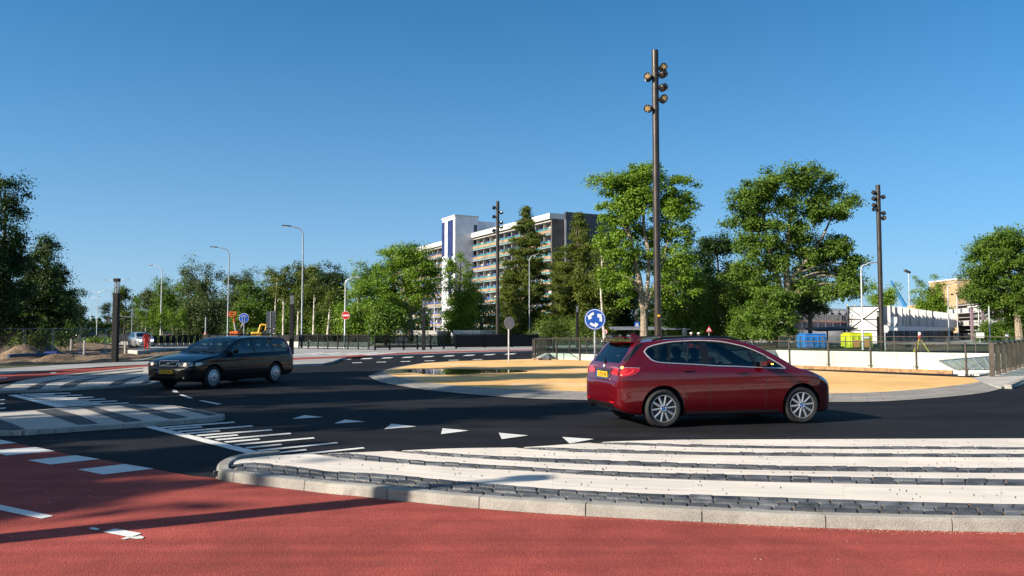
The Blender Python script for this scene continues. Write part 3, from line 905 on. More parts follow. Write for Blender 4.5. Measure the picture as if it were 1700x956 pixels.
# grit swept against the near kerb and loose stones on the cycle path
rg_ = np.random.default_rng(2); gb = MB(); KR = resample(KB_W, 400)
for k in range(2600):
    i = int(rg_.integers(5, 398)); p = KR[i]; t = (KR[min(i + 1, 399)] - KR[max(i - 1, 0)]).normalized()
    o_ = abs(rg_.normal()) * .05 + .004; sz = rg_.uniform(.0022, .0055)
    c_ = Vector((p.x + t.y * o_, p.y - t.x * o_, .004 + sz * .5)) + t * rg_.uniform(-.03, .03)
    gb.add([c_ + Vector((sz, 0, -sz)), c_ + Vector((-sz * .6, sz, -sz)), c_ + Vector((-sz * .6, -sz, -sz)), c_ + Vector((0, 0, sz))], [(0, 1, 3), (1, 2, 3), (2, 0, 3)])
for k in range(110):
    x = rg_.uniform(-5, 5); y = rg_.uniform(4.5, 8.2); sz = rg_.uniform(.003, .008)
    if not in_poly(x, y, red_poly): continue
    c_ = Vector((x, y, .004 + sz * .5))
    gb.add([c_ + Vector((sz, 0, -sz)), c_ + Vector((-sz * .6, sz, -sz)), c_ + Vector((-sz * .6, -sz, -sz)), c_ + Vector((0, 0, sz))], [(0, 1, 3), (1, 2, 3), (2, 0, 3)])
tag(gb.build('grit', mat('pale grit', (.55, .40, .30), .9, 0, .3, 30)), kind='stuff')

# open joints between the pale bricks of the apron
jr = random.Random(12); jb = MB()
for lo_, up_, xa in ((B1, lambda x: EDGE(x) if x < 530 else B2l(x), 400), (B2u, mx(EDGE, B3l, 655), 560), (B3u, mx(EDGE, B4l, 855), 690), (B4u, mx(EDGE, B5l, 985), 890), (B5u, EDGE, 1020)):
    for k in range(60):
        x = jr.uniform(xa, 2000); t = jr.uniform(.06, .86)
        a = G(x, lo_(x), ZT).lerp(G(x, up_(x), ZT), t); c = G(x, up_(x), ZT); dv = (c - a); dv.z = 0
        if dv.length < .05: continue
        dv.normalize(); ln = jr.uniform(.06, .10); e = Vector((dv.y, -dv.x, 0)) * jr.uniform(.0018, .0045); z_ = Vector((0, 0, .0022))
        jb.add([a + e + z_, a - e + z_, a + dv * ln - e + z_, a + dv * ln + e + z_], [(0, 1, 2, 3)])
o = jb.build('paving_joints', plain('dark open joints', (.06, .05, .045), .9)); tag(o, kind='structure')
# ================================================================== CARS
M['paint_red'] = plain('dark red car paint', (.120, .0018, .006), .18, .30, Coat_Weight=1.0, Coat_Roughness=.03)
M['paint_black'] = plain('black car paint', (.0025, .0028, .0035), .30, .0, Specular_IOR_Level=.2, Coat_Weight=.40, Coat_Roughness=.02)
M['paint_silver'] = plain('silver car paint', (.42, .45, .48), .3, .5, Coat_Weight=1.0, Coat_Roughness=.04)
M['paint_white'] = plain('white car paint', (.7, .7, .7), .3, 0, Coat_Weight=1.0, Coat_Roughness=.04)
M['paint_dark'] = plain('dark grey car paint', (.03, .032, .036), .3, .3, Coat_Weight=1.0, Coat_Roughness=.04)
M['paint_orange'] = plain('orange red car paint', (.45, .03, .015), .3, .1, Coat_Weight=1.0, Coat_Roughness=.04)
M['lining'] = plain('dark cabin lining', (.010, .010, .011), .8)
M['trim'] = plain('black trim', (.008, .008, .009), .35)
M['chrome'] = plain('bright trim', (.80, .82, .85), .22, .7)
M['alloy'] = plain('silver alloy', (.46, .46, .47), .32, .5)
M['rim_dark'] = plain('dark wheel recess', (.015, .015, .016), .5, .4)
M['tyre'] = mat('tyre rubber', (.016, .016, .017), .8, 0, .2, 10)
M['car_glass'] = pane('car window glass', (.34, .42, .42), .95)
M['car_glass_dark'] = pane('dark car window glass', (.10, .13, .14), .95)
M['lamp_red'] = plain('red tail lamp', (.42, .008, .012), .12, 0, Coat_Weight=1.0)
M['lamp_red_lit'] = plain('lit red tail lamp', (.6, .02, .02), .2, 0, Emission_Color=(1, .05, .03), Emission_Strength=.9)
M['lamp_amber_lit'] = plain('lit amber lamp', (.8, .3, .03), .2, 0, Emission_Color=(1, .35, .04), Emission_Strength=6.0)
M['lamp_clear'] = plain('clear headlamp', (.22, .23, .25), .10, .6, Coat_Weight=1.0)
M['lamp_lit'] = plain('lit headlamp', (.8, .8, .8), .2, 0, Emission_Color=(1, .96, .88), Emission_Strength=5.0)
M['lamp_lit_warm'] = plain('warm lit headlamp', (.8, .7, .6), .2, 0, Emission_Color=(1, .62, .40), Emission_Strength=1.0)
M['plate'] = plain('yellow number plate', (.72, .40, .02), .45)
M['plate_blue'] = plain('blue plate strip', (.02, .06, .35), .45)
M['ink'] = plain('black lettering', (.01, .01, .01), .5)
M['seat'] = mat('dark seat cloth', (.022, .022, .025), .85, 0, .2, 20)
M['skin'] = plain('skin', (.42, .22, .14), .55)
M['sleeve'] = plain('light blue sleeve', (.10, .20, .34), .8)
M['badge_blue'] = plain('badge blue', (.03, .16, .5), .3)
M['badge_white'] = plain('badge white', (.75, .75, .76), .3)
def paint_with_lining(p):
    """outer paint, matt dark inside of the shell"""
    m = M[p].copy(); nt = m.node_tree; N = nt.nodes; L = nt.links
    b = [n for n in N if n.type == 'BSDF_PRINCIPLED'][0]
    d = N.new('ShaderNodeBsdfDiffuse'); d.inputs[0].default_value = (.010, .010, .011, 1)
    g = N.new('ShaderNodeNewGeometry'); mx = N.new('ShaderNodeMixShader')
    L.new(g.outputs['Backfacing'], mx.inputs[0]); L.new(b.outputs[0], mx.inputs[1]); L.new(d.outputs[0], mx.inputs[2])
    L.new(mx.outputs[0], [n for n in N if n.type == 'OUTPUT_MATERIAL'][0].inputs['Surface'])
    return m

class Car:
    """shell lofted through cross sections; x runs from the rear bumper forward, z up"""
    def __init__(self, spec):
        self.s = spec; s = spec
        self.L = s['L']
        self.top = pchip(*zip(*s['top'])); self.bot = pchip(*zip(*s['bot']))
        self.W = pchip(*zip(*s['plan'])); self.F = pchip(*zip(*s['side']))
        self.crown = pchip(*zip(*s['crown'])); self.rt = pchip(*zip(*s['rt']))
    def ys(self, x, z):
        y = self.W(x) * self.F(z)
        c = self.s.get('crease')
        if c:
            zc = c[0] + c[1] * x
            y += c[2] * (1 / (1 + math.exp(-(zc - z) / .008)) - .5) * min(1, max(0, (x - .25) / .3)) * min(1, max(0, (self.L - .5 - x) / .4)) * max(0, 1 - abs(z - zc) / .14)
        return y
    def section(self, x):
        zb, zt = self.bot(x), self.top(x)
        H = max(zt - zb, .02)
        cr = min(self.crown(x), H * .25); rt = min(self.rt(x), H * .3); rb = min(.07, H * .25)
        P = []
        z0 = zb + rb; y0 = self.ys(x, z0); rb_y = min(rb, y0 * .4)
        for k in range(5): P.append(((y0 - rb_y) * k / 5, zb))
        for k in range(5):
            a = k / 5 * pi / 2
            P.append((y0 - rb_y + rb_y * sin(a), z0 - rb * cos(a)))
        z1 = zt - cr - rt; y1 = self.ys(x, z1); ry = min(rt, y1 * .45)
        for k in range(30):
            z = z0 + (z1 - z0) * k / 30
            P.append((self.ys(x, z), z))
        for k in range(7):
            a = k / 7 * pi / 2
            P.append((y1 - ry + ry * cos(a), z1 + rt * sin(a)))
        ye = y1 - ry
        for k in range(10):
            y = ye * (1 - k / 9)
            P.append((y, zt - cr * (y / max(ye, 1e-4)) ** 2))
        return P
    def shell(self):
        L = self.L
        xs = set()
        for i in range(101): xs.add(round(L * i / 100, 5))
        for i in range(34):
            t = .34 * (1 - cos(pi / 2 * i / 33))
            xs.add(round(t * t / .34 * .9 + t * .1, 5)); xs.add(round(L - (t * t / .34 * .9 + t * .1), 5))
        xs = sorted(xs)
        out = [xs[0]]
        for x in xs[1:]:
            if x - out[-1] > 8e-4: out.append(x)
        xs = out
        verts = []; faces = []
        n = None
        for x in xs:
            P = self.section(x)
            loop = [(x, y, z) for y, z in P] + [(x, -y, z) for y, z in reversed(P[1:-1])]
            n = len(loop); verts += loop
        for i in range(len(xs) - 1):
            for k in range(n):
                a = i * n + k; b = i * n + (k + 1) % n
                faces.append((a, a + n, b + n, b))
        faces.append(tuple(range(n))); faces.append(tuple(reversed(range((len(xs) - 1) * n, len(xs) * n))))
        me = bpy.data.meshes.new('body'); me.from_pydata(verts, [], faces)
        bm = bmesh.new(); bm.from_mesh(me); bmesh.ops.recalc_face_normals(bm, faces=bm.faces)
        self.bvh = BVHTree.FromBMesh(bm)
        bm.to_mesh(me); bm.free()
        return me
    def proj(self, mode, a, b):
        o, d = {'L': (Vector((a, 3, b)), Vector((0, -1, 0))), 'R': (Vector((a, -3, b)), Vector((0, 1, 0))),
                'B': (Vector((-3, a, b)), Vector((1, 0, 0))), 'F': (Vector((self.L + 3, a, b)), Vector((-1, 0, 0))),
                'T': (Vector((a, b, 4)), Vector((0, 0, -1)))}[mode]
        h, n, _, _ = self.bvh.ray_cast(o, d)
        if h is None:
            h, n, _, _ = self.bvh.find_nearest(o + d * (3 - .8 if mode in 'LR' else 3))
        return h, n
    def patch(self, name, mode, lo, up, mat_, parent, off=.004, n=24, rows=8, x0=None, x1=None):
        """sheet lying on the shell between two outline curves a -> b"""
        fl = pchip(*zip(*lo)); fu = pchip(*zip(*up))
        a0 = max(lo[0][0], up[0][0]) if x0 is None else x0; a1 = min(lo[-1][0], up[-1][0]) if x1 is None else x1
        vs = []
        for i in range(n + 1):
            a = a0 + (a1 - a0) * i / n
            l, u = fl(a), fu(a)
            for k in range(rows + 1):
                h, nn = self.proj(mode, a, l + (u - l) * k / rows)
                vs.append(h + nn * off)
        fs = [(i * (rows + 1) + k, (i + 1) * (rows + 1) + k, (i + 1) * (rows + 1) + k + 1, i * (rows + 1) + k + 1) for i in range(n) for k in range(rows)]
        if mode in 'LBT' and mode != 'B': pass
        b = MB(); b.add(vs, fs)
        o = b.build(name, mat_, parent, smooth='all')
        c = o.data.polygons[len(o.data.polygons) // 2]
        h, nn, _, _ = self.bvh.find_nearest(c.center)
        if c.normal.dot(nn) < 0: o.data.flip_normals()
        return o
    def line(self, mb, mode, pts, r, off=.0, n=6, sub=6, m=0):
        P = catmull([(p[0], p[1], 0) for p in pts], sub) if len(pts) > 2 else [Vector((pts[0][0] + (pts[1][0] - pts[0][0]) * i / 10, pts[0][1] + (pts[1][1] - pts[0][1]) * i / 10, 0)) for i in range(11)]
        Q = []
        for p in P:
            h, nn = self.proj(mode, p.x, p.y); Q.append(h + nn * off)
        mb.tube(Q, r, n, m)

def bool_cut(ob, cutters):
    for c in cutters:
        md = ob.modifiers.new('cut', 'BOOLEAN'); md.operation = 'DIFFERENCE'; md.object = c; md.solver = 'EXACT'
    dg = bpy.context.evaluated_depsgraph_get(); dg.update()
    me = bpy.data.meshes.new_from_object(ob.evaluated_get(dg))
    ob.modifiers.clear(); old = ob.data; ob.data = me
    bpy.data.meshes.remove(old)
    for c in cutters: bpy.data.objects.remove(c, do_unlink=True)

def seat_mb(b, x, y, z, w=.5, rear=False):
    R = Matrix.Rotation(radians(-14), 3, 'Y')
    b.box((x + .12, y, z), (.5, w, .16), 0, 0, None, .05)
    b.box((x - .18, y, z + .36), (.14, w, .62), 0, 0, R, .05)
    b.box((x - .27, y, z + .76), (.10, w * .52, .20), 0, 0, R, .045)
    b.tube([(x - .25, y - .07, z + .60), (x - .26, y - .07, z + .70)], .01, 6)
    b.tube([(x - .25, y + .07, z + .60), (x - .26, y + .07, z + .70)], .01, 6)

def make_wheel(parent, x, y, r, style, side, steer=0.0):
    """tyre, rim and its cap; side +1 is the left of the car"""
    wh = empty('wheel', (x, y, r)); wh.parent = parent
    wh.rotation_euler = (-pi / 2 * side, 0, 0)
    if steer: wh.rotation_euler = (Matrix.Rotation(steer, 3, 'Z') @ Matrix.Rotation(-pi / 2 * side, 3, 'X')).to_euler()
    w = .205; rr = r * .69
    b = MB()
    b.lathe([(rr, -w * .42), (rr + .02, -w * .5), (r - .035, -w * .52), (r - .010, -w * .44), (r, -w * .30), (r, w * .30), (r - .010, w * .44), (r - .035, w * .52), (rr + .02, w * .5), (rr, w * .42), (rr - .01, 0)], None, 48, 0, True)
    for g in (-.18, 0, .18):
        b.lathe([(r + .0005, w * g - .004), (r + .0015, w * g), (r + .0005, w * g + .004)], None, 48)
    b.build('tyre', M['tyre'], wh, smooth=True)
    b = MB()
    b.lathe([(rr, w * .44), (rr + .006, w * .46), (rr - .010, w * .46), (rr - .018, w * .38), (rr - .03, -w * .2), (.0, -w * .2)], None, 48, 1)
    b.lathe([(rr + .002, w * .40), (rr + .004, w * .475), (rr - .007, w * .475), (rr - .011, w * .40)], None, 48, 0, True)
    zf = w * .445
    if style == 'spokes':
        for k in range(10):
            a = 2 * pi * k / 10 + .1
            ca, sa = cos(a), sin(a)
            p = [Vector((ca * d + -sa * t, sa * d + ca * t, zf + z)) for d, t, z in ((.04, -.020, .004), (.04, .020, .004), (rr - .006, .019, .0), (rr - .006, -.019, .0))]
            lo = [q - Vector((0, 0, .03)) for q in p]
            ml = [Vector((ca * d, sa * d, zf + z + .007)) for d, z in ((.05, .004), (rr - .012, .0))]
            b.add(lo + p + ml, [(0, 1, 5, 4), (1, 2, 6, 5), (2, 3, 7, 6), (3, 0, 4, 7), (4, 8, 9, 7), (8, 5, 6, 9), (4, 5, 8), (6, 7, 9)])
        b.lathe([(.062, zf - .03), (.062, zf + .006), (.045, zf + .016), (.036, zf + .010), (0, zf + .010)], None, 24)
        for k in range(5):
            a = 2 * pi * k / 5
            b.lathe([(.010, zf + .0), (.010, zf + .014), (0, zf + .014)], Matrix.Translation((.050 * cos(a), .050 * sin(a), .002)), 8, 1)
    else:
        b.lathe([(rr - .012, zf), (rr * .8, zf + .012), (rr * .45, zf + .020), (rr * .2, zf + .022), (rr * .18, zf + .030), (0, zf + .030)], None, 48, 0)
        for k in range(12):
            a = 2 * pi * k / 12
            ca, sa = cos(a), sin(a)
            pts = []
            for j in range(12):
                t = 2 * pi * j / 12
                d = rr * .74 + rr * .115 * cos(t); q = rr * .105 * sin(t)
                pts.append(Vector((ca * d - sa * q, sa * d + ca * q, zf + .0165)))
            b.extrude(pts, (0, 0, -.01), 1)
    b.build('rim', [M['alloy'], M['rim_dark']], wh, smooth=True)
    b = MB(); b.lathe([((.030 if style != 'spokes' else .024), zf + (.011 if style == 'spokes' else .031)), ((.030 if style != 'spokes' else .024), zf + (.014 if style == 'spokes' else .034)), (0, zf + (.015 if style == 'spokes' else .035))], None, 20)
    b.build('hub_cap', M['badge_blue'] if style == 'spokes' else M['rim_dark'], wh)
    b = MB(); b.lathe([(.13, -w * .1), (.13, -w * .02), (.05, 0), (0, 0)], None, 24)
    b.build('brake_disc', M['galv'], wh)
    return wh

def make_car(spec, label, loc, rz, group=None):
    car = Car(spec); s = spec
    me = car.shell()
    root = thing('car', label, 'car', loc, rz, group)
    xo = s['L'] / 2
    body = bpy.data.objects.new('body', me); COL.objects.link(body)
    pm = paint_with_lining(s['paint'])
    me.materials.append(pm); me.materials.append(M['black']); me.materials.append(M['sleeve'])
    me.polygons.foreach_set('use_smooth', [True] * len(me.polygons))
    cuts = []
    def cutter(poly3, d, mi):
        b = MB(); b.extrude(poly3, d)
        o = b.build('cutter', [M['black']], None, fix=True)
        o.data.materials.clear()
        for q in (pm, M['black'], M['sleeve']): o.data.materials.append(q)
        o.data.polygons.foreach_set('material_index', [mi] * len(o.data.polygons))
        cuts.append(o)
    r = s['wheel_r']; ra = r + .055
    for x in s['axles']:
        for sd in (1, -1):
            cutter([(x + ra * 1.02 * cos(2 * pi * k / 64), sd * .56, r + .01 + ra * sin(2 * pi * k / 64)) for k in range(64)], (0, sd * .7, 0), 1)
    lo, up = s['dlo_lo'], s['dlo_up']
    fl, fu = pchip(*zip(*lo)), pchip(*zip(*up))
    N = 40; a0, a1 = lo[0][0], lo[-1][0]
    xs = [a0 + (a1 - a0) * (.5 - .5 * cos(pi * i / N)) for i in range(N + 1)]
    outline = [(x, fl(x)) for x in xs] + [(x, fu(x)) for x in reversed(xs) if fu(x) - fl(x) > .004]
    for sd in (1, -1):
        cutter([(x, sd * .30, z) for x, z in outline], (0, sd * .9, 0), 2)
    ws = s['screen']        # front screen seen from above: (x, half width) from base to roof
    pts = [(x, y) for x, y in ws] + [(x, -y) for x, y in reversed(ws)]
    zi = min(car.top(ws[0][0]), car.top(ws[-1][0])) - .12
    cutter([(x, y, zi) for x, y in pts], (0, 0, 1.2), 2)
    rw = s['rear_window']   # seen from behind: (z, half width) from sill to top
    pts = [(y, z) for z, y in rw] + [(-y, z) for z, y in reversed(rw)]
    xi = max(car.proj('B', 0, z)[0].x for z, y in rw) + .15
    cutter([(xi, y, z) for y, z in pts], (-1.6, 0, 0), 2)
    bool_cut(body, cuts)
    bm = bmesh.new(); bm.from_mesh(body.data)
    bmesh.ops.delete(bm, geom=[f for f in bm.faces if f.material_index == 2], context='FACES')
    bm.to_mesh(body.data); bm.free()
    body.data.set_sharp_from_angle(angle=radians(40))
    while len(body.data.materials) > 2: body.data.materials.pop(index=2)
    parts = [body]
    gm = M['car_glass']
    def P(o): parts.append(o); return o
    # glass
    for sd in ('L', 'R'):
        for (x0, x1) in s['windows']:
            P(car.patch('side_window', sd, lo, up, gm, None, -.006, 20, 6, x0, x1))
    wsl = [(x, -y) for x, y in sorted(ws)]; wsu = [(x, y) for x, y in sorted(ws)]
    P(car.patch('windscreen', 'T', wsl, wsu, M['car_glass'], None, -.004, 16, 16))
    rwl = sorted([(-y, z) for z, y in rw][:]); 
    ymax = max(y for z, y in rw); zlo = rw[0][0]; zhi = rw[-1][0]
    fy = pchip([z for z, y in rw], [y for z, y in rw])
    b = MB(); vs = []
    for i in range(13):
        z = zlo + (zhi - zlo) * i / 12
        for k in range(17):
            h, nn = car.proj('B', fy(z) * (k / 8 - 1), z); vs.append(h - nn * .004)
    b.add(vs, [(i * 17 + k, i * 17 + k + 1, i * 17 + 18 + k, i * 17 + 17 + k) for i in range(12) for k in range(16)])
    P(b.build('rear_window', M['car_glass_dark'], None, smooth='all', fix=True))
    # window surrounds, pillars, seams
    for sd in ('L', 'R'):
        b = MB(); b2 = MB()
        O = outline + [outline[0]]
        Q = [car.proj(sd, x, z) for x, z in O]
        b2.tube([h + nn * .001 for h, nn in Q], .012, 6)
        P(b2.build('window_seal', M['trim'], None, smooth=True))
        if s.get('chrome'):
            c = sum((Vector((x, 0, z)) for x, z in outline), Vector()) / len(outline)
            ox = []
            for x, z in O:
                v = Vector((x - c.x, 0, z - c.z)); k = 1 + .016 / max(v.length, .1)
                ox.append(car.proj(sd, c.x + v.x * k, c.z + v.z * k + (.004 if z > c.z else -.006)))
            b.tube([h + nn * .005 for h, nn in ox], .0105, 6)
            P(b.build('window_trim', M['chrome'], None, smooth=True))
        for (xa, xb, wd) in s['pillars']:
            zl, zu = fl(xa), fu(xb)
            P(car.patch('door_pillar', sd, [(min(xa, xb) - wd, min(zl, fl(xb)) - .0), (max(xa, xb) + wd, min(zl, fl(xb)))], [(min(xa, xb) - wd, max(zu, fu(xa)) + .0), (max(xa, xb) + wd, max(zu, fu(xa)))], M['trim'], None, .001, 4, 8)) if abs(xa - xb) < .02 else None
            if abs(xa - xb) >= .02:
                b = MB(); n = 8
                vs = []
                for k in range(n + 1):
                    t = k / n; z = zl + (zu - zl) * t; x = xa + (xb - xa) * t
                    for dx in (-wd, wd):
                        h, nn = car.proj(sd, x + dx, z); vs.append(h + nn * .001)
                b.add(vs, [(2 * k, 2 * k + 1, 2 * k + 3, 2 * k + 2) for k in range(n)])
                o = b.build('door_pillar', M['trim'], None, fix=True); P(o)
        for line in s['seams']:
            b = MB(); car.line(b, sd, line, .0035, -.0015, 6, 8); P(b.build('panel_gap', M['ink'], None))
        for hx, hz in s['handles']:
            b = MB(); h, nn = car.proj(sd, hx, hz)
            b.box(h + nn * .018, (.19, .020, .026), 0, 0, None, .008)
            b.box(h + nn * .008 + Vector((.075, 0, 0)), (.03, .03, .022))
            b.box(h + nn * .008 - Vector((.075, 0, 0)), (.03, .03, .022))
            P(b.build('door_handle', pm, None, smooth=True))
        mxp, mz = s['mirror']
        h, nn = car.proj(sd, mxp, mz)
        sg = 1 if sd == 'L' else -1
        mi = empty('side_mirror', (h.x, h.y, h.z)); P(mi)
        b = MB(); b.box((0, sg * .13, .055), (.13, .19, .125), sg * radians(-22), 0, None, .045); b.box((.0, sg * .03, .0), (.06, .09, .035), 0, 0, None, .012)
        b.build('mirror_housing', pm, mi, smooth=True)
        b = MB(); b.box((-.066, sg * .13, .055), (.004, .14, .085), sg * radians(-22)); b.build('mirror_glass', M['trim'], mi)
        if s.get('indicator'):
            b = MB(); b.box((.045, sg * .20, .045), (.05, .05, .018), sg * radians(-30)); b.build('indicator', M['lamp_amber_lit'] if sd == 'R' else M['lamp_clear'], mi)
    # wheels
    for x in s['axles']:
        for sd in (1, -1):
            st = s.get('steer', 0) if x > s['L'] / 2 else 0
            P(make_wheel(None, x, sd * (s['track'] / 2), r, s['wheel_style'], sd, st))
    # cabin
    b = MB()
    fx = s['seats'][0]
    for y in (.36, -.36): seat_mb(b, fx, y, .48)
    for y in (.40, 0, -.40): seat_mb(b, s['seats'][1], y, .50, .42)
    P(b.build('seats', M['seat'], None, smooth=True))
    b = MB(); b.box((fx + .92, 0, .80), (.42, 1.36, .24), 0, 0, None, .08); b.box((fx + .5, 0, .5), (.9, .22, .22), 0, 0, None, .04)
    P(b.build('dashboard', M['lining'], None))
    b = MB(); Rm = Matrix.Translation((fx + .58, .36, .88)) @ Matrix.Rotation(radians(-65), 4, 'Y')
    b.tube([Rm @ Vector((.18 * cos(t * 2 * pi / 24), .18 * sin(t * 2 * pi / 24), 0)) for t in range(25)], .014, 8)
    b.box(Rm @ Vector((0, 0, -.02)), (.05, .28, .05), 0, 0, Rm.to_3x3()); P(b.build('steering_wheel', M['trim'], None, smooth=True))
    b = MB(); b.box((s['L'] / 2 + .1, 0, .30), (s['L'] - 1.0, 1.3, .03)); P(b.build('floor_pan', M['lining'], None))
    # lettering on the plates
    def plate(mode, y, z, txt, tilt=0, frame=True):
        h, nn = car.proj(mode, y, z)
        sg = -1 if mode == 'B' else 1
        pl = empty('number_plate', (h.x + sg * .012, y, z)); P(pl)
        pl.rotation_euler = (0, tilt, 0)
        b = MB(); b.box((0, 0, 0), (.008, .52, .11), 0, 0, None, .003); b.build('plate_panel', M['plate'], pl)
        b = MB(); b.box((sg * .0052, sg * -.24, 0), (.003, .038, .104)); b.build('plate_strip', M['plate_blue'], pl)
        b = MB()
        for q in ((0, .062), (0, -.062)): b.box((-sg * .003, 0, q[1]), (.014, .54, .012))
        b.build('plate_frame', M['trim'], pl)
        Mx = Matrix(((0, 0, sg, sg * .0046), (sg, 0, 0, sg * .018), (0, 1, 0, -.002), (0, 0, 0, 1)))
        text_mesh(txt, .098, 'plate_lettering', M['ink'], pl, Mx, .0012, .0012)
        return pl
    s['extra'](car, P, plate, pm)
    for o in parts:
        if o.parent is None:
            o.parent = root
            o.location = Vector(o.location) - Vector((xo, 0, 0))
    return root

# ---------------------------------------------------------------- dark red family hatchback
def red_extra(car, P, plate, pm):
    # tail lamps wrap the corner
    for sd, sg in (('L', 1), ('R', -1)):
        o = P(car.patch('tail_lamp', sd, [(.045, .885), (.12, .872), (.30, .90), (.42, .975)], [(.045, 1.0), (.12, 1.008), (.30, 1.012), (.42, 1.005)], M['lamp_red'], None, .006, 20, 8))
        b = MB()
        car.line(b, sd, [(.06, 1.012), (.2, 1.018), (.43, 1.01)], .006, .006)
        b.build('lamp_trim', M['chrome'], o)
        b = MB()
        car.line(b, sd, [(.06, .915), (.18, .91), (.28, .945), (.31, .985)], .007, .010)
        car.line(b, sd, [(.06, .955), (.14, .952), (.2, .975)], .006, .010)
        b.build('light_strip', M['lamp_red_lit'], o)
        ys = [(.40, .90), (.55, .885), (.70, .878)]; yu = [(.40, .945), (.55, 1.0), (.70, 1.008)]
        if sg < 0: ys = [(-a, c) for a, c in reversed(ys)]; yu = [(-a, c) for a, c in reversed(yu)]
        o = P(car.patch('tail_lamp', 'B', ys, yu, M['lamp_red'], None, .006, 14, 8))
        b = MB(); car.line(b, 'B', [(sg * .45, .925), (sg * .58, .925), (sg * .69, .918)], .007, .010)
        b.build('light_strip', M['lamp_red_lit'], o)
        b = MB(); h, nn = car.proj('R' if sg < 0 else 'L', .10, 1.035); b.lathe([(0, -.01), (.022, -.01), (.022, .01), (0, .01)], Matrix.Translation(h + nn * .004) @ nn.to_track_quat('Z', 'Y').to_matrix().to_4x4(), 12)
        if sg < 0: P(b.build('indicator', M['lamp_amber_lit'], None))
        yl = [(.50, .30), (.66, .30)]; yt = [(.50, .345), (.66, .345)]
        # head lamps
        P(car.patch('headlight', sd, [(3.86, .80), (4.0, .735), (4.14, .70), (4.20, .70)], [(3.86, .815), (4.0, .82), (4.14, .79), (4.20, .75)], M['lamp_clear'], None, .008, 16, 6))
        q = [(.42, .66), (.6, .655), (.70, .66)]; q2_ = [(.42, .70), (.6, .735), (.70, .76)]
        if sg < 0: q = [(-a, c) for a, c in reversed(q)]; q2_ = [(-a, c) for a, c in reversed(q2_)]
        P(car.patch('headlight', 'F', q, q2_, M['lamp_clear'], None, .006, 12, 6))
        # front grille halves
        q = [(.04, .56), (.32, .56)]; q2_ = [(.04, .68), (.32, .69)]
        if sg < 0: q = [(-a, c) for a, c in reversed(q)]; q2_ = [(-a, c) for a, c in reversed(q2_)]
        P(car.patch('grille', 'F', q, q2_, M['trim'], None, .006, 8, 6))
        b = MB(); b.tube([(.75, sg * .605, 1.475), (.95, sg * .60, 1.512), (1.6, sg * .60, 1.538), (2.2, sg * .60, 1.522), (2.45, sg * .60, 1.475)], [.012, .02, .02, .02, .012], 8)
        P(b.build('roof_rail', M['trim'], None, smooth=True))
    for sd in 'LR':
        P(car.patch('window_flank', sd, [(.19, 1.115), (.32, 1.215), (.44, 1.32), (.56, 1.415)], [(.19, 1.13), (.32, 1.29), (.44, 1.405), (.56, 1.428)], M['trim'], None, .002, 14, 5))
    # spoiler over the rear window
    b = MB(); vs = []
    for k in range(13):
        y = -.60 + 1.2 * k / 12
        e = 1 - (abs(y) / .62) ** 4 * .25
        vs += [(.58, y, 1.487), (.29 + .10 * (1 - e) + .05 * (y / .6) ** 2, y, 1.452), (.30 + .10 * (1 - e) + .05 * (y / .6) ** 2, y, 1.432), (.50, y, 1.425)]
    b.add(vs, [(4 * k + j, 4 * k + (j + 1) % 4, 4 * k + 4 + (j + 1) % 4, 4 * k + 4 + j) for k in range(12) for j in range(4)] + [(0, 1, 2, 3), (51, 50, 49, 48)])
    P(b.build('rear_spoiler', pm, None, smooth=True, fix=True))
    b = MB(); b.box((.36, 0, 1.428), (.05, .34, .012)); P(b.build('brake_light', M['lamp_red'], None))
    b = MB(); car.line(b, 'B', [(-.70, .785), (-.4, .775), (0, .772), (.4, .775), (.70, .785)], .004, -.001); P(b.build('panel_gap', M['ink'], None))
    for sg in (-1, 1):
        q = [(sg * .48, .415), (sg * .66, .415)]; u = [(sg * .48, .445), (sg * .66, .445)]
        P(car.patch('reflector', 'B', sorted(q), sorted(u), M['lamp_red'], None, .004, 8, 2))
    # number plate recess
    P(car.patch('plate_recess', 'B', [(-.36, .80), (.36, .80)], [(-.36, .965), (.36, .965)], M['paint_dark'], None, .004, 12, 6))
    plate('B', 0, .875, '1-ZTH-90', 0)
    b = MB()
    for a in ((-.37, .79, -.37, .97), (.37, .79, .37, .97), (-.37, .975, .37, .975), (-.37, .788, .37, .788)):
        car.line(b, 'B', [(a[0], a[1]), (a[2], a[3])], .006, .005)
    P(b.build('recess_edge', pm, None, smooth=True))
    def roundel(mode, a, c, r, name='badge'):
        h, nn = car.proj(mode, a, c)
        Mx = Matrix.Translation(h + nn * .004) @ nn.to_track_quat('Z', 'Y').to_matrix().to_4x4()
        o = empty(name); P(o); o.matrix_world = Mx
        b = MB(); b.lathe([(r, 0), (r, .006), (r * .66, .007), (r * .66, 0)], None, 28, 0, True); b.build('badge_ring', M['trim'], o)
        b = MB(); b.lathe([(r * 1.06, 0), (r * 1.06, .005), (r, .007), (r, 0)], None, 28, 0, True); b.build('badge_rim', M['chrome'], o)
        for k in range(4):
            b = MB(); b.add([(0, 0, .006)] + [(r * .66 * cos((k + j / 5) * pi / 2), r * .66 * sin((k + j / 5) * pi / 2), .006) for j in range(6)], [(0, j, j + 1) for j in range(1, 6)])
            b.build('badge_quarter', M['badge_blue'] if k % 2 == 0 else M['badge_white'], o)
    roundel('B', 0, 1.02, .045)
    h, nn = car.proj('F', 0, .76); roundel('F', 0, .745, .04)
    # shark fin aerial
    b = MB(); zr = car.top(.78)
    vs = [(.62, 0, zr + .075), (.66, .0, zr + .085), (.70, -.012, zr + .06), (.70, .012, zr + .06), (.60, -.03, zr - .01), (.60, .03, zr - .01), (.86, -.02, zr - .005), (.86, .02, zr - .005)]
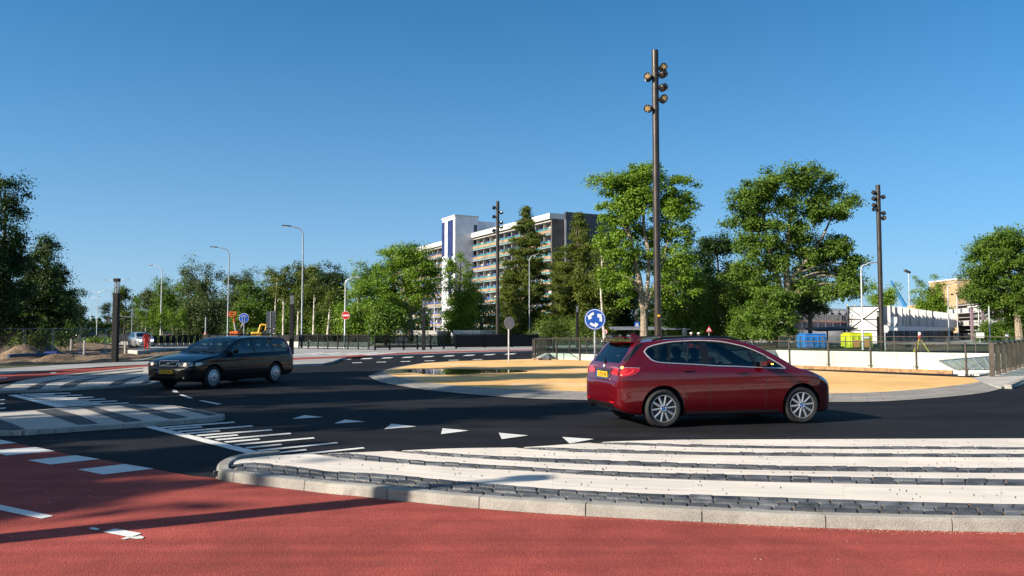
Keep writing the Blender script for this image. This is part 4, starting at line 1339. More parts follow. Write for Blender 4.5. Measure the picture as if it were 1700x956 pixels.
    bm = bmesh.new(); [bm.verts.new(v) for v in vs]; bmesh.ops.convex_hull(bm, input=bm.verts[:])
    me = bpy.data.meshes.new('aerial_fin'); bm.to_mesh(me); bm.free(); me.materials.append(pm)
    o = bpy.data.objects.new('aerial_fin', me); COL.objects.link(o); P(o)
    b = MB(); h0, n0 = car.proj('B', 0, 1.075); h1, n1 = car.proj('B', .22, 1.16)
    b.tube([h0 + n0 * .02, h1 + n1 * .012], .008, 6); b.box(h0 + n0 * .012, (.03, .05, .04)); P(b.build('rear_wiper', M['trim'], None))
    b = MB(); b.lathe([(.032, -.10), (.036, .0), (.030, .0), (.026, -.08)], Matrix.Translation((.03, .52, .30)) @ Matrix.Rotation(-pi / 2, 4, 'Y'), 16, 0, True); P(b.build('exhaust_pipe', M['trim'], None, smooth=True))
    P(car.patch('bumper_skirt', 'B', [(-.62, .315), (.62, .315)], [(-.60, .40), (.60, .40)], M['trim'], None, .003, 12, 4))
    for sd in 'LR':
        P(car.patch('sill_trim', sd, [(1.22, .20), (3.06, .20)], [(1.22, .255), (3.06, .255)], M['paint_dark'], None, .002, 20, 4))

RED = dict(L=4.342, paint='paint_red', wheel_r=.326, axles=(.83, 3.50), track=1.575, wheel_style='spokes', chrome=True, steer=radians(-4), indicator=True,
    top=[(0, .60), (.006, .72), (.02, .775), (.05, .80), (.062, .84), (.085, .93), (.105, 1.03), (.13, 1.075), (.20, 1.165), (.30, 1.30), (.38, 1.41), (.43, 1.462), (.60, 1.490), (.8, 1.512), (1.3, 1.545), (1.75, 1.555), (2.2, 1.535), (2.5, 1.485), (2.75, 1.398), (3.0, 1.275), (3.25, 1.135), (3.40, 1.045), (3.48, 1.015), (3.65, .985), (3.85, .925), (4.0, .865), (4.13, .79), (4.22, .715), (4.28, .655), (4.32, .59), (4.342, .50)],
    bot=[(0, .54), (.012, .43), (.04, .36), (.10, .305), (.3, .23), (.6, .20), (1.2, .185), (3.2, .175), (3.9, .185), (4.15, .20), (4.27, .235), (4.32, .30), (4.342, .42)],
    plan=[(0, .50), (.012, .64), (.04, .735), (.10, .81), (.2, .848), (.4, .872), (.8, .892), (1.3, .90), (3.2, .90), (3.6, .892), (3.85, .86), (4.05, .80), (4.18, .70), (4.27, .58), (4.32, .42), (4.342, .25)],
    side=[(.15, .92), (.25, .955), (.40, .985), (.55, .993), (.68, 1.0), (.80, 1.0), (.92, .985), (1.02, .955), (1.12, .915), (1.25, .86), (1.38, .79), (1.48, .73), (1.56, .68)],
    crown=[(0, .02), (.4, .035), (1, .045), (2.4, .045), (3.3, .04), (4.1, .05), (4.342, .03)],
    rt=[(0, .06), (.3, .06), (.6, .075), (2.4, .085), (3.0, .07), (3.5, .07), (4.1, .09), (4.342, .05)],
    crease=(1.00, -.022, .020),
    dlo_lo=[(.56, 1.27), (.62, 1.19), (.72, 1.128), (.85, 1.105), (1.1, 1.09), (1.5, 1.07), (2.0, 1.045), (2.5, 1.015), (2.9, .995), (3.16, .985)],
    dlo_up=[(.56, 1.28), (.62, 1.335), (.72, 1.375), (.85, 1.405), (1.1, 1.438), (1.5, 1.455), (2.0, 1.432), (2.4, 1.362), (2.8, 1.205), (3.0, 1.095), (3.16, .995)],
    windows=[(.57, .98), (.98, 1.64), (1.70, 2.56), (2.56, 3.15)],
    pillars=[(.96, 1.02, .022), (1.64, 1.66, .075), (2.62, 2.48, .024)],
    screen=[(3.37, .60), (3.38, .0 + .61), (3.25, .70), (2.9, .665), (2.62, .59), (2.56, .54)][1:],
    rear_window=[(1.085, .58), (1.10, .615), (1.25, .60), (1.40, .545), (1.425, .51)],
    seams=[[(1.70, 1.06), (1.705, .7), (1.70, .30)], [(2.78, .985), (2.80, .8), (2.77, .30)], [(.95, 1.09), (1.08, .86), (1.24, .62), (1.26, .45)], [(1.24, .285), (2.1, .27), (2.76, .275)], [(2.80, .96), (3.1, .965), (3.4, .95)], [(.06, .80), (.25, .80), (.38, .74), (.45, .64)], [(3.86, .66), (4.0, .66), (4.18, .64)]],
    handles=[(1.28, .955), (2.30, .915)], mirror=(2.74, 1.02), seats=(1.95, 1.08), extra=red_extra)
pr_, pf_ = G(1101, 710), G(1328.5, 702.5)
dr = (pf_ - pr_); ang = atan2(dr.y, dr.x)
mid = (pr_ + pf_) / 2
# wheels touch the ground at the middle of the near side's tyres
nr = Vector((cos(ang), sin(ang), 0)); lf = Vector((-sin(ang), cos(ang), 0))
rc = mid + lf * (1.575 / 2 + .04) + nr * (4.342 / 2 - (.83 + 3.50) / 2)
make_car(RED, 'dark red family hatchback with bright window trim passing the yellow island', (rc.x, rc.y, 0.0), ang)

# ---------------------------------------------------------------- black estate car
def black_extra(car, P, plate, pm):
    for sd, sg in (('L', 1), ('R', -1)):
        P(car.patch('tail_lamp', sd, [(.035, .72), (.16, .74)], [(.035, 1.40), (.16, 1.38)], M['lamp_red'], None, .005, 6, 12)) if False else None
        b = MB(); vs = []
        for k in range(15):
            z = .80 + .60 * k / 14
            x0 = car.proj('B', sg * .60, z)[0].x
            for dx in (.03, .10, .17 if z < 1.0 else .12):
                h, nn = car.proj(sd, x0 + dx, z); vs.append(h + nn * .005)
        b.add(vs, [(3 * k + j, 3 * k + j + 1, 3 * k + 4 + j, 3 * k + 3 + j) for k in range(14) for j in range(2)])
        P(b.build('tail_lamp', M['lamp_red'], None, fix=True))
        # head lamps: long clear clusters wrapping the corner
        q = [(.36, .645), (.52, .64), (.68, .645), (.80, .655)]; u = [(.36, .745), (.52, .757), (.68, .765), (.80, .765)]
        if sg < 0: q = [(-a, c) for a, c in reversed(q)]; u = [(-a, c) for a, c in reversed(u)]
        o = P(car.patch('headlight', 'F', q, u, M['lamp_clear'], None, .008, 18, 6))
        for yy, rr_, mm in ((.46, .046, 'lamp_clear'), (.60, .050, 'lamp_lit_warm'), (.72, .035, 'lamp_clear')):
            h, nn = car.proj('F', sg * yy, .70)
            b = MB(); b.lathe([(rr_, 0), (rr_ * .8, .014), (0, .018)], Matrix.Translation(h + nn * .006) @ Vector((1, 0, 0)).to_track_quat('Z', 'Y').to_matrix().to_4x4(), 18)
            b.build('lamp_bulb', M[mm], o, smooth=True)
        P(car.patch('headlight', sd, [(4.22, .70), (4.34, .665), (4.46, .655)], [(4.22, .735), (4.34, .755), (4.46, .755)], M['lamp_clear'], None, .008, 12, 5))
        b = MB(); b.lathe([(.035, 0), (.03, .012), (0, .014)], Matrix.Translation(car.proj('F', sg * .62, .33)[0]) @ Matrix.Rotation(pi / 2, 4, 'Y'), 14); P(b.build('fog_lamp', M['lamp_clear'], None))
        b = MB(); b.tube([(.55, sg * .60, 1.475), (.62, sg * .60, 1.525), (1.6, sg * .60, 1.545), (2.35, sg * .60, 1.515), (2.45, sg * .60, 1.47)], .016, 8); P(b.build('roof_rail', M['trim'], None, smooth=True))
        P(car.patch('side_moulding', sd, [(1.40, .50), (3.42, .50)], [(1.40, .56), (3.42, .56)], M['trim'], None, .012, 24, 3))
    g = P(car.patch('grille', 'F', [(-.30, .655), (.30, .655)], [(-.33, .785), (.33, .785)], M['trim'], None, .010, 12, 6))
    b = MB()
    for a in ((-.29, .65, .29, .65), (-.34, .79, .34, .79), (-.30, .652, -.335, .788), (.30, .652, .335, .788)):
        car.line(b, 'F', [(a[0], a[1]), (a[2], a[3])], .011, .012)
    b.build('grille_frame', M['chrome'], g, smooth=True)
    b = MB(); h0, _ = car.proj('F', -.24, .665); h1, _ = car.proj('F', .24, .775)
    b.tube([h0 + Vector((.016, 0, 0)), h1 + Vector((.016, 0, 0))], .006, 6)
    h, _ = car.proj('F', 0, .72); b.lathe([(.028, 0), (.028, .008), (0, .01)], Matrix.Translation(h + Vector((.014, 0, 0))) @ Matrix.Rotation(pi / 2, 4, 'Y'), 18)
    b.build('badge', M['chrome'], g)
    plate('F', 0, .50, '12-GD-KH')
    plate('B', 0, .80, '12-GD-KH')
    P(car.patch('bumper_inlet', 'F', [(-.5, .27), (.5, .27)], [(-.46, .38), (.46, .38)], M['trim'], None, .004, 14, 4))
    P(car.patch('bumper_strip', 'F', [(-.80, .565), (.80, .565)], [(-.80, .605), (.80, .605)], M['trim'], None, .012, 20, 2))
    for y0, y1 in ((.55, .02), (-.02, -.5)):
        b = MB(); P0, n0 = car.proj('T', 3.40, y0); P1, n1 = car.proj('T', 3.34, y1)
        b.tube([P0 + n0 * .012, P1 + n1 * .012], .010, 6); P(b.build('wiper', M['trim'], None))
    b = MB(); b.box((.02, 0, .36), (.12, .07, .05)); b.lathe([(0, -.03), (.025, -.02), (.03, 0), (.025, .02), (0, .03)], Matrix.Translation((-.06, 0, .42)), 12)
    P(b.build('tow_bar', M['trim'], None, smooth=True))
BLACK = dict(L=4.71, paint='paint_black', wheel_r=.316, axles=(1.03, 3.785), track=1.56, wheel_style='cover', chrome=False, steer=radians(2),
    top=[(0, .60), (.008, .70), (.03, .755), (.06, .78), (.075, .85), (.10, 1.0), (.13, 1.06), (.22, 1.22), (.31, 1.38), (.36, 1.435), (.5, 1.452), (1.0, 1.478), (1.8, 1.488), (2.3, 1.468), (2.55, 1.428), (2.75, 1.355), (3.0, 1.235), (3.25, 1.105), (3.43, 1.010), (3.50, .995), (3.8, .965), (4.1, .925), (4.35, .87), (4.52, .815), (4.58, .78), (4.63, .64), (4.67, .61), (4.70, .56), (4.71, .50)],
    bot=[(0, .52), (.015, .40), (.05, .33), (.2, .27), (.6, .22), (1.4, .19), (3.4, .19), (4.2, .20), (4.5, .22), (4.65, .25), (4.70, .32), (4.71, .42)],
    plan=[(0, .60), (.015, .74), (.05, .80), (.12, .845), (.3, .872), (.8, .89), (1.4, .90), (3.3, .90), (3.8, .892), (4.15, .875), (4.4, .845), (4.55, .79), (4.64, .70), (4.69, .55), (4.71, .38)],
    side=[(.15, .93), (.25, .965), (.42, .99), (.6, 1.0), (.78, .992), (.90, .965), (.98, .935), (1.1, .895), (1.25, .842), (1.38, .785), (1.48, .74)],
    crown=[(0, .02), (.4, .03), (1, .035), (2.4, .035), (3.3, .035), (4.2, .05), (4.71, .02)],
    rt=[(0, .05), (.3, .05), (.6, .06), (2.4, .065), (3.0, .06), (3.5, .06), (4.3, .07), (4.71, .04)],
    crease=(.93, -.012, .045),
    dlo_lo=[(.28, .995), (.33, .985), (.42, .982), (.7, .98), (1.2, .975), (2.0, .965), (2.8, .955), (3.22, .95)],
    dlo_up=[(.28, 1.03), (.33, 1.13), (.42, 1.335), (.5, 1.375), (.9, 1.398), (1.8, 1.402), (2.3, 1.375), (2.6, 1.29), (2.9, 1.15), (3.1, 1.04), (3.22, .958)],
    windows=[(.30, 1.08), (1.15, 1.96), (2.04, 3.2)],
    pillars=[(1.10, 1.13, .045), (1.99, 2.02, .05)],
    screen=[(3.41, .56), (3.30, .70), (2.9, .665), (2.62, .60), (2.56, .54)],
    rear_window=[(1.075, .60), (1.09, .64), (1.25, .625), (1.385, .58), (1.40, .55)],
    seams=[[(2.02, .96), (2.03, .6), (2.02, .28)], [(3.12, .95), (3.14, .7), (3.12, .28)], [(1.02, .97), (1.20, .75), (1.38, .5), (1.40, .30)], [(1.40, .27), (3.12, .27)], [(3.2, .93), (3.8, .915), (4.4, .80)]],
    handles=[(1.55, .87), (2.52, .86)], mirror=(2.98, .985), seats=(2.22, 1.32), extra=black_extra)
pf_, pr_ = G(350.5, 644.5), G(456, 634.8)
dr = (pf_ - pr_); ang_b = atan2(dr.y, dr.x)
nr = Vector((cos(ang_b), sin(ang_b), 0)); lf = Vector((-sin(ang_b), cos(ang_b), 0))
rc = (pf_ + pr_) / 2 - lf * (1.56 / 2 + .04) + nr * (4.71 / 2 - (1.03 + 3.785) / 2)
black_car = make_car(BLACK, 'black estate car with silver wheel covers driving round the yellow island', (rc.x, rc.y, 0.0), ang_b)
BLACK_AT = (rc.copy(), ang_b)
# ================================================================== RAILINGS, MASTS, LAMPS, SIGNS
def railing(name, label, p0, p1, n, h=1.18, z0=.05, mat_='rail_brown', glass='glass_rail', clamp=True, lean=(0, 0), group=None, gl0=.16, post=(.05, .09), cap=True):
    """posts, handrail and one glass pane per bay"""
    p0 = Vector((p0[0], p0[1], 0)); p1 = Vector((p1[0], p1[1], 0))
    d = (p1 - p0); L = d.length; d /= L; a = atan2(d.y, d.x)
    root = thing(name, label, 'railing', (p0.x, p0.y, z0), a, group)
    b = MB(); b.box((L / 2, 0, h - .02), (L + .06, .07, .045), 0, 0, None, .008); b.build('handrail', M[mat_], root)
    st = L / n
    for i in range(n + 1):
        b = MB(); b.box((i * st, 0, h / 2 - .02), (post[0], post[1], h - .04), 0, 0, None, .005)
        if clamp:
            b.box((i * st, 0, .008), (.15, .14, .016))
            b.box((i * st, -.055, .22), (.20, .03, .035)); b.box((i * st + .06, -.06, .12), (.035, .03, .26))
        b.build('post', M[mat_], root)
        if i < n:
            b = MB(); b.box(((i + .5) * st, .012, gl0 + (h - .08 - gl0) / 2), (st - post[0] - .03, .014, h - .08 - gl0)); b.build('glass_pane', M[glass], root)
    return root
off = PE2 * -.25
railing('glass_railing', 'long bronze glass railing along the near edge of the underpass beside the yellow island', PA0 + off, PA1 + off, 13)
rB0 = Vector((16.75, 27.9)); rB1 = Vector((24.4, 37.6))
railing('glass_railing', 'bronze glass railing with dark flat posts turning away beside the pale pavement', rB0, rB1, 8, h=1.22, clamp=True, post=(.05, .16))
q = PIT[3] + Vector((.5, .55)); q1 = PIT[2] + Vector((.5, .55))
railing('glass_railing', 'far bronze glass railing on top of the long white underpass wall', q, q1, 13, h=1.2, z0=.05, clamp=False)
railing('glass_railing', 'short bronze glass railing behind the white wall end near the stairs', PIT[5] + Vector((.3, .3)), PIT[4] + Vector((.3, .3)), 4, h=1.15, z0=.05, clamp=False)
railing('glass_railing', 'short glass railing running away from the near end of the underpass', PA0 + Vector((-.28, .35)), PIT[5] + Vector((-.25, .2)), 6, h=1.15, clamp=False)
# sloping glass roof inside the pit
sg = thing('glass_canopy', 'tilted pale glass roof panel rising out of the underpass', 'glass roof', (0, 0, 0))
cp = [AT(1560, 599, 42), AT(1650, 591, 46), AT(1660, 613, 35.5), AT(1588, 613.5, 34)]
b = MB(); b.extrude(cp, (0, 0, -.04)); b.build('glass_pane', plain('frosted roof glass', (.36, .47, .45), .12, 0, Alpha=.85), sg)
b = MB()
for k in range(6):
    t = k / 5; b.tube([cp[0].lerp(cp[1], t) + Vector((0, 0, .03)), cp[3].lerp(cp[2], t) + Vector((0, 0, .03))], .035, 6)
b.tube([cp[3], cp[0], cp[1]], .05, 6)
b.build('roof_frame', M['galv'], sg)
# timber edging in front of the railing
tb = thing('timber_edging', 'brown timber beam laid along the foot of the railing on the island', 'timber beam', (0, 0, 0))
for (t0, t1) in ((.30, .64), (.645, .985)):
    a = PA0 + (PA1 - PA0) * t0 + PE2 * -.55; c = PA0 + (PA1 - PA0) * t1 + PE2 * -.62
    b = MB(); d = c - a; b.box(((a.x + c.x) / 2, (a.y + c.y) / 2, .125), (d.length, .10, .15), atan2(d.y, d.x), 0, None, .01); b.build('beam', M['timber'], tb)
rub = MB(); r = random.Random(5)
for i in range(26):
    p = G(889 + r.random() * 22, 596.6 + r.random() * 1.2, .06); rub.box((p.x, p.y, .09), (r.uniform(.1, .4), r.uniform(.1, .3), r.uniform(.05, .14)), r.random() * 3, 0, None, .02)
tag(rub.build('rubble', M['dirt']), 'small heap of brown rubble at the near end of the railing', 'rubble', None, 'stuff')

# railings on the left: black posts over dark glass, with a low white wall beyond
def G3(px, py): p = G(px, py); return Vector((p.x, p.y))
railing('glass_railing', 'black railing with clear glass before the low white wall on the left', G3(496, 580.5), G3(612, 582.5), 7, h=1.25, z0=.11, mat_='rail_black', glass='glass_dark', clamp=True, post=(.08, .10))
railing('glass_railing', 'black railing with dark glass between the corner and the black panel fence', G3(622, 583.5), G3(757, 580.5), 6, h=1.25, z0=.11, mat_='rail_black', glass='glass_dark', post=(.09, .10))
pf = thing('panel_fence', 'solid black panel fence behind the slim black mast', 'fence', (0, 0, 0))
a = G3(757, 579.5); c = G3(893, 577.5); d = c - a; an = atan2(d.y, d.x)
for i in range(3):
    m_ = a + d * ((i + .5) / 3); b = MB(); b.box((m_.x, m_.y, .72), (d.length / 3 - .05, .05, 1.12), an); b.build('panel', M['rail_black'], pf)
b = MB(); b.box(((a.x + c.x) / 2, (a.y + c.y) / 2, 1.32), (d.length, .09, .06), an); b.build('top_rail', M['rail_black'], pf)
for i in range(4):
    m_ = a + d * (i / 3); b = MB(); b.box((m_.x, m_.y, .68), (.14, .16, 1.36), an); b.build('post', M['rail_black'], pf)
railing('glass_railing', 'thin grey railing with clear glass between the panel fence and the yellow island', G3(894, 577), Vector((3.4, 64)), 3, h=1.1, z0=0, mat_='rail_black', clamp=False)
# tall clear glass box at the corner
gb = thing('glass_shelter', 'clear glass lift enclosure standing at the black railing corner', 'glass enclosure', (*G3(612, 575), 0))
b = MB(); 
for (x, y, w, l) in ((1.4, 0, 2.8, .03), (0, 1.2, .03, 2.4), (2.8, 1.2, .03, 2.4)): b.box((x, y, 1.35), (w, l, 2.7))
b.build('glass_pane', M['glass_rail'], gb)
b = MB()
for x in (0, 2.8):
    for y in (0, 2.4): b.box((x, y, 1.37), (.06, .06, 2.74))
b.build('frame', M['galv'], gb)
lw = thing('low_wall', 'low white concrete wall under dark slats beyond the left glass railing', 'wall', (0, 0, 0))
a = Vector((XA(470, 84), 84)); c = Vector((XA(612, 80), 80)); d = c - a; an = atan2(d.y, d.x)
k = 6
for i in range(k):
    m_ = a + d * ((i + .5) / k); b = MB(); b.box((m_.x, m_.y, .27), (d.length / k - .03, .3, .58), an); b.build('wall_block', M['white_wall'], lw)
b = MB()
for i in range(70):
    m_ = a + d * (i / 69); b.box((m_.x, m_.y + .1, .92), (d.length / 69 * .8, .02, .68), an)
b.build('slat_panel', M['rail_black'], lw)

# black mesh fence panels along the tram track
def black_fence(label, pA, pB, n, h=1.15, z=0.0):
    root = thing('black_fence', label, 'fence', (0, 0, 0), 0, 'black fences along the track')
    a = Vector(pA); c = Vector(pB); d = c - a; an = atan2(d.y, d.x)
    b = MB(); b.box(((a.x + c.x) / 2, (a.y + c.y) / 2, z + h), (d.length, .05, .06), an); b.build('top_rail', M['rail_black'], root)
    pass
    for i in range(n):
        m_ = a + d * ((i + .5) / n); b = MB(); b.box((m_.x, m_.y, z + h * .56), (d.length / n - .25, .03, h * .78), an); b.build('panel', M['rail_black'], root)
        bf = MB(); bf.box((m_.x, m_.y, z + .08), (d.length / n * .6, .3, .18), an); bf.build('concrete_foot', M['concrete'], root)
    pass
    for i in range(n + 1):
        m_ = a + d * (i / n); b = MB(); b.box((m_.x, m_.y, z + h / 2), (.07, .07, h), an); b.build('post', M['rail_black'], root)
black_fence('black panel fence beside the silver car, running behind the black estate car', G3(252, 572.5), G3(342, 571.5), 9)
black_fence('black panel fence farther left behind the wire site fence', G3(163, 566.5), G3(216, 570), 8)
black_fence('black panel fence seen over the roof of the black estate car', Vector((XA(336, 97), 97)), Vector((XA(492, 90), 90)), 12, 1.2)

# wire mesh site fence
hs = thing('site_fence', 'wire mesh building site fence in front of the dirt heaps', 'fence', (0, 0, 0))
fa = Vector((XA(-60, 62), 62)); fb = Vector((XA(218, 72), 72)); d = fb - fa; nP = 6
for i in range(nP):
    a = fa + d * (i / nP); c = fa + d * ((i + 1) / nP); u = (c - a).normalized(); Lp = (c - a).length - .12
    fr = MB(); pz = -.35; ht = 2.2
    A = [Vector((a.x, a.y, pz)), Vector((a.x, a.y, pz + ht)), Vector((a.x + u.x * Lp, a.y + u.y * Lp, pz + ht)), Vector((a.x + u.x * Lp, a.y + u.y * Lp, pz))]
    fr.tube([A[0], A[1]], .021, 6); fr.tube([A[3], A[2]], .021, 6); fr.tube([A[1], A[2]], .021, 6); fr.tube([A[0] + Vector((0, 0, .15)), A[3] + Vector((0, 0, .15))], .021, 6)
    o = fr.build('fence_frame', M['galv'], hs)
    w = MB(); k = 24
    for j in range(1, k):
        p = A[0].lerp(A[3], j / k); w.tube([p + Vector((0, 0, .15)), p + Vector((0, 0, ht))], .0035, 3, 0, False)
    for j in range(1, 10):
        z = Vector((0, 0, .15 + (ht - .15) * j / 10)); w.tube([A[0] + z, A[3] + z], .0035, 3, 0, False)
    w.build('wire_mesh', M['galv'], o)
    f = MB(); f.box((a.x, a.y, pz - .02), (.7, .24, .16), atan2(u.y, u.x), 0, None, .04); f.build('fence_foot', M['grey_conc'], hs)
for k, (px, py, t) in enumerate([(139.5, 584.5, 569), (207.5, 585, 570.5), (118, 577, 567)]):
    Y = 62 - k * 1.0
    p = AT(px, py, Y); zt = HZ(t, Y); b = MB(); b.box((p.x, Y, (p.z + zt) / 2), (.12, .12, zt - p.z + .4), 0, 0, None, .01)
    tag(b.build('wooden_stake', M['concrete']), ['pale stake in the dirt left of the tall black light column', 'pale stake in the dirt right of the tall black light column', 'pale stake behind the sand heaps'][k], 'stake', 'stakes in the dirt')
b = MB(); p0 = G(14, 591, -.1); p1 = G(76, 589, -.1)
b.tube([p0, (p0 + p1) / 2 + Vector((0, 0, .03)), p1], .13, 10); tag(b.build('pipe', plain('blue plastic pipe', (.015, .05, .11), .4), smooth=True), 'dark blue plastic pipe lying in front of the sand heap', 'pipe')
b = MB(); p0 = G(86, 590, -.2)
b.box((p0.x, p0.y, -.05), (.9, .6, .3), .3, 0, None, .08); tag(b.build('tarpaulin', plain('blue sheet', (.02, .05, .22), .6)), 'small folded blue tarpaulin on the dirt by the pipe', 'tarpaulin')

# ------------------------------------------------------------------ light masts with spotlights
def mast(px, Y, h, label, lights, r=.155, lens_lit=True, z0=0.0):
    x = XA(px, Y)
    root = thing('light_mast', label, 'light mast', (x, Y, z0), 0, 'spotlight masts round the roundabout')
    b = MB(); b.lathe([(r, 0), (r, h - .01), (r - .01, h), (0, h)], None, 28); b.lathe([(r + .05, 0), (r + .05, .03), (r, .035)], None, 28)
    b.build('pole', M['mast'], root, smooth=True)
    for (side, z, yaw, pitch, lit, big) in lights:
        lt = empty('spotlight', (0, 0, z)); lt.parent = root
        sx = side * (r + .05)
        b = MB(); b.tube([(side * r * .5, -.02, 0), (side * (r + .12), -.05, .0)], .035, 8); b.lathe([(r + .012, -.05), (r + .012, .05)], None, 20)
        b.build('bracket', M['mast'], lt)
        R = Matrix.Translation((side * (r + .20), -.08, 0)) @ Matrix.Rotation(yaw, 4, 'Z') @ Matrix.Rotation(pitch, 4, 'X')
        s = 1.0
        b = MB(); b.lathe([(0, -.16), (.10, -.16), (.14, -.13), (.165, .02), (.175, .13), (.165, .13), (.155, .10)], R, 24)
        for f in range(4): b.lathe([(.15 + .01 * f, -.13 + f * .03), (.18, -.125 + f * .03), (.15 + .01 * f, -.12 + f * .03)], R, 24)
        b.build('lamp_housing', M['lamp_house'], lt, smooth=True)
        b = MB(); b.lathe([(.155, .095), (0, .10)], R, 24); o = b.build('lens', M['lens_dark'] if not lit else M['lens_warm'], lt)
        g = MB()
        for a in range(6):
            for rr_ in (.05, .105):
                t = a * pi / 3 + (rr_ > .06) * .5
                g.lathe([(.030, .104), (.022, .112), (0, .114)], R @ Matrix.Translation((rr_ * cos(t), rr_ * sin(t), 0)), 8)
        g.build('led_lenses', M['led'] if lit else M['lens_dark'], o)
    return root
M['lamp_house'] = mat('spotlight housing', (.10, .095, .09), .3, .8, .15, 8)
M['lens_warm'] = plain('amber lens', (.16, .09, .03), .12, 0, Coat_Weight=1.0)
M['led'] = plain('warm lens glass', (.50, .33, .13), .15, 0, Coat_Weight=1.0)
M['lens_dark'] = plain('dark lens', (.02, .018, .015), .1, 0, Coat_Weight=1.0)
D = radians
s = 36.5 / F_PX
ml = []
def zpx(py, Y): return HZ(py, Y)
tall = mast(1092, 36.5, zpx(83.5, 36.5), 'tallest bronze mast with six spotlights rising behind the red car', [
    (1, zpx(113, 36.5), D(12), D(80), True, 0), (1, zpx(124, 36.5), D(120), D(62), False, 0), (-1, zpx(129, 36.5), D(-20), D(74), True, 0),
    (1, zpx(146, 36.5), D(120), D(64), False, 0), (1, zpx(165, 36.5), D(14), D(80), True, 0), (-1, zpx(181, 36.5), D(-28), D(100), True, 0)])
b = MB(); z = zpx(524, 36.5); b.box((.02, -.158, z), (.11, .012, .09)); b.build('sticker', M['plate'], tall)
mast(826, 79, zpx(334, 79), 'slim black mast with small spotlights in front of the apartment block', [
    (-1, zpx(345, 79), D(-70), D(70), False, 0), (1, zpx(353, 79), D(70), D(70), False, 0), (-1, zpx(360, 79), D(-70), D(70), False, 0), (1, zpx(369.5, 79), D(70), D(70), False, 0), (1, zpx(377, 79), D(70), D(70), False, 0), (-1, zpx(383, 79), D(-70), D(70), False, 0)], r=.17)
mast(1463.5, 66, zpx(307, 66), 'bronze spotlight mast in front of the white panelled building on the right', [
    (-1, zpx(320, 66), D(-60), D(70), False, 0), (1, zpx(327, 66), D(80), D(70), False, 0), (-1, zpx(330, 66), D(-60), D(70), False, 0), (-1, zpx(341, 66), D(-60), D(70), False, 0), (1, zpx(354, 66), D(80), D(70), False, 0), (1, zpx(362, 66), D(20), D(80), True, 0), (-1, zpx(347, 66), D(-10), D(80), False, 0)], r=.185)

# ------------------------------------------------------------------ black light columns with glass lantern tops
M['lantern'] = pane('lantern glass', (.80, .82, .82), .96)
def column(x, Y, h, label, r=.135, z0=0.0):
    root = thing('light_column', label, 'light column', (x, Y, z0), 0, 'black lantern columns')
    b = MB(); b.box((0, 0, (h - .75) / 2), (2 * r, 2 * r, h - .75), 0, 0, None, .02); b.build('column', M['rail_black'], root)
    b = MB(); b.lathe([(r * .82, h - .75), (r * .82, h - .15)], None, 20); b.build('lantern_glass', M['lantern'], root, smooth=True)
    b = MB(); b.lathe([(r * .25, h - .75), (r * .25, h - .5), (r * .6, h - .45), (r * .6, h - .42), (r * .25, h - .40), (r * .25, h - .15)], None, 16)
    for a in range(4): b.box((r * .95 * cos(a * pi / 2 + pi / 4), r * .95 * sin(a * pi / 2 + pi / 4), h - .45), (.018, .018, .62))
    b.build('lamp_core', M['galv'], root)
    b = MB(); b.box((0, 0, h - .08), (2 * r, 2 * r, .16), 0, 0, None, .02); b.build('cap', M['rail_black'], root)
    return root
column(XA(192, 40.6), 40.6, 4.33, 'black lantern column standing between the dirt site and the black estate car')
column(XA(484.3, 52.5), 52.5, HZ(486, 52.5), 'black lantern column just behind the tail of the black estate car')
column(XA(703.5, 65), 65, HZ(495, 65), 'black lantern column at the dark glass railing before the apartment block')
column(XA(958.5, 81), 81, HZ(505.5, 81), 'black lantern column left of the blue roundabout sign')
column(XA(1056.8, 94), 94, HZ(511.5, 94), 'black lantern column carrying the small blue crossing sign')
column(XA(1458, 105), 105, HZ(516, 105), 'black lantern column beside the right bronze mast')
column(XA(1176.5, 112), 112, HZ(520, 112), 'black lantern column in the trees above the roadworks triangle')
column(-8.1, 4.28, 4.9, 'black lantern column beside the red cycle path, outside the view', r=.14)

# ------------------------------------------------------------------ street lamps
def lamp(px, Y, h, label, arms, mat_='lamp_grey', reach=2.0, drop=.9, r=.085, group='street lamps'):
    root = thing('street_lamp', label, 'street lamp', (XA(px, Y), Y, 0), 0, group)
    b = MB(); b.tube([(0, 0, -.3), (0, 0, 1.2), (0, 0, 1.25), (0, 0, h - drop)], [r * 1.25, r * 1.2, r, r * .7], 12); b.build('pole', M[mat_], root, smooth=True)
    for sd in arms:
        b = MB(); P = []
        for k in range(9):
            a = k / 8 * pi / 2; R = drop * .75
            P.append((sd * (R - R * cos(a)), 0, h - drop + (drop - .12) * sin(a)))
        P.append((sd * reach * .75, 0, h + .02)); P.append((sd * reach, 0, h + .06))
        b.tube(P, [r * .68] * 9 + [r * .6, r * .5], 8); b.build('arm', M[mat_], root, smooth=True)
        b = MB(); R = Matrix.Rotation(sd * -.06, 3, 'Y')
        b.box((sd * (reach + .32), 0, h + .075), (.85, .26, .10), 0, 0, R, .04); o = b.build('lamp_head', M['rail_black'] if mat_ == 'lamp_grey' else M['lamp_grey'], root, smooth=True)
        b = MB(); b.box((sd * (reach + .42), 0, h + .012), (.45, .2, .02), 0, 0, R); b.build('lens', M['sign_white'], o)
    return root
lamp(501, 74, HZ(376, 74), 'tall grey street lamp right of the black lantern column, arm to the left', [-1], reach=1.25)
lamp(378, 93, HZ(411, 93), 'grey street lamp behind the roof of the black estate car, arm to the left', [-1], reach=1.5)
lamp(266.5, 118, HZ(441, 118), 'pale street lamp above the silver car, arm to the left', [-1], 'lamp_white', reach=1.5)
lamp(190, 150, HZ(465, 150), 'double armed street lamp half hidden by the tall black lantern column', [-1, 1], 'lamp_white', reach=1.7)
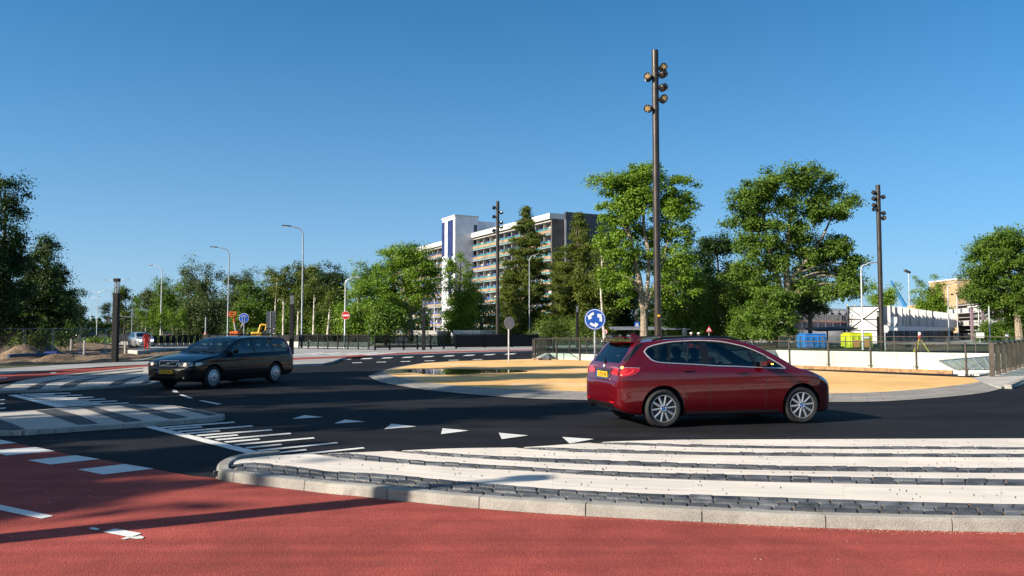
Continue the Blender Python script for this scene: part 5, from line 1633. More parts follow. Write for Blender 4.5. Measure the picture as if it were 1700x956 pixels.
lamp(160.5, 195, HZ(483, 195), 'double armed white street lamp in the middle of the far left road', [-1, 1], 'lamp_white', reach=1.7)
lamp(151, 232, HZ(493, 232), 'farthest double armed street lamp on the left road', [-1, 1], 'lamp_white', reach=1.7)
lamp(107.5, 165, HZ(501, 165), 'pale street lamp before the dark trees, nearer of the pair with arms to the right', [1], 'lamp_white', reach=.9)
lamp(122, 240, HZ(515, 240), 'pale street lamp before the dark trees, smaller of the pair with arms to the right', [1], 'lamp_white', reach=.9)
lamp(325, 249, HZ(498.5, 249), 'thin double armed lamp in front of the grey green willows', [-1, 1], 'lamp_white', reach=1.5)
lamp(370, 215, HZ(490.5, 215), 'thin double armed lamp close left of the grey lamp behind the estate car', [-1, 1], 'lamp_white', reach=1.5)
lamp(450, 177, HZ(477, 177), 'thin double armed lamp above the back of the large traffic sign', [-1, 1], 'lamp_white', reach=1.5)
lamp(572.5, 72, HZ(461.5, 72), 'slim pale lamp carrying the no entry sign', [1], 'lamp_white', reach=.7, drop=.5, r=.075)
lamp(721, 118, HZ(442, 118), 'pale lamp right of the full round tree, arm to the right', [1], 'lamp_white', reach=1.2)
lamp(879, 100, HZ(422, 100), 'grey lamp in front of the tall larch by the apartment block', [1], reach=1.3)
lamp(1432, 72, HZ(437, 72), 'white lamp beside the yellow container, arm to the right', [1], 'lamp_white', reach=.9, drop=.6)
lamp(1575.5, 98, HZ(469.5, 98), 'white lamp at the end of the white panelled building', [1], 'lamp_white', reach=.9, drop=.6)
lamp(1625.5, 120, HZ(489, 120), 'white lamp in front of the balcony flats, arm to the right', [1], 'lamp_white', reach=1.2, drop=.6)
lamp(1666.5, 138, HZ(512, 138), 'small white lamp before the bushes under the far right tree', [1], 'lamp_white', reach=.9, drop=.6)
def post(name, px, Y, top, label, cat, r=.09, m='lamp_grey', group=None):
    x = XA(px, Y); h = HZ(top, Y)
    b = MB(); b.lathe([(r * 1.5, -.3), (r * 1.5, .1), (r, .12), (r * .9, h - .02), (r * .6, h), (0, h)], Matrix.Translation((x, Y, 0)), 12)
    return tag(b.build(name, M[m], smooth=True), label, cat, group)
post('tram_pole', 219, 130, 511, 'grey tram pole just left of the silver car', 'tram pole', group='tram poles')
post('tram_pole', 242, 170, 513, 'slim grey tram pole above the silver car', 'tram pole', group='tram poles')
post('tram_pole', 278.5, 165, 518, 'grey tram pole right of the pale street lamp by the silver car', 'tram pole', .11, group='tram poles')
post('tram_pole', 341.5, 110, 526, 'short thick grey post above the black estate car windscreen', 'tram pole', .13, group='tram poles')
w = MB(); w.tube([AT(196, 525, 130), AT(219, 525, 130)], .03, 5); w.tube([AT(196, 531, 130), AT(219, 524, 130)], .02, 5)
tag(w.build('tram_bracket', M['lamp_grey']), 'thin bracket arm on the grey tram pole left of the silver car', 'bracket')
yp = thing('catenary_pole', 'slender white pole with a Y shaped bracket before the steel frame', 'pole', (XA(1643, 100), 100, 0))
b = MB(); b.tube([(0, 0, -.5), (0, 0, HZ(508, 100))], .08, 8); b.build('pole', M['lamp_white'], yp)
b = MB(); z1 = HZ(538.5, 100); b.tube([(0, 0, z1), (.45, 0, z1 + .3), (0, 0, z1 + .75)], .09, 6); b.tube([(.45, 0, z1 + .3), (1.0, 0, z1 + .34)], .09, 6); b.build('bracket', M['lamp_white'], yp)
fl = thing('floodlight', 'thin pole with a tilted brown floodlight above the white building', 'floodlight', (XA(1511, 185), 185, 0))
b = MB(); b.tube([(0, 0, 0), (0, 0, HZ(453, 185))], .10, 8); b.build('pole', M['lamp_white'], fl)
b = MB(); b.box((-.3, 0, HZ(450.5, 185)), (1.5, .7, .5), 0, 0, Matrix.Rotation(.45, 3, 'Y'), .08); b.build('lamp_head', M['mast'], fl)
cpole = thing('camera_pole', 'pale pole with two dark camera heads before the balcony flats', 'camera pole', (XA(1590, 150), 150, 0))
b = MB(); b.tube([(0, 0, 0), (0, 0, HZ(486, 150))], .09, 8); b.build('pole', M['lamp_white'], cpole)
for dx, py in ((-.85, 488.5), (.15, 486.5)):
    b = MB(); b.lathe([(0, -.22), (.26, -.1), (.28, .08), (0, .18)], Matrix.Translation((dx, 0, HZ(py, 150))), 12); b.build('camera', M['black'], cpole)
b = MB(); b.tube([(-.85, 0, HZ(487.5, 150)), (.15, 0, HZ(486.5, 150))], .04, 6); b.build('arm', M['lamp_white'], cpole)

# ------------------------------------------------------------------ traffic signs
def disc(parent, r, z, layers, y=-.03, n=40):
    """stack of flat discs facing the camera side (-Y)"""
    for i, (f, m, nm) in enumerate(layers):
        b = MB(); b.lathe([(0, 0), (r * f, 0), (r * f, .012), (0, .012)], Matrix.Translation((0, y - .003 * i, z)) @ Matrix.Rotation(pi / 2, 4, 'X'), n); b.build(nm, M[m], parent)
def sign_post(px, Y, label, top, cat='traffic sign', name='traffic_sign', rz=0.0, r=.038, m='galv', z0=0, group=None):
    root = thing(name, label, cat, (XA(px, Y), Y, z0), rz, group)
    b = MB(); b.lathe([(r, -.1), (r, top), (0, top)], None, 12); b.build('post', M[m], root, smooth=True)
    return root
def flat(root, name, polys, y, m, d=.004):
    b = MB()
    for p in polys: b.extrude([(a, y, c) for a, c in p], (0, -d, 0))
    return b.build(name, M[m], root, fix=True)
# blue roundabout sign with three turning arrows
Ys = 30.2; zc = HZ(530, Ys); rs = 17.6 / F_PX * Ys
rsgn = sign_post(987.5, Ys, 'round blue sign with three white turning arrows on the yellow island', zc + rs * .8, z0=.06)
zc -= .06
disc(rsgn, rs, zc, [(1, 'sign_blue', 'sign_plate'), (.94, 'sign_white', 'sign_ring'), (.89, 'sign_blue', 'sign_face')], -.06)
for k in range(3):
    a0 = radians(100 + 120 * k); P = []; R0, R1 = rs * .44, rs * .68; aw = radians(52)
    a_s = radians([-38, 82, 202][k] + 18)
    sgn = 1
    inn = []; out_ = []
    for j in range(9):
        t = a_s + aw * j / 8; out_.append((R1 * cos(t), R1 * sin(t))); inn.append((R0 * cos(t), R0 * sin(t)))
    te = a_s + aw; tip = te + radians(34); Rm = (R0 + R1) / 2
    poly = out_ + [(rs * .84 * cos(te), rs * .84 * sin(te)), (Rm * 1.02 * cos(tip), Rm * 1.02 * sin(tip)), (rs * .28 * cos(te), rs * .28 * sin(te))] + list(reversed(inn))
    flat(rsgn, 'arrow', [[(x, z + zc) for x, z in poly]], -.081, 'sign_white')
# sign on its pole seen from the back
zc = HZ(536, 41.5); o = sign_post(844.5, 41.5, 'grey back of a round sign on a pale pole left on the yellow island', zc + .2, rz=radians(38), m='lamp_white')
disc(o, .33, zc, [(1, 'sign_back', 'sign_plate')], -.05)
# no entry
o = thing('no_entry_sign', 'round red no entry sign with a white bar on the slim pale lamp', 'traffic sign', (XA(574, 71.8), 71.8, 0))
zc = HZ(523.5, 71.8); disc(o, .37, zc, [(1, 'sign_white', 'sign_plate'), (.95, 'sign_red', 'sign_face')], -.11)
flat(o, 'white_bar', [[(-.27, zc - .06), (.27, zc - .06), (.27, zc + .06), (-.27, zc + .06)]], -.128, 'sign_white')
# cycle and pedestrian path sign
zc = HZ(528, 51); o = sign_post(405, 51, 'round dark blue path sign with a faint bicycle and figures above the estate car', zc + .2, m='lamp_grey')
disc(o, .315, zc, [(1, 'sign_white', 'sign_plate'), (.95, 'sign_blue', 'sign_face')], -.05)
b = MB()
def ring3(c, rr_, t=.012):
    b.tube([(c[0] + rr_ * cos(2 * pi * k / 18), -.075, c[1] + rr_ * sin(2 * pi * k / 18)) for k in range(19)], t, 5)
ring3((-.10, zc + .09), .06); ring3((.10, zc + .09), .06)
b.tube([(-.10, -.075, zc + .09), (-.04, -.075, zc + .17), (.06, -.075, zc + .17), (.10, -.075, zc + .09)], .011, 5); b.tube([(-.04, -.075, zc + .17), (0, -.075, zc + .09), (.06, -.075, zc + .17)], .011, 5)
for x in (-.07, .06):
    b.tube([(x, -.075, zc - .05), (x, -.075, zc - .13), (x - .03, -.075, zc - .22)], .018, 5); b.tube([(x, -.075, zc - .13), (x + .04, -.075, zc - .22)], .016, 5)
    b.lathe([(0, -.024), (.022, 0), (0, .024)], Matrix.Translation((x, -.075, zc - .02)), 8)
b.build('pictogram', plain('sign pictogram', (.42, .46, .55), .4), o)
# big sign seen from the back with a second board under it
o = sign_post(450, 51, 'tall dark back of a road sign over a small second board behind the estate car', HZ(518, 51), m='lamp_grey')
M['sign_dark'] = mat('dark sign back', (.05, .06, .075), .5, .3, .1, 3)
for (y0, y1, w) in ((516.5, 545, .57), (546, 553, .57)):
    b = MB(); b.box((-.02, -.06, (HZ(y0, 51) + HZ(y1, 51)) / 2), (w, .03, HZ(y0, 51) - HZ(y1, 51)), 0, 0, None, .01); b.build('board', M['sign_dark'], o)
    b = MB(); b.box((-.02, -.085, (HZ(y0, 51) + HZ(y1, 51)) / 2), (.05, .03, HZ(y0, 51) - HZ(y1, 51) - .04)); b.build('rail', M['lamp_grey'], o)
# zebra crossing sign on the lantern column
o = thing('crossing_sign', 'small square blue pedestrian crossing sign on a black lantern column', 'traffic sign', (XA(1057.5, 93.6), 93.6, 0))
zc = HZ(538.5, 93.6); b = MB(); b.box((0, -.05, zc), (.58, .02, .60), 0, 0, None, .005); b.build('sign_plate', M['sign_blue'], o)
flat(o, 'white_triangle', [[(-.22, zc - .2), (.22, zc - .2), (0, zc + .22)]], -.062, 'sign_white')
flat(o, 'walking_figure', [[(-.03, zc - .02), (.02, zc + .06), (.05, zc - .02), (.08, zc - .18), (.04, zc - .18), (.0, zc - .08), (-.06, zc - .18), (-.10, zc - .18)]], -.068, 'ink')
# small round sign low beside the roundabout sign
zc = HZ(550.5, 80); o = sign_post(1004.5, 80, 'small round white sign with a red rim right below the roundabout sign', zc + .1)
disc(o, .255, zc, [(1, 'sign_red', 'sign_rim'), (.74, 'sign_white', 'sign_face')], -.05)
flat(o, 'pictogram', [[(-.05, zc - .12), (.05, zc - .12), (.06, zc + .1), (-.06, zc + .1)]], -.07, 'ink')
# roadworks warning triangle
zc = HZ(547.5, 84); o = sign_post(1177, 84, 'red and white roadworks triangle above the hatchback roof', zc + .1)
tri = lambda r_: [(-r_ * .866, zc - r_ * .5), (r_ * .866, zc - r_ * .5), (0, zc + r_)]
flat(o, 'sign_rim', [tri(.42)], -.05, 'sign_red'); flat(o, 'sign_face', [tri(.25)], -.056, 'sign_white')
flat(o, 'worker_pictogram', [[(-.10, zc - .10), (-.02, zc - .02), (-.05, zc + .06), (.0, zc + .11), (.04, zc + .04), (.02, zc - .02), (.06, zc - .10), (.02, zc - .10), (-.02, zc - .05), (-.06, zc - .10)], [(.07, zc - .1), (.15, zc - .1), (.11, zc - .03)]], -.062, 'ink')
# backs of signs on the right
o = sign_post(1484, 66.5, 'white back of a give way sign over a small white plate by the right mast', HZ(526, 66.5), m='lamp_white')
z0_, z1_, z2_ = HZ(526, 66.5), HZ(535, 66.5), HZ(542.5, 66.5)
flat(o, 'sign_plate', [[(-.26, z0_), (.26, z0_), (.26, z1_), (.02, z2_), (-.02, z2_), (-.26, z1_)]], -.05, 'sign_white', .02)
b = MB(); b.box((0, -.06, HZ(546.5, 66.5)), (.56, .02, .24), 0, 0, None, .01); b.build('second_plate', M['sign_white'], o)
zc = HZ(546, 70); o = sign_post(1469, 70, 'round white sign back half hidden behind the right bronze mast', zc + .1, m='lamp_white')
disc(o, .35, zc, [(1, 'sign_white', 'sign_plate')], -.05)
zc = HZ(552, 84); o = sign_post(1136, 84, 'pale oval back of a turned round sign behind the hatchback roof', zc + .45, rz=radians(35)); disc(o, .36, zc, [(1, 'sign_back', 'sign_plate')], -.05)
o = sign_post(1626.5, 112, 'blank white rectangular board on the white lamp before the flats', HZ(552, 112), m='lamp_white')
b = MB(); b.box((0, -.12, HZ(556.5, 112)), (1.1, .03, .76), 0, 0, None, .01); b.build('board', M['sign_white'], o)
o = sign_post(1671.5, 112, 'small blank white board on a thin pole by the far right bushes', HZ(553.5, 112)); b = MB(); b.box((0, -.06, HZ(556, 112)), (.5, .03, .40), 0, 0, None, .01); b.build('board', M['sign_white'], o)
o = sign_post(1661, 125, 'small blue direction board under the far right tree', HZ(550.5, 125)); b = MB(); b.box((0, -.06, HZ(551, 125)), (.65, .03, .16), 0, 0, None, .01); b.build('board', M['sign_blue'], o)
# survey tripod
tp = thing('survey_tripod', 'yellow survey tripod with a red and white instrument behind the far railing', 'survey tripod', (XA(1526.5, 64), 64, 0))
zt = HZ(563, 64)
for k, (dx, dy) in enumerate(((-.62, -.2), (.62, -.15), (.05, .6))):
    b = MB(); b.tube([(dx, dy, 0), (dx * .1, dy * .1, zt)], .035, 6); b.build('leg', plain('yellow tripod leg', (.62, .55, .06), .5), tp)
b = MB(); b.lathe([(.12, zt), (.12, zt + .05), (.03, zt + .08), (.0, zt + .1)], None, 12); b.build('tripod_head', M['sign_red'], tp)
b = MB(); b.box((0, 0, zt + .22), (.22, .2, .22), 0, 0, None, .04); b.build('instrument', M['sign_red'], tp)
b = MB(); b.lathe([(.11, zt + .33), (.11, zt + .5), (.04, zt + .58), (0, zt + .58)], None, 12); b.build('instrument_top', M['sign_white'], tp)
# ================================================================== BUILDINGS
def V2(x, y): return Vector((x, y))
M['panel_tan'] = mat('tan facade panel', (.30, .205, .13), .7, 0, .14, .6)
M['panel_pale'] = mat('pale facade panel', (.36, .31, .25), .7, 0, .14, .5)
M['fascia'] = mat('white fascia', (.52, .51, .49), .6, 0, .05, .4)
M['navy'] = mat('navy panel', (.012, .022, .11), .5, 0, .1, .6)
M['rail_blue'] = mat('blue balustrade', (.015, .06, .26), .5, 0, .15, .4)
M['rail_teal'] = mat('teal balustrade', (.015, .22, .25), .5, 0, .15, .4)
M['rail_pale'] = mat('pale blue balustrade', (.12, .26, .40), .5, 0, .15, .4)
M['window'] = plain('window glass', (.03, .035, .04), .06, 0, Specular_IOR_Level=.8)
M['curtain'] = mat('pale curtain', (.55, .53, .48), .8, 0, .3, .7)
M['end_wall'] = mat('dark cladding', (.060, .065, .075), .6, .1, .12, .3)
M['brown_wall'] = mat('brown brick end', (.11, .085, .065), .8, 0, .2, .5)
M['slab'] = mat('concrete slab', (.42, .40, .37), .8, 0, .1, .5)
M['ribbed'] = mat('white ribbed cladding', (.66, .66, .70), .5, .1, .06, .5)

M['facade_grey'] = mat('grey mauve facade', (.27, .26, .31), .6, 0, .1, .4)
M['office_white'] = mat('office wall', (.80, .80, .83), .5, 0, .06, .5)
# ---- long gallery flats with the stair tower
bc = V2(8.5, 174.0); bd = V2(-.463, .886).normalized(); bo = V2(-bd.y, bd.x) * 1.0     # bd runs along the facade to the back, bo out of it
if bo.x > 0: bo = -bo
ap_ = thing('apartment_block', 'long gallery flats with teal and blue balustrades and a navy striped stair tower', 'building', (bc.x, bc.y, 0), 0)
LEN, FH, NF = 106.0, 2.88, 9
HB = NF * FH + .4
fa_ = atan2(bd.y, bd.x)
def fbox(b, s0, s1, o0, o1, z0, z1, m=0):
    """box along the facade from s0 to s1, from o0 to o1 outwards"""
    c = bd * ((s0 + s1) / 2) + bo * ((o0 + o1) / 2)
    b.box((c.x, c.y, (z0 + z1) / 2), (s1 - s0, abs(o1 - o0), z1 - z0), fa_, m)
b = MB(); fbox(b, .3, LEN, -16, -1.62, 0, HB); b.build('core_wall', M['panel_pale'], ap_)
b = MB(); fbox(b, -.4, LEN, -16.2, .5, HB, HB + 1.25); b.build('roof', M['fascia'], ap_)
b = MB(); fbox(b, -.5, -.05, -3.4, .0, 0, HB + .0); b.build('end_fin', M['brown_wall'], ap_)
b = MB(); fbox(b, -.6, .2, -17.2, -3.5, 0, HB + 1.75); b.build('end_wall', M['end_wall'], ap_)
b = MB(); fbox(b, -.62, -.50, -3.7, -3.3, 0, HB); b.build('drain_pipe', M['fascia'], ap_)
r = random.Random(11)
for f in range(NF):
    z = f * FH + .3
    b = MB(); fbox(b, 0, LEN, -1.6, .0, z + FH - .42, z + FH - .2); b.build('gallery_slab', M['slab'], ap_)
    # back wall of the gallery: windows, doors and panels bay by bay
    w = MB(); nb = 27; bay = LEN / nb
    for k in range(nb):
        s0 = k * bay
        fbox(w, s0 + .05, s0 + 2.3, -1.60, -1.54, z, z + .85, 0)
        fbox(w, s0 + .05, s0 + 2.3, -1.60, -1.555, z + .85, z + 2.3, 1 if r.random() < .6 else 2)
        fbox(w, s0 + .05, s0 + 2.3, -1.60, -1.53, z + 1.5, z + 1.56, 3); fbox(w, s0 + 1.15, s0 + 1.22, -1.60, -1.53, z + .85, z + 2.3, 3)
        fbox(w, s0 + 2.5, s0 + 3.35, -1.60, -1.53, z, z + 2.15, 4 if r.random() < .75 else 3)
        fbox(w, s0 + bay - .10, s0 + bay + .02, -1.60, -.5, z, z + 2.4, 3)
    w.build('gallery_front', [M['panel_tan'], M['window'], M['curtain'], M['fascia'], M['rail_blue']], ap_)
    # balustrade: panel band, coloured rail on top and strip beneath
    b = MB(); nbk = 14
    for k in range(nbk):
        s0 = LEN * k / nbk; s1 = LEN * (k + 1) / nbk
        teal = k < 4 + (f % 3) or k > 11
        fbox(b, s0, s1 - .08, .00, .06, z - .05, z + .66, 0)
        fbox(b, s0, s1 - .03, .0, .10, z + .72, z + .98, 2 if teal else 1)
        fbox(b, s0, s1 - .03, .0, .07, z - .28, z - .08, 2 if teal else 3)
    b.build('balustrade', [M['panel_tan'], M['rail_blue'], M['rail_teal'], M['rail_pale']], ap_)
# stair tower on the facade
def s_at(px, o=0.0):
    k = (px - 850) / F_PX; q = bc + bo * o
    return (k * q.y - q.x) / (bd.x - k * bd.y)
t0, t1 = s_at(755, 5.2), s_at(733.5, 5.2)
zT = HZ(374, (bc + bd * s_at(760)).y) + 1.0
tw = MB(); fbox(tw, t0, t1, -1.5, 5.2, 0, zT); tw.build('stair_tower', M['ribbed'], ap_)
tw = MB(); fbox(tw, s_at(787, -8), t0 + 3, -8, -1.5, 0, zT - .5); tw.build('lift_tower', M['ribbed'], ap_)
tw = MB()
fbox(tw, t0 + (t1 - t0) * .15, t0 + (t1 - t0) * .55, 5.15, 5.3, zT - 10.5, zT - .8); fbox(tw, t0 + (t1 - t0) * .25, t0 + (t1 - t0) * .47, 5.15, 5.32, zT - 21, zT - .8); fbox(tw, t1 - (t1 - t0) * .20, t1 + .03, 5.15, 5.3, zT - 10, zT - .8)
tw.build('navy_stripe', M['navy'], ap_)
tw = MB()
for k in range(4): fbox(tw, t0 - .06, t0 + .1, -1.2, -.2, zT - 4.2 - k * 3, zT - 2.0 - k * 3)
tw.build('window', M['window'], ap_)
tw = MB(); fbox(tw, t0 - .2, t1 + .2, -1.6, 5.4, zT, zT + .35); tw.build('tower_roof', M['fascia'], ap_)

# ---- site cabins with lettering above the railings
def cabin(px0, px1, px2, py0, Y, label, txt=None, name='site_cabin'):
    x0, x1 = XA(px0, Y), XA(px1, Y); x2 = XA(px2, Y + 3)
    z1 = HZ(py0, Y)
    root = thing(name, label, 'site cabin', ((x0 + x1) / 2, Y, 0), 0, 'white site cabins')
    ox, oy = (x0 + x1) / 2, Y
    b = MB(); b.extrude([(x0 - ox, 0, -.3), (x1 - ox, 0, -.3), (x1 - ox, 0, z1), (x0 - ox, 0, z1)], (0, .12, 0)); b.build('front_panel', M['white_wall'], root, fix=True)
    b = MB(); b.extrude([(x0 - ox, .14, -.3), (x1 - ox + .02, .14, -.3), (x2 - ox, 3, -.3), (x0 - ox + .5, 3, -.3)], (0, 0, z1 + .25)); b.build('cabin_body', M['slab'], root, fix=True)
    b = MB()
    for k in range(9): b.box((x1 - ox + (x2 - x1) * (k + .5) / 9, .1 + 2.9 * (k + .5) / 9, z1 - .05), (.12, .12, .1))
    b.build('roof_edge', M['fascia'], root)
    if txt:
        w_ = x1 - x0
        Mx = Matrix(((1, 0, 0, w_ * .04), (0, 0, -1, -.006), (0, 1, 0, z1 - (z1 - HZ(557, Y)) * .60), (0, 0, 0, 1)))
        o = text_mesh(txt, w_ * .125, 'lettering', plain('grey blue lettering', (.16, .19, .26), .6), root, Mx, .003, .004)
        b = MB()
        for k in range(7): b.box((-w_ * .38 + k * w_ * .10, -.008, z1 - .10), (w_ * .05, .01, .045))
        b.build('small_print', plain('faded small print', (.55, .40, .28), .7), root)
cabin(686, 726, 749, 548.5, 96, 'plain white site cabin behind the black lantern column at the glass railing')
cabin(752, 797.5, 824, 548, 96, 'white site cabin with grey lettering left of the slim black mast', 'De Volumen Bouwer')
cabin(886.5, 935.5, 958, 550, 96, 'white site cabin with faint lettering behind the near end of the underpass railing', 'De Volumen Bouwer')
# distant white and grey hoarding
hb = thing('white_hoarding', 'low white hoarding with one grey panel behind the tail of the estate car', 'hoarding', (0, 0, 0))
for (a, c, m_) in ((452, 465.5, 'fascia'), (465.6, 472, 'slab'), (472.1, 487, 'fascia'), (487.1, 497, 'slab')):
    b = MB(); x0, x1 = XA(a, 118), XA(c, 118); b.box(((x0 + x1) / 2, 118, .5), (x1 - x0 - .02, .3, 2 * (HZ(550.8, 118) - .5)), 0, 0, None, .02); b.build('panel', M[m_], hb)

# ---- modular site offices (two storeys) on the right
mo0 = Vector((XA(1316, 118), 118)); mo1 = Vector((XA(1406, 132), 132)); md = (mo1 - mo0); ML = md.length; md /= ML; ma = atan2(md.y, md.x)
mod = thing('modular_office', 'two storey white modular office with a row of windows above navy panels', 'building', (mo0.x, mo0.y, 0), ma)
zr = HZ(512, 118)
b = MB(); b.box((ML / 2, 3.5, zr / 2), (ML, 6.9, zr - .02)); b.build('wall', M['office_white'], mod)
b = MB(); b.box((ML / 2 - .2, 3.4, zr + .14), (ML + .3, 7.5, .28)); b.build('roof', M['fascia'], mod)
nb = 7; bw = ML / nb
zA, zB, zC, zD = HZ(521, 122), HZ(532, 122), HZ(534.5, 122), HZ(546, 122)
for k in range(nb):
    x = (k + .5) * bw
    o = empty('window', (x, -.06, (zA + zB) / 2)); o.parent = mod
    b = MB(); b.box((0, 0, 0), (bw * .62, .06, zA - zB)); b.build('pane', M['window'], o)
    b = MB()
    for dx in (-.31, 0.0, .31): b.box((dx * bw, -.02, 0), (.08, .08, zA - zB + .08))
    for dz in (-.5, .5): b.box((0, -.02, dz * (zA - zB)), (bw * .66, .08, .08))
    b.build('frame', M['fascia'], o)
    b = MB(); b.box((x + bw * .1, -.03, (zA + zB) / 2), (bw * .16, .03, (zA - zB) * .9)); b.build('blind', M['panel_tan'], o).location = (-x, .06, -(zA + zB) / 2)
    b = MB(); b.box((x, -.04, (zC + zD) / 2), (bw * .90, .08, zC - zD)); b.build('navy_panel', M['navy'], mod)
    b = MB(); b.box((x, -.10, (zC + zD) / 2 + .05), (bw * .36, .03, (zC - zD) * .72)); b.build('panel_frame', M['end_wall'], mod)
    b = MB(); b.box((x + bw / 2, -.05, zr / 2 + .9), (.16, .12, zr - 1.9)); b.build('pillar', M['fascia'], mod)
    b = MB(); b.box((x + bw * .45, -.15, zr - .55), (.55, .3, .25)); b.build('roof_vent', M['black'], mod)
b = MB(); b.box((ML / 2, -.09, HZ(533.6, 122)), (ML, .10, .13)); b.build('orange_stripe', plain('orange stripe', (.65, .20, .04), .5), mod)
b = MB(); b.box((ML / 2, -.11, HZ(546.8, 122)), (ML, .1, .16)); b.build('floor_beam', M['black'], mod)
# yellow scaffold frame at its end
sc = MB(); c0 = mo1 + Vector((.6, 1.0))
for dx in (0, 1.2):
    for dz in (0,): sc.tube([(c0.x + dx, c0.y, 0), (c0.x + dx, c0.y, HZ(505, 132))], .06, 6)
for k in range(5): sc.tube([(c0.x, c0.y, 1 + k * 1.1), (c0.x + 1.2, c0.y, 1 + k * 1.1)], .05, 6)
tag(sc.build('scaffold_tower', plain('yellow scaffold', (.60, .50, .06), .5)), 'narrow yellow scaffold frame between the modular office and the white building', 'scaffold')

# ---- white panelled building with black bracing
wc = Vector((XA(1462, 110), 110)); w0 = Vector((XA(1407, 113), 113)); w1 = Vector((XA(1582, 168), 168))
HW = HZ(507.5, 110)
wb_ = thing('white_building', 'long white panelled building under construction with a black braced front', 'building', (0, 0, 0))
back = None
b = MB(); b.prism([xy(w0), xy(wc), xy(w1), xy(w1 + Vector((-6, 16))), xy(w0 + Vector((19, 40)))], 0, HW - .02); b.build('wall', M['ribbed'], wb_)
fd = (wc - w0); FL = fd.length; fd /= FL; fn = Vector((fd.y, -fd.x))
def P3(s, z, o=.06): return (w0.x + fd.x * s + fn.x * o, w0.y + fd.y * s + fn.y * o, z)
M['white_sheet'] = mat('white sheeting', (.62, .60, .58), .6, 0, .05, .5)
b = MB(); b.extrude([P3(0, 0, .02), P3(FL, 0, .02), P3(FL, HW, .02), P3(0, HW, .02)], (fn.x * .05, fn.y * .05, 0)); b.build('front_sheet', M['white_sheet'], wb_, fix=True)
b = MB()
for (s0, za, s1, zb) in ((.3, HW - .2, FL - .1, 1.9), (.3, 1.9, FL - .1, HW - .2), (.25, 0, .25, HW), (FL - .06, 0, FL - .06, HW), (0, 1.75, FL, 1.75), (0, 3.3, FL, 3.3), (0, HW - .06, FL, HW - .06)):
    b.tube([P3(s0, za, .12), P3(s1, zb, .12)], .06, 6)
b.build('bracing', M['rail_black'], wb_)
ld = (w1 - wc); LL = ld.length; ld /= LL; ln_ = Vector((ld.y, -ld.x))
def Q3(s, z, o): return (wc.x + ld.x * s + ln_.x * o, wc.y + ld.y * s + ln_.y * o, z)
la = atan2(ld.y, ld.x)
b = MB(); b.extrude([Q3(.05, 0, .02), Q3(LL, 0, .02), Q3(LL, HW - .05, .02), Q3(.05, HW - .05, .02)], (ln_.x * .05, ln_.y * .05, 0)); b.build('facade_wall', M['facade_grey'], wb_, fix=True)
r = random.Random(4); s_ = 1.0
zm = HW * .47
while s_ < LL - 1:
    wd = r.uniform(.30, .62); zt_ = HW + .05
    b = MB(); c = Q3(s_ + wd / 2, (zm + zt_) / 2, .95 + r.uniform(-.1, .15)); b.box(c, (wd, .1, zt_ - zm), radians(-14)); b.build('facade_panel', M['white_sheet'], wb_)
    s_ += r.uniform(2.6, 4.6)
b = MB(); c = Q3(LL / 2, zm - .35, .25); b.box(c, (LL, .3, .7), la); b.build('mid_beam', M['ribbed'], wb_)
s_ = 3.0
while s_ < LL - 1:
    b = MB(); c = Q3(s_, (zm - .7) / 2 + .1, .12); b.box(c, (r.uniform(1.0, 1.8), .1, zm - .9), la); b.build('opening', M['end_wall'] if r.random() < .7 else M['brown_wall'], wb_)
    s_ += r.uniform(2.0, 3.2)
for z in (zm + .7, zm * .5):
    b = MB(); b.tube([Q3(0, z, .55), Q3(LL, z, .55)], .05, 6); b.build('scaffold_rail', M['rail_black'], wb_)

# ---- canopy shelters, containers
def shelter(label, px0, px1, Y, z0, z1, depth=3.0, mat_='lamp_grey'):
    x0, x1 = XA(px0, Y), XA(px1, Y)
    root = thing('shelter', label, 'shelter', ((x0 + x1) / 2, Y, 0)); L_ = x1 - x0
    b = MB(); b.extrude([(-L_ / 2, -depth / 2, z0), (L_ / 2, -depth / 2, z1), (L_ / 2, depth / 2, z1 + .25), (-L_ / 2, depth / 2, z0 + .25)], (0, 0, -.14)); b.build('roof', M[mat_], root, fix=True)
    n = max(2, int(L_ / 2.6))
    for k in range(n + 1):
        t = k / n; b = MB(); zt = z0 + (z1 - z0) * t; b.box((-L_ / 2 + L_ * (t * .9 + .05), depth * .3, zt / 2), (.12, .12, zt)); b.build('post', M['rail_black'], root)
    return root
shelter('long bicycle shelter with a thin pale blue roof edge behind the red hatchback', 1013, 1141, 92, HZ(545.5, 92), HZ(545.5, 92), 3.0)
shelter('dark sloping canopy roof over the blue and yellow containers', 1348, 1412, 84, HZ(548, 84), HZ(545, 84), 3.5, 'rail_black')
def container(px0, px1, py0, Y, col, label, name='container'):
    x0, x1 = XA(px0, Y), XA(px1, Y); h = HZ(py0, Y); L_ = x1 - x0
    m_ = mat(name + ' paint', col, .5, 0, .12, 1.5)
    root = thing(name, label, 'container', ((x0 + x1) / 2, Y, 0))
    b = MB(); b.box((0, 0, h / 2 + .02), (L_, 2.0, h), 0, 0, None, .06); b.build('container_body', m_, root)
    for k in range(max(3, int(L_ / .5))):
        n = max(3, int(L_ / .5)); b = MB(); b.box((-L_ / 2 + (k + .5) * L_ / n, -1.03, h * .45), (.08, .06, h * .8)); b.build('rib', m_, root)
    b = MB(); b.box((0, -.2, h + .08), (L_ * .96, 1.6, .12), 0, 0, None, .05); b.build('lid', m_, root)
    return root
container(1328, 1366, 556, 78, (.012, .17, .52), 'bright blue container behind the underpass wall')
c = container(1402, 1441, 554.5, 78, (.55, .60, .02), 'yellow green container left of the white lamp behind the underpass wall')
for dx, col in ((-.45, (.62, .30, .10)), (.55, (.62, .30, .10))):
    b = MB(); b.box((dx, -1.08, .45), (.62, .03, .7)); b.build('orange_board', plain('orange board', col, .6), c)
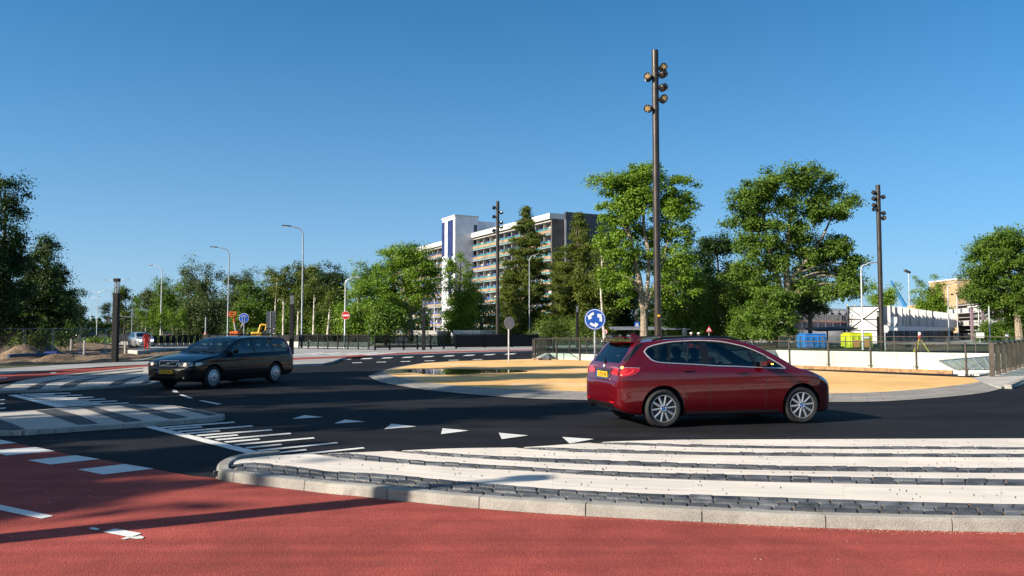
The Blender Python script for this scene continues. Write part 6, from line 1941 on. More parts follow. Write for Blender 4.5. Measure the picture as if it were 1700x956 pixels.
b = MB(); b.box((.5, -1.09, 1.05), (.5, .03, .22)); b.build('label_plate', M['sign_white'], c)
# bags and bundles under the trees
b = MB(); 
for k in range(5): b.box((XA(1332 + k * 5, 80), 80 - .3 * k, .5), (.35, .5, 1.0 + .2 * (k % 2)), .3 * k, 0, None, .08)
b = MB(); b.box((XA(1300, 82), 82, .55), (1.1, .5, 1.1), .2, 0, None, .05); tag(b.build('white_bag', M['white_sheet']), 'white bulk bag between tree stems left of the blue container', 'bag')

# ---- balcony flats on the far right
fl0 = Vector((XA(1583, 172), 172)); fl1 = Vector((XA(1640, 150), 150)); d = fl1 - fl0; FLn = d.length; d /= FLn; fa2 = atan2(d.y, d.x)
bf = thing('balcony_flats', 'dark flats with three white balcony rows and rounded roof vents', 'building', (fl0.x, fl0.y, 0), fa2)
HBf = HZ(503, 165)
M['flat_dark'] = mat('dark brown brick flats', (.095, .08, .07), .8, 0, .2, .5)
b = MB(); b.box((FLn / 2, 6, HBf / 2), (FLn, 10, HBf)); b.build('wall', M['flat_dark'], bf)
for k, zf in enumerate((HBf * .78, HBf * .44, HBf * .10)):
    b = MB(); b.box((FLn / 2 - 1, .2, zf), (FLn + 2, 1.6, HBf * .14)); b.build('balcony', M['fascia'], bf)
    b = MB(); b.box((FLn / 2 - 1, .2, zf + HBf * .155), (FLn + 1, 1.4, .12)); b.build('balcony_rail', M['slab'], bf)
    for j in range(4):
        b = MB(); b.box((FLn * (j + .5) / 4, -.63, zf + .05), (1.1, .06, HBf * .11)); b.build('window', M['window'], bf)
for j in range(5):
    b = MB(); b.lathe([(.9, 0), (.9, .6), (.7, 1.1), (.35, 1.35), (0, 1.4)], Matrix.Translation((FLn * (j + .5) / 5, 3, HBf)), 14); b.build('roof_vent', M['end_wall'], bf, smooth=True)
M['tan_wall'] = mat('tan rendered wall', (.46, .31, .17), .8, 0, .06, .4)
tt = thing('tan_tower', 'tall plain tan tower block behind the far right tree', 'building', (0, 0, 0))
x0, x1 = XA(1591.5, 240), XA(1650, 240); b = MB(); b.box(((x0 + x1) / 2, 248, HZ(464, 240) / 2), (x1 - x0, 16, HZ(464, 240))); b.build('wall', M['tan_wall'], tt)
b = MB(); b.box(((x0 + x1) / 2, 248, HZ(463, 240)), (x1 - x0 + .5, 16.5, .5)); b.build('roof', M['fascia'], tt)
th = thing('tan_house', 'low tan building with white frames at the right edge under the big tree', 'building', (0, 0, 0))
x0, x1 = XA(1660, 175), XA(1760, 175); zt = HZ(518, 175); b = MB(); b.box(((x0 + x1) / 2, 181, zt / 2), (x1 - x0, 12, zt)); b.build('wall', M['tan_wall'], th)
for k in range(7):
    for zz in (zt * .78, zt * .45):
        b = MB(); b.box((x0 + (k + .5) * (x1 - x0) / 7, 174.95, zz), (1.1, .1, 1.2)); b.build('window', M['window'], th)
b = MB()
for k in range(8): b.box((x0 + k * (x1 - x0) / 7, 174.4, zt / 2), (.3, .3, zt))
b.box(((x0 + x1) / 2, 174.4, zt * .6), (x1 - x0, .3, .3)); b.box(((x0 + x1) / 2, 174.4, zt), (x1 - x0, .5, .3)); b.build('white_frame', M['fascia'], th)
b = MB(); x0, x1 = XA(1538, 260), XA(1600, 260); zt = HZ(505, 260); b.box(((x0 + x1) / 2, 266, zt / 2), (x1 - x0, 12, zt)); o = b.build('tan_house', M['tan_wall'])
tag(o, 'distant tan roofed building seen over the white panelled building', 'building')
sf = thing('steel_frame', 'open white steel frame with mauve corner columns near the far right tree', 'steel frame', (XA(1645, 128), 128, 0))
W_ = XA(1658, 128) - XA(1632, 128); zt = HZ(509.5, 128)
for sx in (-1, 1):
    for yy in (0, 3): b = MB(); b.box((sx * W_ / 2, yy, zt / 2), (.34, .34, zt)); b.build('column', plain('mauve column', (.25, .17, .20), .5), sf)
for k in range(4):
    z = zt * (1 - k * .23)
    for yy in (0, 3): b = MB(); b.box((0, yy, z), (W_, .18, .18)); b.build('beam', M['lamp_white'], sf)
for k in range(1, 3): b = MB(); b.box((-W_ / 2 + W_ * k / 3, 0, zt / 2), (.12, .12, zt)); b.build('mullion', M['lamp_white'], sf)
b = MB(); b.box((0, 1.5, zt + .15), (W_ + .8, 4, .25)); b.build('roof', M['fascia'], sf)
# crane jib
cj = MB(); p0, p1 = AT(1479, 466, 200), AT(1503, 508, 200)
cj.tube([p0, p1], [.25, .45], 6); tag(cj.build('crane_jib', M['rail_pale'] if False else plain('blue crane paint', (.03, .22, .50), .5)), 'slanting blue crane jib above the white panelled building', 'crane')

# ================================================================== MACHINES
ex = thing('excavator', 'yellow excavator with its arm bent over beside the path sign', 'excavator', (XA(430, 108), 108, 0))
ye = mat('excavator yellow', (.62, .34, .02), .5, 0, .15, 2)
def RX(px): return XA(px, 108) - XA(430, 108)
for sy in (-.7, .7):
    b = MB(); b.box((RX(430), sy, .35), (2.3, .4, .6), 0, 0, None, .2); b.build('track', M['black'], ex)
b = MB(); b.box((RX(428), 0, 1.15), (1.5, 1.3, .8), 0, 0, None, .12); b.build('engine_cover', ye, ex)
b = MB(); b.box((RX(434.5), .2, 1.35), (.8, .9, 1.1), 0, 0, None, .08); b.build('cab', M['car_glass_dark'], ex)
pts = [(431, 555), (435, 538.8), (445, 540), (442, 549)]
A_ = [Vector((RX(a), -.5, HZ(c, 108))) for a, c in pts]
b = MB(); b.tube(A_[:2], [.20, .16], 6); b.tube(A_[1:3], [.16, .15], 6); b.build('boom', ye, ex)
b = MB(); b.tube(A_[2:], [.14, .10], 6); b.build('stick', ye, ex)
b = MB(); b.box(A_[3] + Vector((0, 0, -.25)), (.55, .5, .5), 0, 0, Matrix.Rotation(.4, 3, 'Y'), .1); b.build('bucket', M['black'], ex)
bl = thing('boom_lift', 'orange boom lift with cream arms folded up left of the path sign', 'boom lift', (XA(391, 104), 104, 0))
og = mat('lift orange', (.62, .12, .01), .5, 0, .12, 2)
def RB(px): return XA(px, 104) - XA(391, 104)
b = MB(); b.box((0, 0, HZ(554.5, 104)), (1.15, 1.2, .7), 0, 0, None, .1); b.build('chassis', og, bl)
for sx in (-.45, .5):
    b = MB(); b.lathe([(.0, -.65), (.42, -.65), (.42, .65), (0, .65)], Matrix.Translation((sx, 0, .42)) @ Matrix.Rotation(pi / 2, 4, 'X'), 16); b.build('wheel', M['tyre'], bl)
b = MB(); b.tube([(RB(393), -.2, HZ(552, 104)), (RB(390), -.2, HZ(535, 104))], .15, 6); b.build('lower_arm', M['panel_pale'], bl)
b = MB(); b.tube([(RB(390), -.2, HZ(536, 104)), (RB(389), -.2, HZ(524, 104))], .14, 6); b.build('upper_arm', og, bl)
b = MB(); b.tube([(RB(394), .1, HZ(553, 104)), (RB(403), .1, HZ(537, 104))], [.14, .10], 6); b.build('boom', M['panel_pale'], bl)
b = MB(); z = HZ(522, 104)
b.box((RB(385), -.2, z - .25), (.95, .7, .08))
for sx in (-.45, .45):
    for sy in (-.3, .3): b.tube([(RB(385) + sx, -.2 + sy, z - .25), (RB(385) + sx, -.2 + sy, z + .35)], .05, 6)
for zz in (0, .32): 
    for sy in (-.3, .3): b.box((RB(385), -.2 + sy, z + zz), (.95, .05, .10))
b.box((RB(382), -.2, z), (.3, .5, .5)); b.build('basket', og, bl)
b = MB(); b.lathe([(.28, 0), (.26, .8), (.2, .95), (0, .95)], Matrix.Translation((XA(342, 112), 112, .6)), 12); b.lathe([(.3, -.0), (.3, .62), (0, .62)], Matrix.Translation((XA(342, 112), 112, 0)), 12)
tag(b.build('traffic_barrel', og, smooth=True), 'orange traffic barrel beside the short thick grey post', 'barrel')

# ================================================================== FARTHER CARS
def small_car(label, px, Y, col, lit=True, rz=-pi / 2, glass='car_glass_dark', name='car', scale=1.0, group='cars far down the roads', z0=0.0):
    """simpler car: shell, cabin glass, wheels, lamps"""
    root = thing(name, label, 'car', (XA(px, Y), Y, z0), rz, group)
    sp = dict(RED); sp['crease'] = None
    c = Car(sp)
    n = 26; b = MB(); rows = None
    for x in np.linspace(0.004, c.L - .004, n):
        P = c.section(float(x))[::2]; loop = [(x - c.L / 2, y, z) for y, z in P] + [(x - c.L / 2, -y, z) for y, z in reversed(P[1:-1])]; rows = len(loop); b.v += [tuple(q) for q in loop]
    for i in range(n - 1):
        for k in range(rows): b.f.append((i * rows + k, (i + 1) * rows + k, (i + 1) * rows + (k + 1) % rows, i * rows + (k + 1) % rows)); b.m.append(0)
    b.f.append(tuple(range(rows))); b.f.append(tuple(range((n - 1) * rows, n * rows))); b.m += [0, 0]
    b.build('body', M[col], root, smooth=True, fix=True)
    cs = {}
    bm = bmesh.new(); me = root.children[0].data if root.children else bpy.data.objects['body'].data
    c.shell()
    def off(o): o.parent = root; o.location = (-c.L / 2, 0, 0); return o
    for sd in 'LR': off(c.patch('side_window', sd, sp['dlo_lo'], sp['dlo_up'], M[glass], None, .006, 14, 4))
    off(c.patch('windscreen', 'T', [(2.56, -.52), (2.9, -.66), (3.34, -.68)], [(2.56, .52), (2.9, .66), (3.34, .68)], M[glass], None, .006, 10, 8))
    off(c.patch('rear_window', 'B', [(-.58, 1.09), (.58, 1.09)], [(-.52, 1.41), (.52, 1.41)], M[glass], None, .006, 8, 6))
    for x in (.83, 3.5):
        for sy in (-.8, .8):
            b = MB(); b.lathe([(.2, -.11), (.31, -.12), (.33, -.08), (.33, .08), (.31, .12), (.2, .11)], Matrix.Translation((x - c.L / 2, sy, .33)) @ Matrix.Rotation(pi / 2, 4, 'X'), 20, 0, True)
            b.lathe([(.2, -.09), (0, -.10)], Matrix.Translation((x - c.L / 2, sy, .33)) @ Matrix.Rotation(pi / 2, 4, 'X'), 20, 1); b.lathe([(.2, .09), (0, .10)], Matrix.Translation((x - c.L / 2, sy, .33)) @ Matrix.Rotation(pi / 2, 4, 'X'), 20, 1)
            b.build('wheel', [M['tyre'], M['alloy']], root)
    for sg in (-1, 1):
        q = [(.44, .645), (.68, .65)]; u = [(.44, .735), (.68, .77)]
        if sg < 0: q = [(-a, z) for a, z in reversed(q)]; u = [(-a, z) for a, z in reversed(u)]
        off(c.patch('headlight', 'F', q, u, M['lamp_lit' if lit else 'lamp_clear'], None, .01, 6, 4))
        q = [(.45, .89), (.70, .885)]; u = [(.45, .98), (.70, 1.0)]
        if sg < 0: q = [(-a, z) for a, z in reversed(q)]; u = [(-a, z) for a, z in reversed(u)]
        off(c.patch('tail_lamp', 'B', q, u, M['lamp_red_lit' if lit else 'lamp_red'], None, .01, 6, 4))
    off(c.patch('grille', 'F', [(-.4, .54), (.4, .54)], [(-.4, .63), (.4, .63)], M['trim'], None, .01, 6, 3))
    root.scale = (scale,) * 3
    return root
small_car('silver car with lit headlights facing the camera on the left road behind the orange worker', 235, 84, 'paint_silver', True, radians(-52))
small_car('dark car with lit headlights far away beyond the wire fence', 137, 200, 'paint_dark', True, radians(-88))
small_car('small dark car with lit lights right of the farthest car on the left road', 149.5, 215, 'paint_dark', True, radians(-95))
small_car('dark car seen from behind with red lights beyond the black fence', 284.5, 150, 'paint_dark', True, radians(85))
small_car('low white car half hidden by the black fence left of the estate car', 312, 140, 'paint_white', False, radians(5), z0=-.55)
small_car('dark parked car before the young trees above the silver car', 228, 150, 'paint_dark', False, radians(20))
small_car('pale car parked under the bicycle shelter at its left end', 1017, 97, 'paint_silver', False, radians(60), z0=-.4)
small_car('orange red car parked under the bicycle shelter', 1035, 96, 'paint_orange', False, radians(20), z0=-.55)

# ================================================================== PEOPLE
M['hivis'] = mat('orange red work clothes', (.75, .045, .018), .7, 0, .15, 6)
M['hair'] = plain('dark hair', (.03, .022, .015), .7)
M['boots'] = plain('dark boots', (.02, .018, .016), .7)
M['helmet'] = plain('white helmet', (.75, .75, .74), .35)
def skin_person(name, label, joints, bones, colour, loc, rz, helmet=None, hair=True, head=('head', .105)):
    """one continuous figure grown over a skeleton; colour(vertex) picks the material"""
    me = bpy.data.meshes.new('person'); idx = {k: i for i, k in enumerate(joints)}
    me.from_pydata([joints[k][0] for k in joints], [(idx[a], idx[c]) for a, c in bones], [])
    o = bpy.data.objects.new('person', me); COL.objects.link(o)
    o.modifiers.new('skin', 'SKIN')
    for k, i in idx.items():
        rr_ = joints[k][1]; me.skin_vertices[0].data[i].radius = rr_ if isinstance(rr_, tuple) else (rr_, rr_)
    me.skin_vertices[0].data[idx['pelvis']].use_root = True
    sb = o.modifiers.new('sub', 'SUBSURF'); sb.levels = 2; sb.render_levels = 2
    dg = bpy.context.evaluated_depsgraph_get(); dg.update()
    new = bpy.data.meshes.new_from_object(o.evaluated_get(dg))
    o.modifiers.clear(); o.data = new
    ms = [M['hivis'], M['skin'], M['boots'], M['hair'], M['sleeve']]
    new.materials.clear()
    for m_ in ms: new.materials.append(m_)
    for p in new.polygons: p.material_index = colour(p.center); p.use_smooth = True
    o.name = 'person'; o.location = loc; o.rotation_euler = (0, 0, rz)
    tag(o, label, 'person')
    h, r_ = joints['head'][0], .115
    if helmet:
        b = MB(); b.lathe([(.15, -.01), (.128, .0), (.125, .05), (.10, .10), (.05, .125), (0, .13)], Matrix.Translation(Vector(h) + Vector((0, 0, .035))), 16); b.build('helmet', M[helmet], o, smooth=True)
    elif hair:
        b = MB(); b.lathe([(.105, -.03), (.112, .02), (.10, .07), (.06, .11), (0, .12)], Matrix.Translation(Vector(h) + Vector((-.012, 0, .02))), 14); b.build('hair', M['hair'], o, smooth=True)
    return o
def standing(bend=.0, arm=.25, step=.08, H=1.0):
    """x forward, y left; bend leans the trunk forward"""
    J = {}
    def T(x, z): return (x * cos(bend) + (z - .95) * sin(bend), .95 + (z - .95) * cos(bend) - x * sin(bend))
    def add(n, x, y, z, r_, trunk=True):
        if trunk: x, z = T(x, z)
        J[n] = ((x * H, y * H, z * H), r_)
    add('pelvis', 0, 0, .95, (.155, .13)); add('waist', 0, 0, 1.10, (.14, .115)); add('chest', .0, 0, 1.32, (.175, .13)); add('neckbase', 0, 0, 1.46, (.07, .065)); add('neck', .01, 0, 1.53, .055); add('head', .03, 0, 1.64, (.085, .10)); add('crown', .02, 0, 1.72, (.07, .08))
    add('nose', .115, 0, 1.63, .02)
    for s_, n in ((1, 'l'), (-1, 'r')):
        add(n + 'sh', 0, .19 * s_, 1.42, .068); add(n + 'el', .02 + arm * .2, .25 * s_, 1.14, .05); add(n + 'wr', .06 + arm * .7, .22 * s_, .92 + arm * .25, .036); add(n + 'pa', .09 + arm * .9, .21 * s_, .84 + arm * .28, (.030, .022)); add(n + 'fi', .11 + arm * 1.0, .20 * s_, .77 + arm * .30, (.022, .014)); add(n + 'th', .13 + arm * .9, .18 * s_, .83 + arm * .28, .012)
        add(n + 'hip', 0, .10 * s_, .90, .10, False); add(n + 'kn', .03 + step * s_ * .6, .11 * s_, .50, .068, False); add(n + 'an', step * s_ * 1.6 - .02, .11 * s_, .10, .05, False); add(n + 'toe', step * s_ * 1.6 + .14, .13 * s_, .045, (.045, .035), False)
    B = [('pelvis', 'waist'), ('waist', 'chest'), ('chest', 'neckbase'), ('neckbase', 'neck'), ('neck', 'head'), ('head', 'crown'), ('head', 'nose')]
    for n in 'lr': B += [('chest', n + 'sh'), (n + 'sh', n + 'el'), (n + 'el', n + 'wr'), (n + 'wr', n + 'pa'), (n + 'pa', n + 'fi'), (n + 'pa', n + 'th'), ('pelvis', n + 'hip'), (n + 'hip', n + 'kn'), (n + 'kn', n + 'an'), (n + 'an', n + 'toe')]
    return J, B
def suit(J):
    hd = Vector(J['head'][0]); hands = [Vector(J[n + 'pa'][0]) for n in 'lr']
    def f(c):
        c = Vector(c)
        if c.z < .10: return 2
        if (c - hd).length < .17: return 1
        if min((c - h).length for h in hands) < .11: return 1
        return 0
    return f
J, B = standing(.38, .35, .06)
wx, wy = XA(243.5, 66), 66.0
skin_person('person', 'worker in orange red clothes leaning forward in front of the silver car', J, B, suit(J), (wx, wy, HZ(588.5, 66) + .22), radians(-60))
J, B = standing(.25, .3, .10)
skin_person('person', 'person in orange red clothes at the left edge beside the sand heap', J, B, suit(J), (XA(-2.5, 66), 66, HZ(592, 66)), radians(-30))
J, B = standing(.05, .2, .03)
skin_person('person', 'left of two workers in white helmets and red clothes behind the hatchback roof', J, B, suit(J), (XA(1147, 72), 72, HZ(554, 72) - 1.66), radians(-80), helmet='helmet')
J, B = standing(.12, .3, .05)
skin_person('person', 'right of two workers in white helmets and red clothes behind the hatchback roof', J, B, suit(J), (XA(1160.5, 72), 72, HZ(554, 72) - 1.66), radians(-120), helmet='helmet')
# driver of the black estate car, seated with both hands on the wheel
J = {}
def add(n, x, y, z, r_): J[n] = ((x, y, z), r_)
add('pelvis', 0, 0, .0, (.16, .13)); add('waist', -.05, 0, .18, (.14, .115)); add('chest', -.10, 0, .38, (.175, .13)); add('neckbase', -.11, 0, .52, (.07, .065)); add('neck', -.10, 0, .58, .055); add('head', -.08, 0, .69, (.085, .10)); add('crown', -.09, 0, .77, (.07, .08)); add('nose', .01, 0, .68, .02)
for s_, n in ((1, 'l'), (-1, 'r')):
    add(n + 'sh', -.10, .19 * s_, .48, .066); add(n + 'el', .06, .26 * s_, .30, .05); add(n + 'wr', .30, .17 * s_, .36, .036); add(n + 'pa', .37, .15 * s_, .37, (.03, .022)); add(n + 'fi', .42, .13 * s_, .36, (.022, .014)); add(n + 'th', .39, .13 * s_, .40, .012)
    add(n + 'hip', .03, .10 * s_, -.02, .095); add(n + 'kn', .42, .14 * s_, .06, .07); add(n + 'an', .66, .12 * s_, -.24, .05); add(n + 'toe', .80, .12 * s_, -.24, .04)
hd = Vector(J['head'][0]); hh = [Vector(J[n + 'pa'][0]) for n in 'lr']
def dcol(c):
    c = Vector(c)
    if (c - hd).length < .16 or min((c - h).length for h in hh) < .10: return 1
    return 4 if c.z > .1 and c.x < .36 else 2
rc, an_ = BLACK_AT
off_ = Matrix.Rotation(an_, 3, 'Z') @ Vector((2.22 - 4.71 / 2 + .12, .36, .62))
skin_person('person', 'driver in a light blue top behind the wheel of the black estate car', J, B, dcol, (rc.x + off_.x, rc.y + off_.y, .62), an_)
# ================================================================== TREES
def leaves_mesh(name, P, Nn, size, m, seed=0, aspect=1.5):
    """one small folded leaf-clump face per point"""
    rg = np.random.default_rng(seed); n = len(P)
    T = rg.normal(size=(n, 3)); T -= Nn * np.sum(T * Nn, 1, keepdims=True); T /= np.linalg.norm(T, axis=1, keepdims=True) + 1e-9
    B = np.cross(Nn, T)
    s = size * rg.uniform(.6, 1.35, (n, 1))
    a = T * s * aspect * .5; b = B * s * .5; k = Nn * s * .12
    V = np.stack([P - a, P - b * rg.uniform(.7, 1.1, (n, 1)) + k, P + a, P + b * rg.uniform(.7, 1.1, (n, 1)) + k], 1).reshape(-1, 3)
    me = bpy.data.meshes.new(name)
    me.vertices.add(4 * n); me.vertices.foreach_set('co', V.astype(np.float32).ravel())
    me.loops.add(4 * n); me.loops.foreach_set('vertex_index', np.arange(4 * n, dtype=np.int32))
    me.polygons.add(n); me.polygons.foreach_set('loop_start', np.arange(0, 4 * n, 4, dtype=np.int32)); me.polygons.foreach_set('loop_total', np.full(n, 4, dtype=np.int32))
    me.materials.append(m); me.update(); me.validate()
    return me
def unit(v): return v / (np.linalg.norm(v, axis=-1, keepdims=True) + 1e-9)
def crown_points(lobes, rg, clump=.8, dens=3.0, per=55, flat=.75, droop=0.0, shell=.5):
    """leaf positions and normals: clumps through each ellipsoid, thicker towards its outside"""
    Ps, Ns, Cs = [], [], []
    for (c, r) in lobes:
        c = np.array(c, float); r = np.array(r, float)
        n = max(5, int(dens * (r[0] * r[1] * r[2]) ** (2 / 3) / clump ** 2))
        d = unit(rg.normal(size=(n, 3)))
        rad = shell + (1 - shell) * rg.random((n, 1)) ** .6
        rad = np.where(rg.random((n, 1)) < .2, rg.random((n, 1)) * shell + .1, rad) * rg.uniform(.68, 1.26, (n, 1))
        q = c + d * r * rad
        Cs.append(q)
        for j in range(n):
            k = int(per * rg.uniform(.45, 1.35)); s = clump * rg.uniform(.55, 1.15)
            off = rg.normal(size=(k, 3)) * np.array([.54, .54, .50 * flat]) * s
            if droop: off[:, 2] -= droop * np.abs(rg.normal(size=k)) * s
            p = q[j] + off
            nn = unit(unit(p - c) * .55 + np.array([0, 0, .45]) + rg.normal(size=(k, 3)) * .55)
            Ps.append(p); Ns.append(nn)
    return np.concatenate(Ps), np.concatenate(Ns), Cs
LEAVES = [0]
def make_tree(name, label, x, Y, lobes, trunk, leaf='leaf_mid', bark='bark', size=.30, clump=.85, dens=3.0, per=55, seed=1, group=None, z0=0.0, twigs=.35, flat=.75, droop=0.0, shell=.5, category='tree', crown_name='crown', aspect=1.5, limb_r=.4, fine=True):
    """lobes: ((dx,dy,z),(rx,ry,rz)) about the trunk foot; trunk: list of (dx,dy,z,r) forks"""
    rg = np.random.default_rng(seed)
    root = thing(name, label, category, (x, Y, z0), 0, group)
    if fine: size, per, dens, clump = size * .52, int(per * 3.0), dens * 2.0, clump * 1.0
    P, Nn, Cs = crown_points(lobes, rg, clump, dens, per, flat, droop, shell)
    LEAVES[0] += len(P)
    b = MB()
    stems = trunk if isinstance(trunk[0], list) else [trunk]
    for st in stems:
        pts = catmull([Vector(q[:3]) for q in st], 5); n = len(pts)
        rs = np.interp(np.linspace(0, len(st) - 1, n), range(len(st)), [q[3] for q in st])
        b.tube(pts, list(rs), 9)
    nodes = [(Vector(q[:3]), q[3]) for st in stems for q in [*st, *[[(a_ + b_) / 2 for a_, b_ in zip(st[i], st[i + 1])] for i in range(len(st) - 1)]]]
    for (c, r), cl in zip(lobes, Cs):
        c = Vector(c)
        best = min(nodes, key=lambda q: (q[0] - c).length + (3 if q[0].z > c.z - .2 else 0))
        s, r0 = best; rr_ = max(min(r0 * .6, limb_r), .035)
        mid = s.lerp(c, .5) + Vector((rg.normal() * .25, rg.normal() * .25, .18 * (c - s).length * .6))
        b.tube(catmull([s, mid, c], 4), list(np.linspace(rr_, rr_ * .42, 9)), 6)
        for q in cl:
            if rg.random() < twigs:
                q = Vector(q); m2 = c.lerp(q, .5) + Vector((rg.normal() * .12, rg.normal() * .12, .10))
                b.tube([c.lerp(mid, .2 * rg.random()), m2, q], [rr_ * .30, rr_ * .2, .012], 4, 0, False)
    t = b.build('trunk', M[bark], root, smooth=True)
    me = leaves_mesh(crown_name, P, Nn, size, M[leaf], seed, aspect)
    o = bpy.data.objects.new(crown_name, me); COL.objects.link(o); o.parent = root
    return root
def pl(foot_px, Y, items, depth=.9):
    """crown lobes read off the photograph (px, py, half width, half height) at distance Y"""
    x0 = XA(foot_px, Y); s = Y / F_PX; out = []
    rr_ = random.Random(len(items) * 13 + int(foot_px)); items = list(items); extra = []
    for i, a in enumerate(items):
        near = sorted((q for q in items if q is not a), key=lambda q: hypot(q[0] - a[0], q[1] - a[1]))[:2]
        for q in near:
            if hypot(q[0] - a[0], q[1] - a[1]) < .95 * (max(a[2:]) + max(q[2:])) and rr_.random() < .28:
                extra.append(((a[0] + q[0]) / 2, (a[1] + q[1]) / 2, (a[2] + q[2]) * .38, (a[3] + q[3]) * .38))
    items += extra
    for (px, py, rx, ry) in items:
        p = AT(px, py, Y); w = rx * s
        out.append(((p.x - x0, rr_.uniform(-.55, .55) * w * depth, p.z), (w, w * depth, ry * s)))
    return out
def tp(foot_px, Y, items):
    x0 = XA(foot_px, Y); s = Y / F_PX
    return [(XA(px, Y) - x0, 0.0, (HZ(py, Y)), r) for px, py, r in items]

# ---- the two big trees either side of the tall mast
Y = 88
big = [(1040, 300, 40, 26), (1075, 290, 38, 20), (1010, 310, 26, 24), (1118, 312, 36, 24), (1028, 345, 34, 24), (1062, 335, 40, 26), (1105, 350, 36, 26), (1135, 345, 22, 24), (1030, 385, 30, 22),
       (1075, 385, 40, 28), (1120, 395, 32, 26), (1010, 415, 26, 24), (1045, 430, 34, 30), (1095, 440, 36, 30), (1135, 430, 26, 28), (1110, 480, 34, 26), (1040, 475, 24, 24), (1150, 470, 24, 24), (1010, 460, 20, 22)]
make_tree('broadleaf_tree', 'big bright green tree with a forked pale trunk left of the tall bronze mast', XA(1070, Y), Y, pl(1070, Y, big),
          [tp(1070, Y, [(1070, 560, .46), (1069, 520, .38), (1066, 500, .34), (1063, 470, .34), (1055, 430, .26), (1046, 390, .20), (1040, 345, .14), (1040, 305, .08)]),
           tp(1070, Y, [(1069, 515, .30), (1076, 470, .22), (1078, 420, .22), (1070, 370, .16), (1075, 310, .08)]), tp(1070, Y, [(1071, 512, .32), (1085, 480, .2), (1100, 440, .14), (1115, 380, .08)])],
          'leaf_bright', 'bark_pale', .34, .80, 1.6, 52, 11, twigs=.30)
Y = 84
big = [(1275, 305, 44, 26), (1320, 295, 44, 22), (1365, 308, 40, 26), (1240, 325, 34, 26), (1395, 340, 30, 24), (1300, 335, 40, 26), (1350, 345, 38, 26), (1235, 360, 30, 26), (1268, 370, 36, 26), (1325, 375, 36, 24), (1385, 355, 34, 16),
       (1240, 400, 30, 24), (1285, 405, 34, 24), (1330, 410, 32, 24), (1375, 410, 36, 22), (1405, 415, 26, 20), (1350, 440, 40, 24), (1400, 455, 36, 26), (1420, 440, 20, 18), (1290, 445, 34, 24), (1240, 445, 30, 20), (1330, 475, 34, 22), (1385, 485, 40, 18), (1270, 480, 30, 22), (1425, 478, 18, 20)]
make_tree('broadleaf_tree', 'biggest spreading green tree over the white modular office', XA(1309, Y), Y, pl(1309, Y, big),
          [tp(1309, Y, [(1311, 566, .52), (1310, 530, .42), (1309, 490, .38), (1308, 450, .32), (1310, 410, .25), (1316, 360, .17), (1325, 310, .08)]),
           tp(1309, Y, [(1310, 525, .3), (1300, 490, .26), (1290, 450, .22), (1280, 415, .18), (1272, 370, .12), (1275, 315, .07)]), tp(1309, Y, [(1309, 470, .26), (1335, 440, .18), (1365, 400, .14), (1385, 360, .08)])],
          'leaf_mid', 'bark_pale', .32, .80, 1.65, 52, 12, twigs=.35, shell=.4)
# ---- young bushy tree before it, and shrubs along the railing
Y = 80
make_tree('bushy_tree', 'low dark bushy tree at the foot of the biggest spreading tree', XA(1290, Y), Y, pl(1290, Y, [(1270, 500, 26, 22), (1295, 490, 26, 22), (1265, 530, 28, 20), (1292, 525, 28, 22), (1310, 515, 18, 20), (1250, 515, 18, 20), (1300, 550, 26, 12), (1262, 552, 26, 12)]),
          tp(1290, Y, [(1290, 575, .2), (1288, 530, .14), (1284, 500, .07)]), 'leaf_mid', 'bark', .26, .7, 2.6, 50, 13)
# ---- dark wood between the two big trees
def wood_tree(px, top, hw, Y, label, leaf, seed, bark='bark', base=556, size=.33, clump=1.0, dens=2.2, per=52, name='broadleaf_tree', z0=0.0, foot_gap=.12, group=None, wob=.22, taper=.5, droop=0.0):
    """rounded or pointed crown filling the outline px +- hw from top to base"""
    rr_ = random.Random(seed); items = []
    H = base - top; z = top + H * .12
    rows = max(3, int(H / max(hw * .62, 16)))
    for i in range(rows):
        t = i / max(rows - 1, 1); y = top + H * (.12 + .76 * t)
        wdt = hw * (1 - taper + taper * math.sin(min(1, .35 + t * .75) * pi / 2)) if taper >= 0 else hw
        k = max(1, round(wdt / max(hw * .38, 9)))
        for j in range(k):
            u = 0 if k == 1 else (j / (k - 1) * 2 - 1)
            w_ = max(wdt * .58, 9)
            items.append((px + u * (wdt - w_ * .8) + rr_.uniform(-wob, wob) * hw, y + rr_.uniform(-wob, wob) * H / rows, w_ * rr_.uniform(.75, 1.1), max(H / rows * .92, 9) * rr_.uniform(.8, 1.2)))
    return make_tree(name, label, XA(px, Y), Y, pl(px, Y, items), tp(px, Y, [(px, 575 if Y < 100 else 563, .32), (px + rr_.uniform(-4, 4), base - H * .3, .24), (px + rr_.uniform(-6, 6), top + H * .4, .15), (px, top + H * .1, .06)]), leaf, bark, size, clump, dens, per, seed, group, twigs=.22, droop=droop)
W = 'trees of the dark wood behind the shelter'
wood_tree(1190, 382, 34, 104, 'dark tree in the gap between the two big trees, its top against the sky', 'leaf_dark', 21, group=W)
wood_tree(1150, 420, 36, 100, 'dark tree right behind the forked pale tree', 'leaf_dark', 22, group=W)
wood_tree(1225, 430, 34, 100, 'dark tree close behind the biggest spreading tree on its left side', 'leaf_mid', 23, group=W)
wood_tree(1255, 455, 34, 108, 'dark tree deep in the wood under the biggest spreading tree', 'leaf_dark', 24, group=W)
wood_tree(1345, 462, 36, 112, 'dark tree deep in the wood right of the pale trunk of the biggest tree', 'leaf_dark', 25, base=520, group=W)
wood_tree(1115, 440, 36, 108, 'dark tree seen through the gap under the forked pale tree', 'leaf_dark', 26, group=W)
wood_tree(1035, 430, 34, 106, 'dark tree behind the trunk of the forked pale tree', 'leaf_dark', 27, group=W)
wood_tree(1195, 470, 40, 94, 'lower leafy tree before the wood above the roadworks triangle', 'leaf_mid', 28, group=W, size=.28)
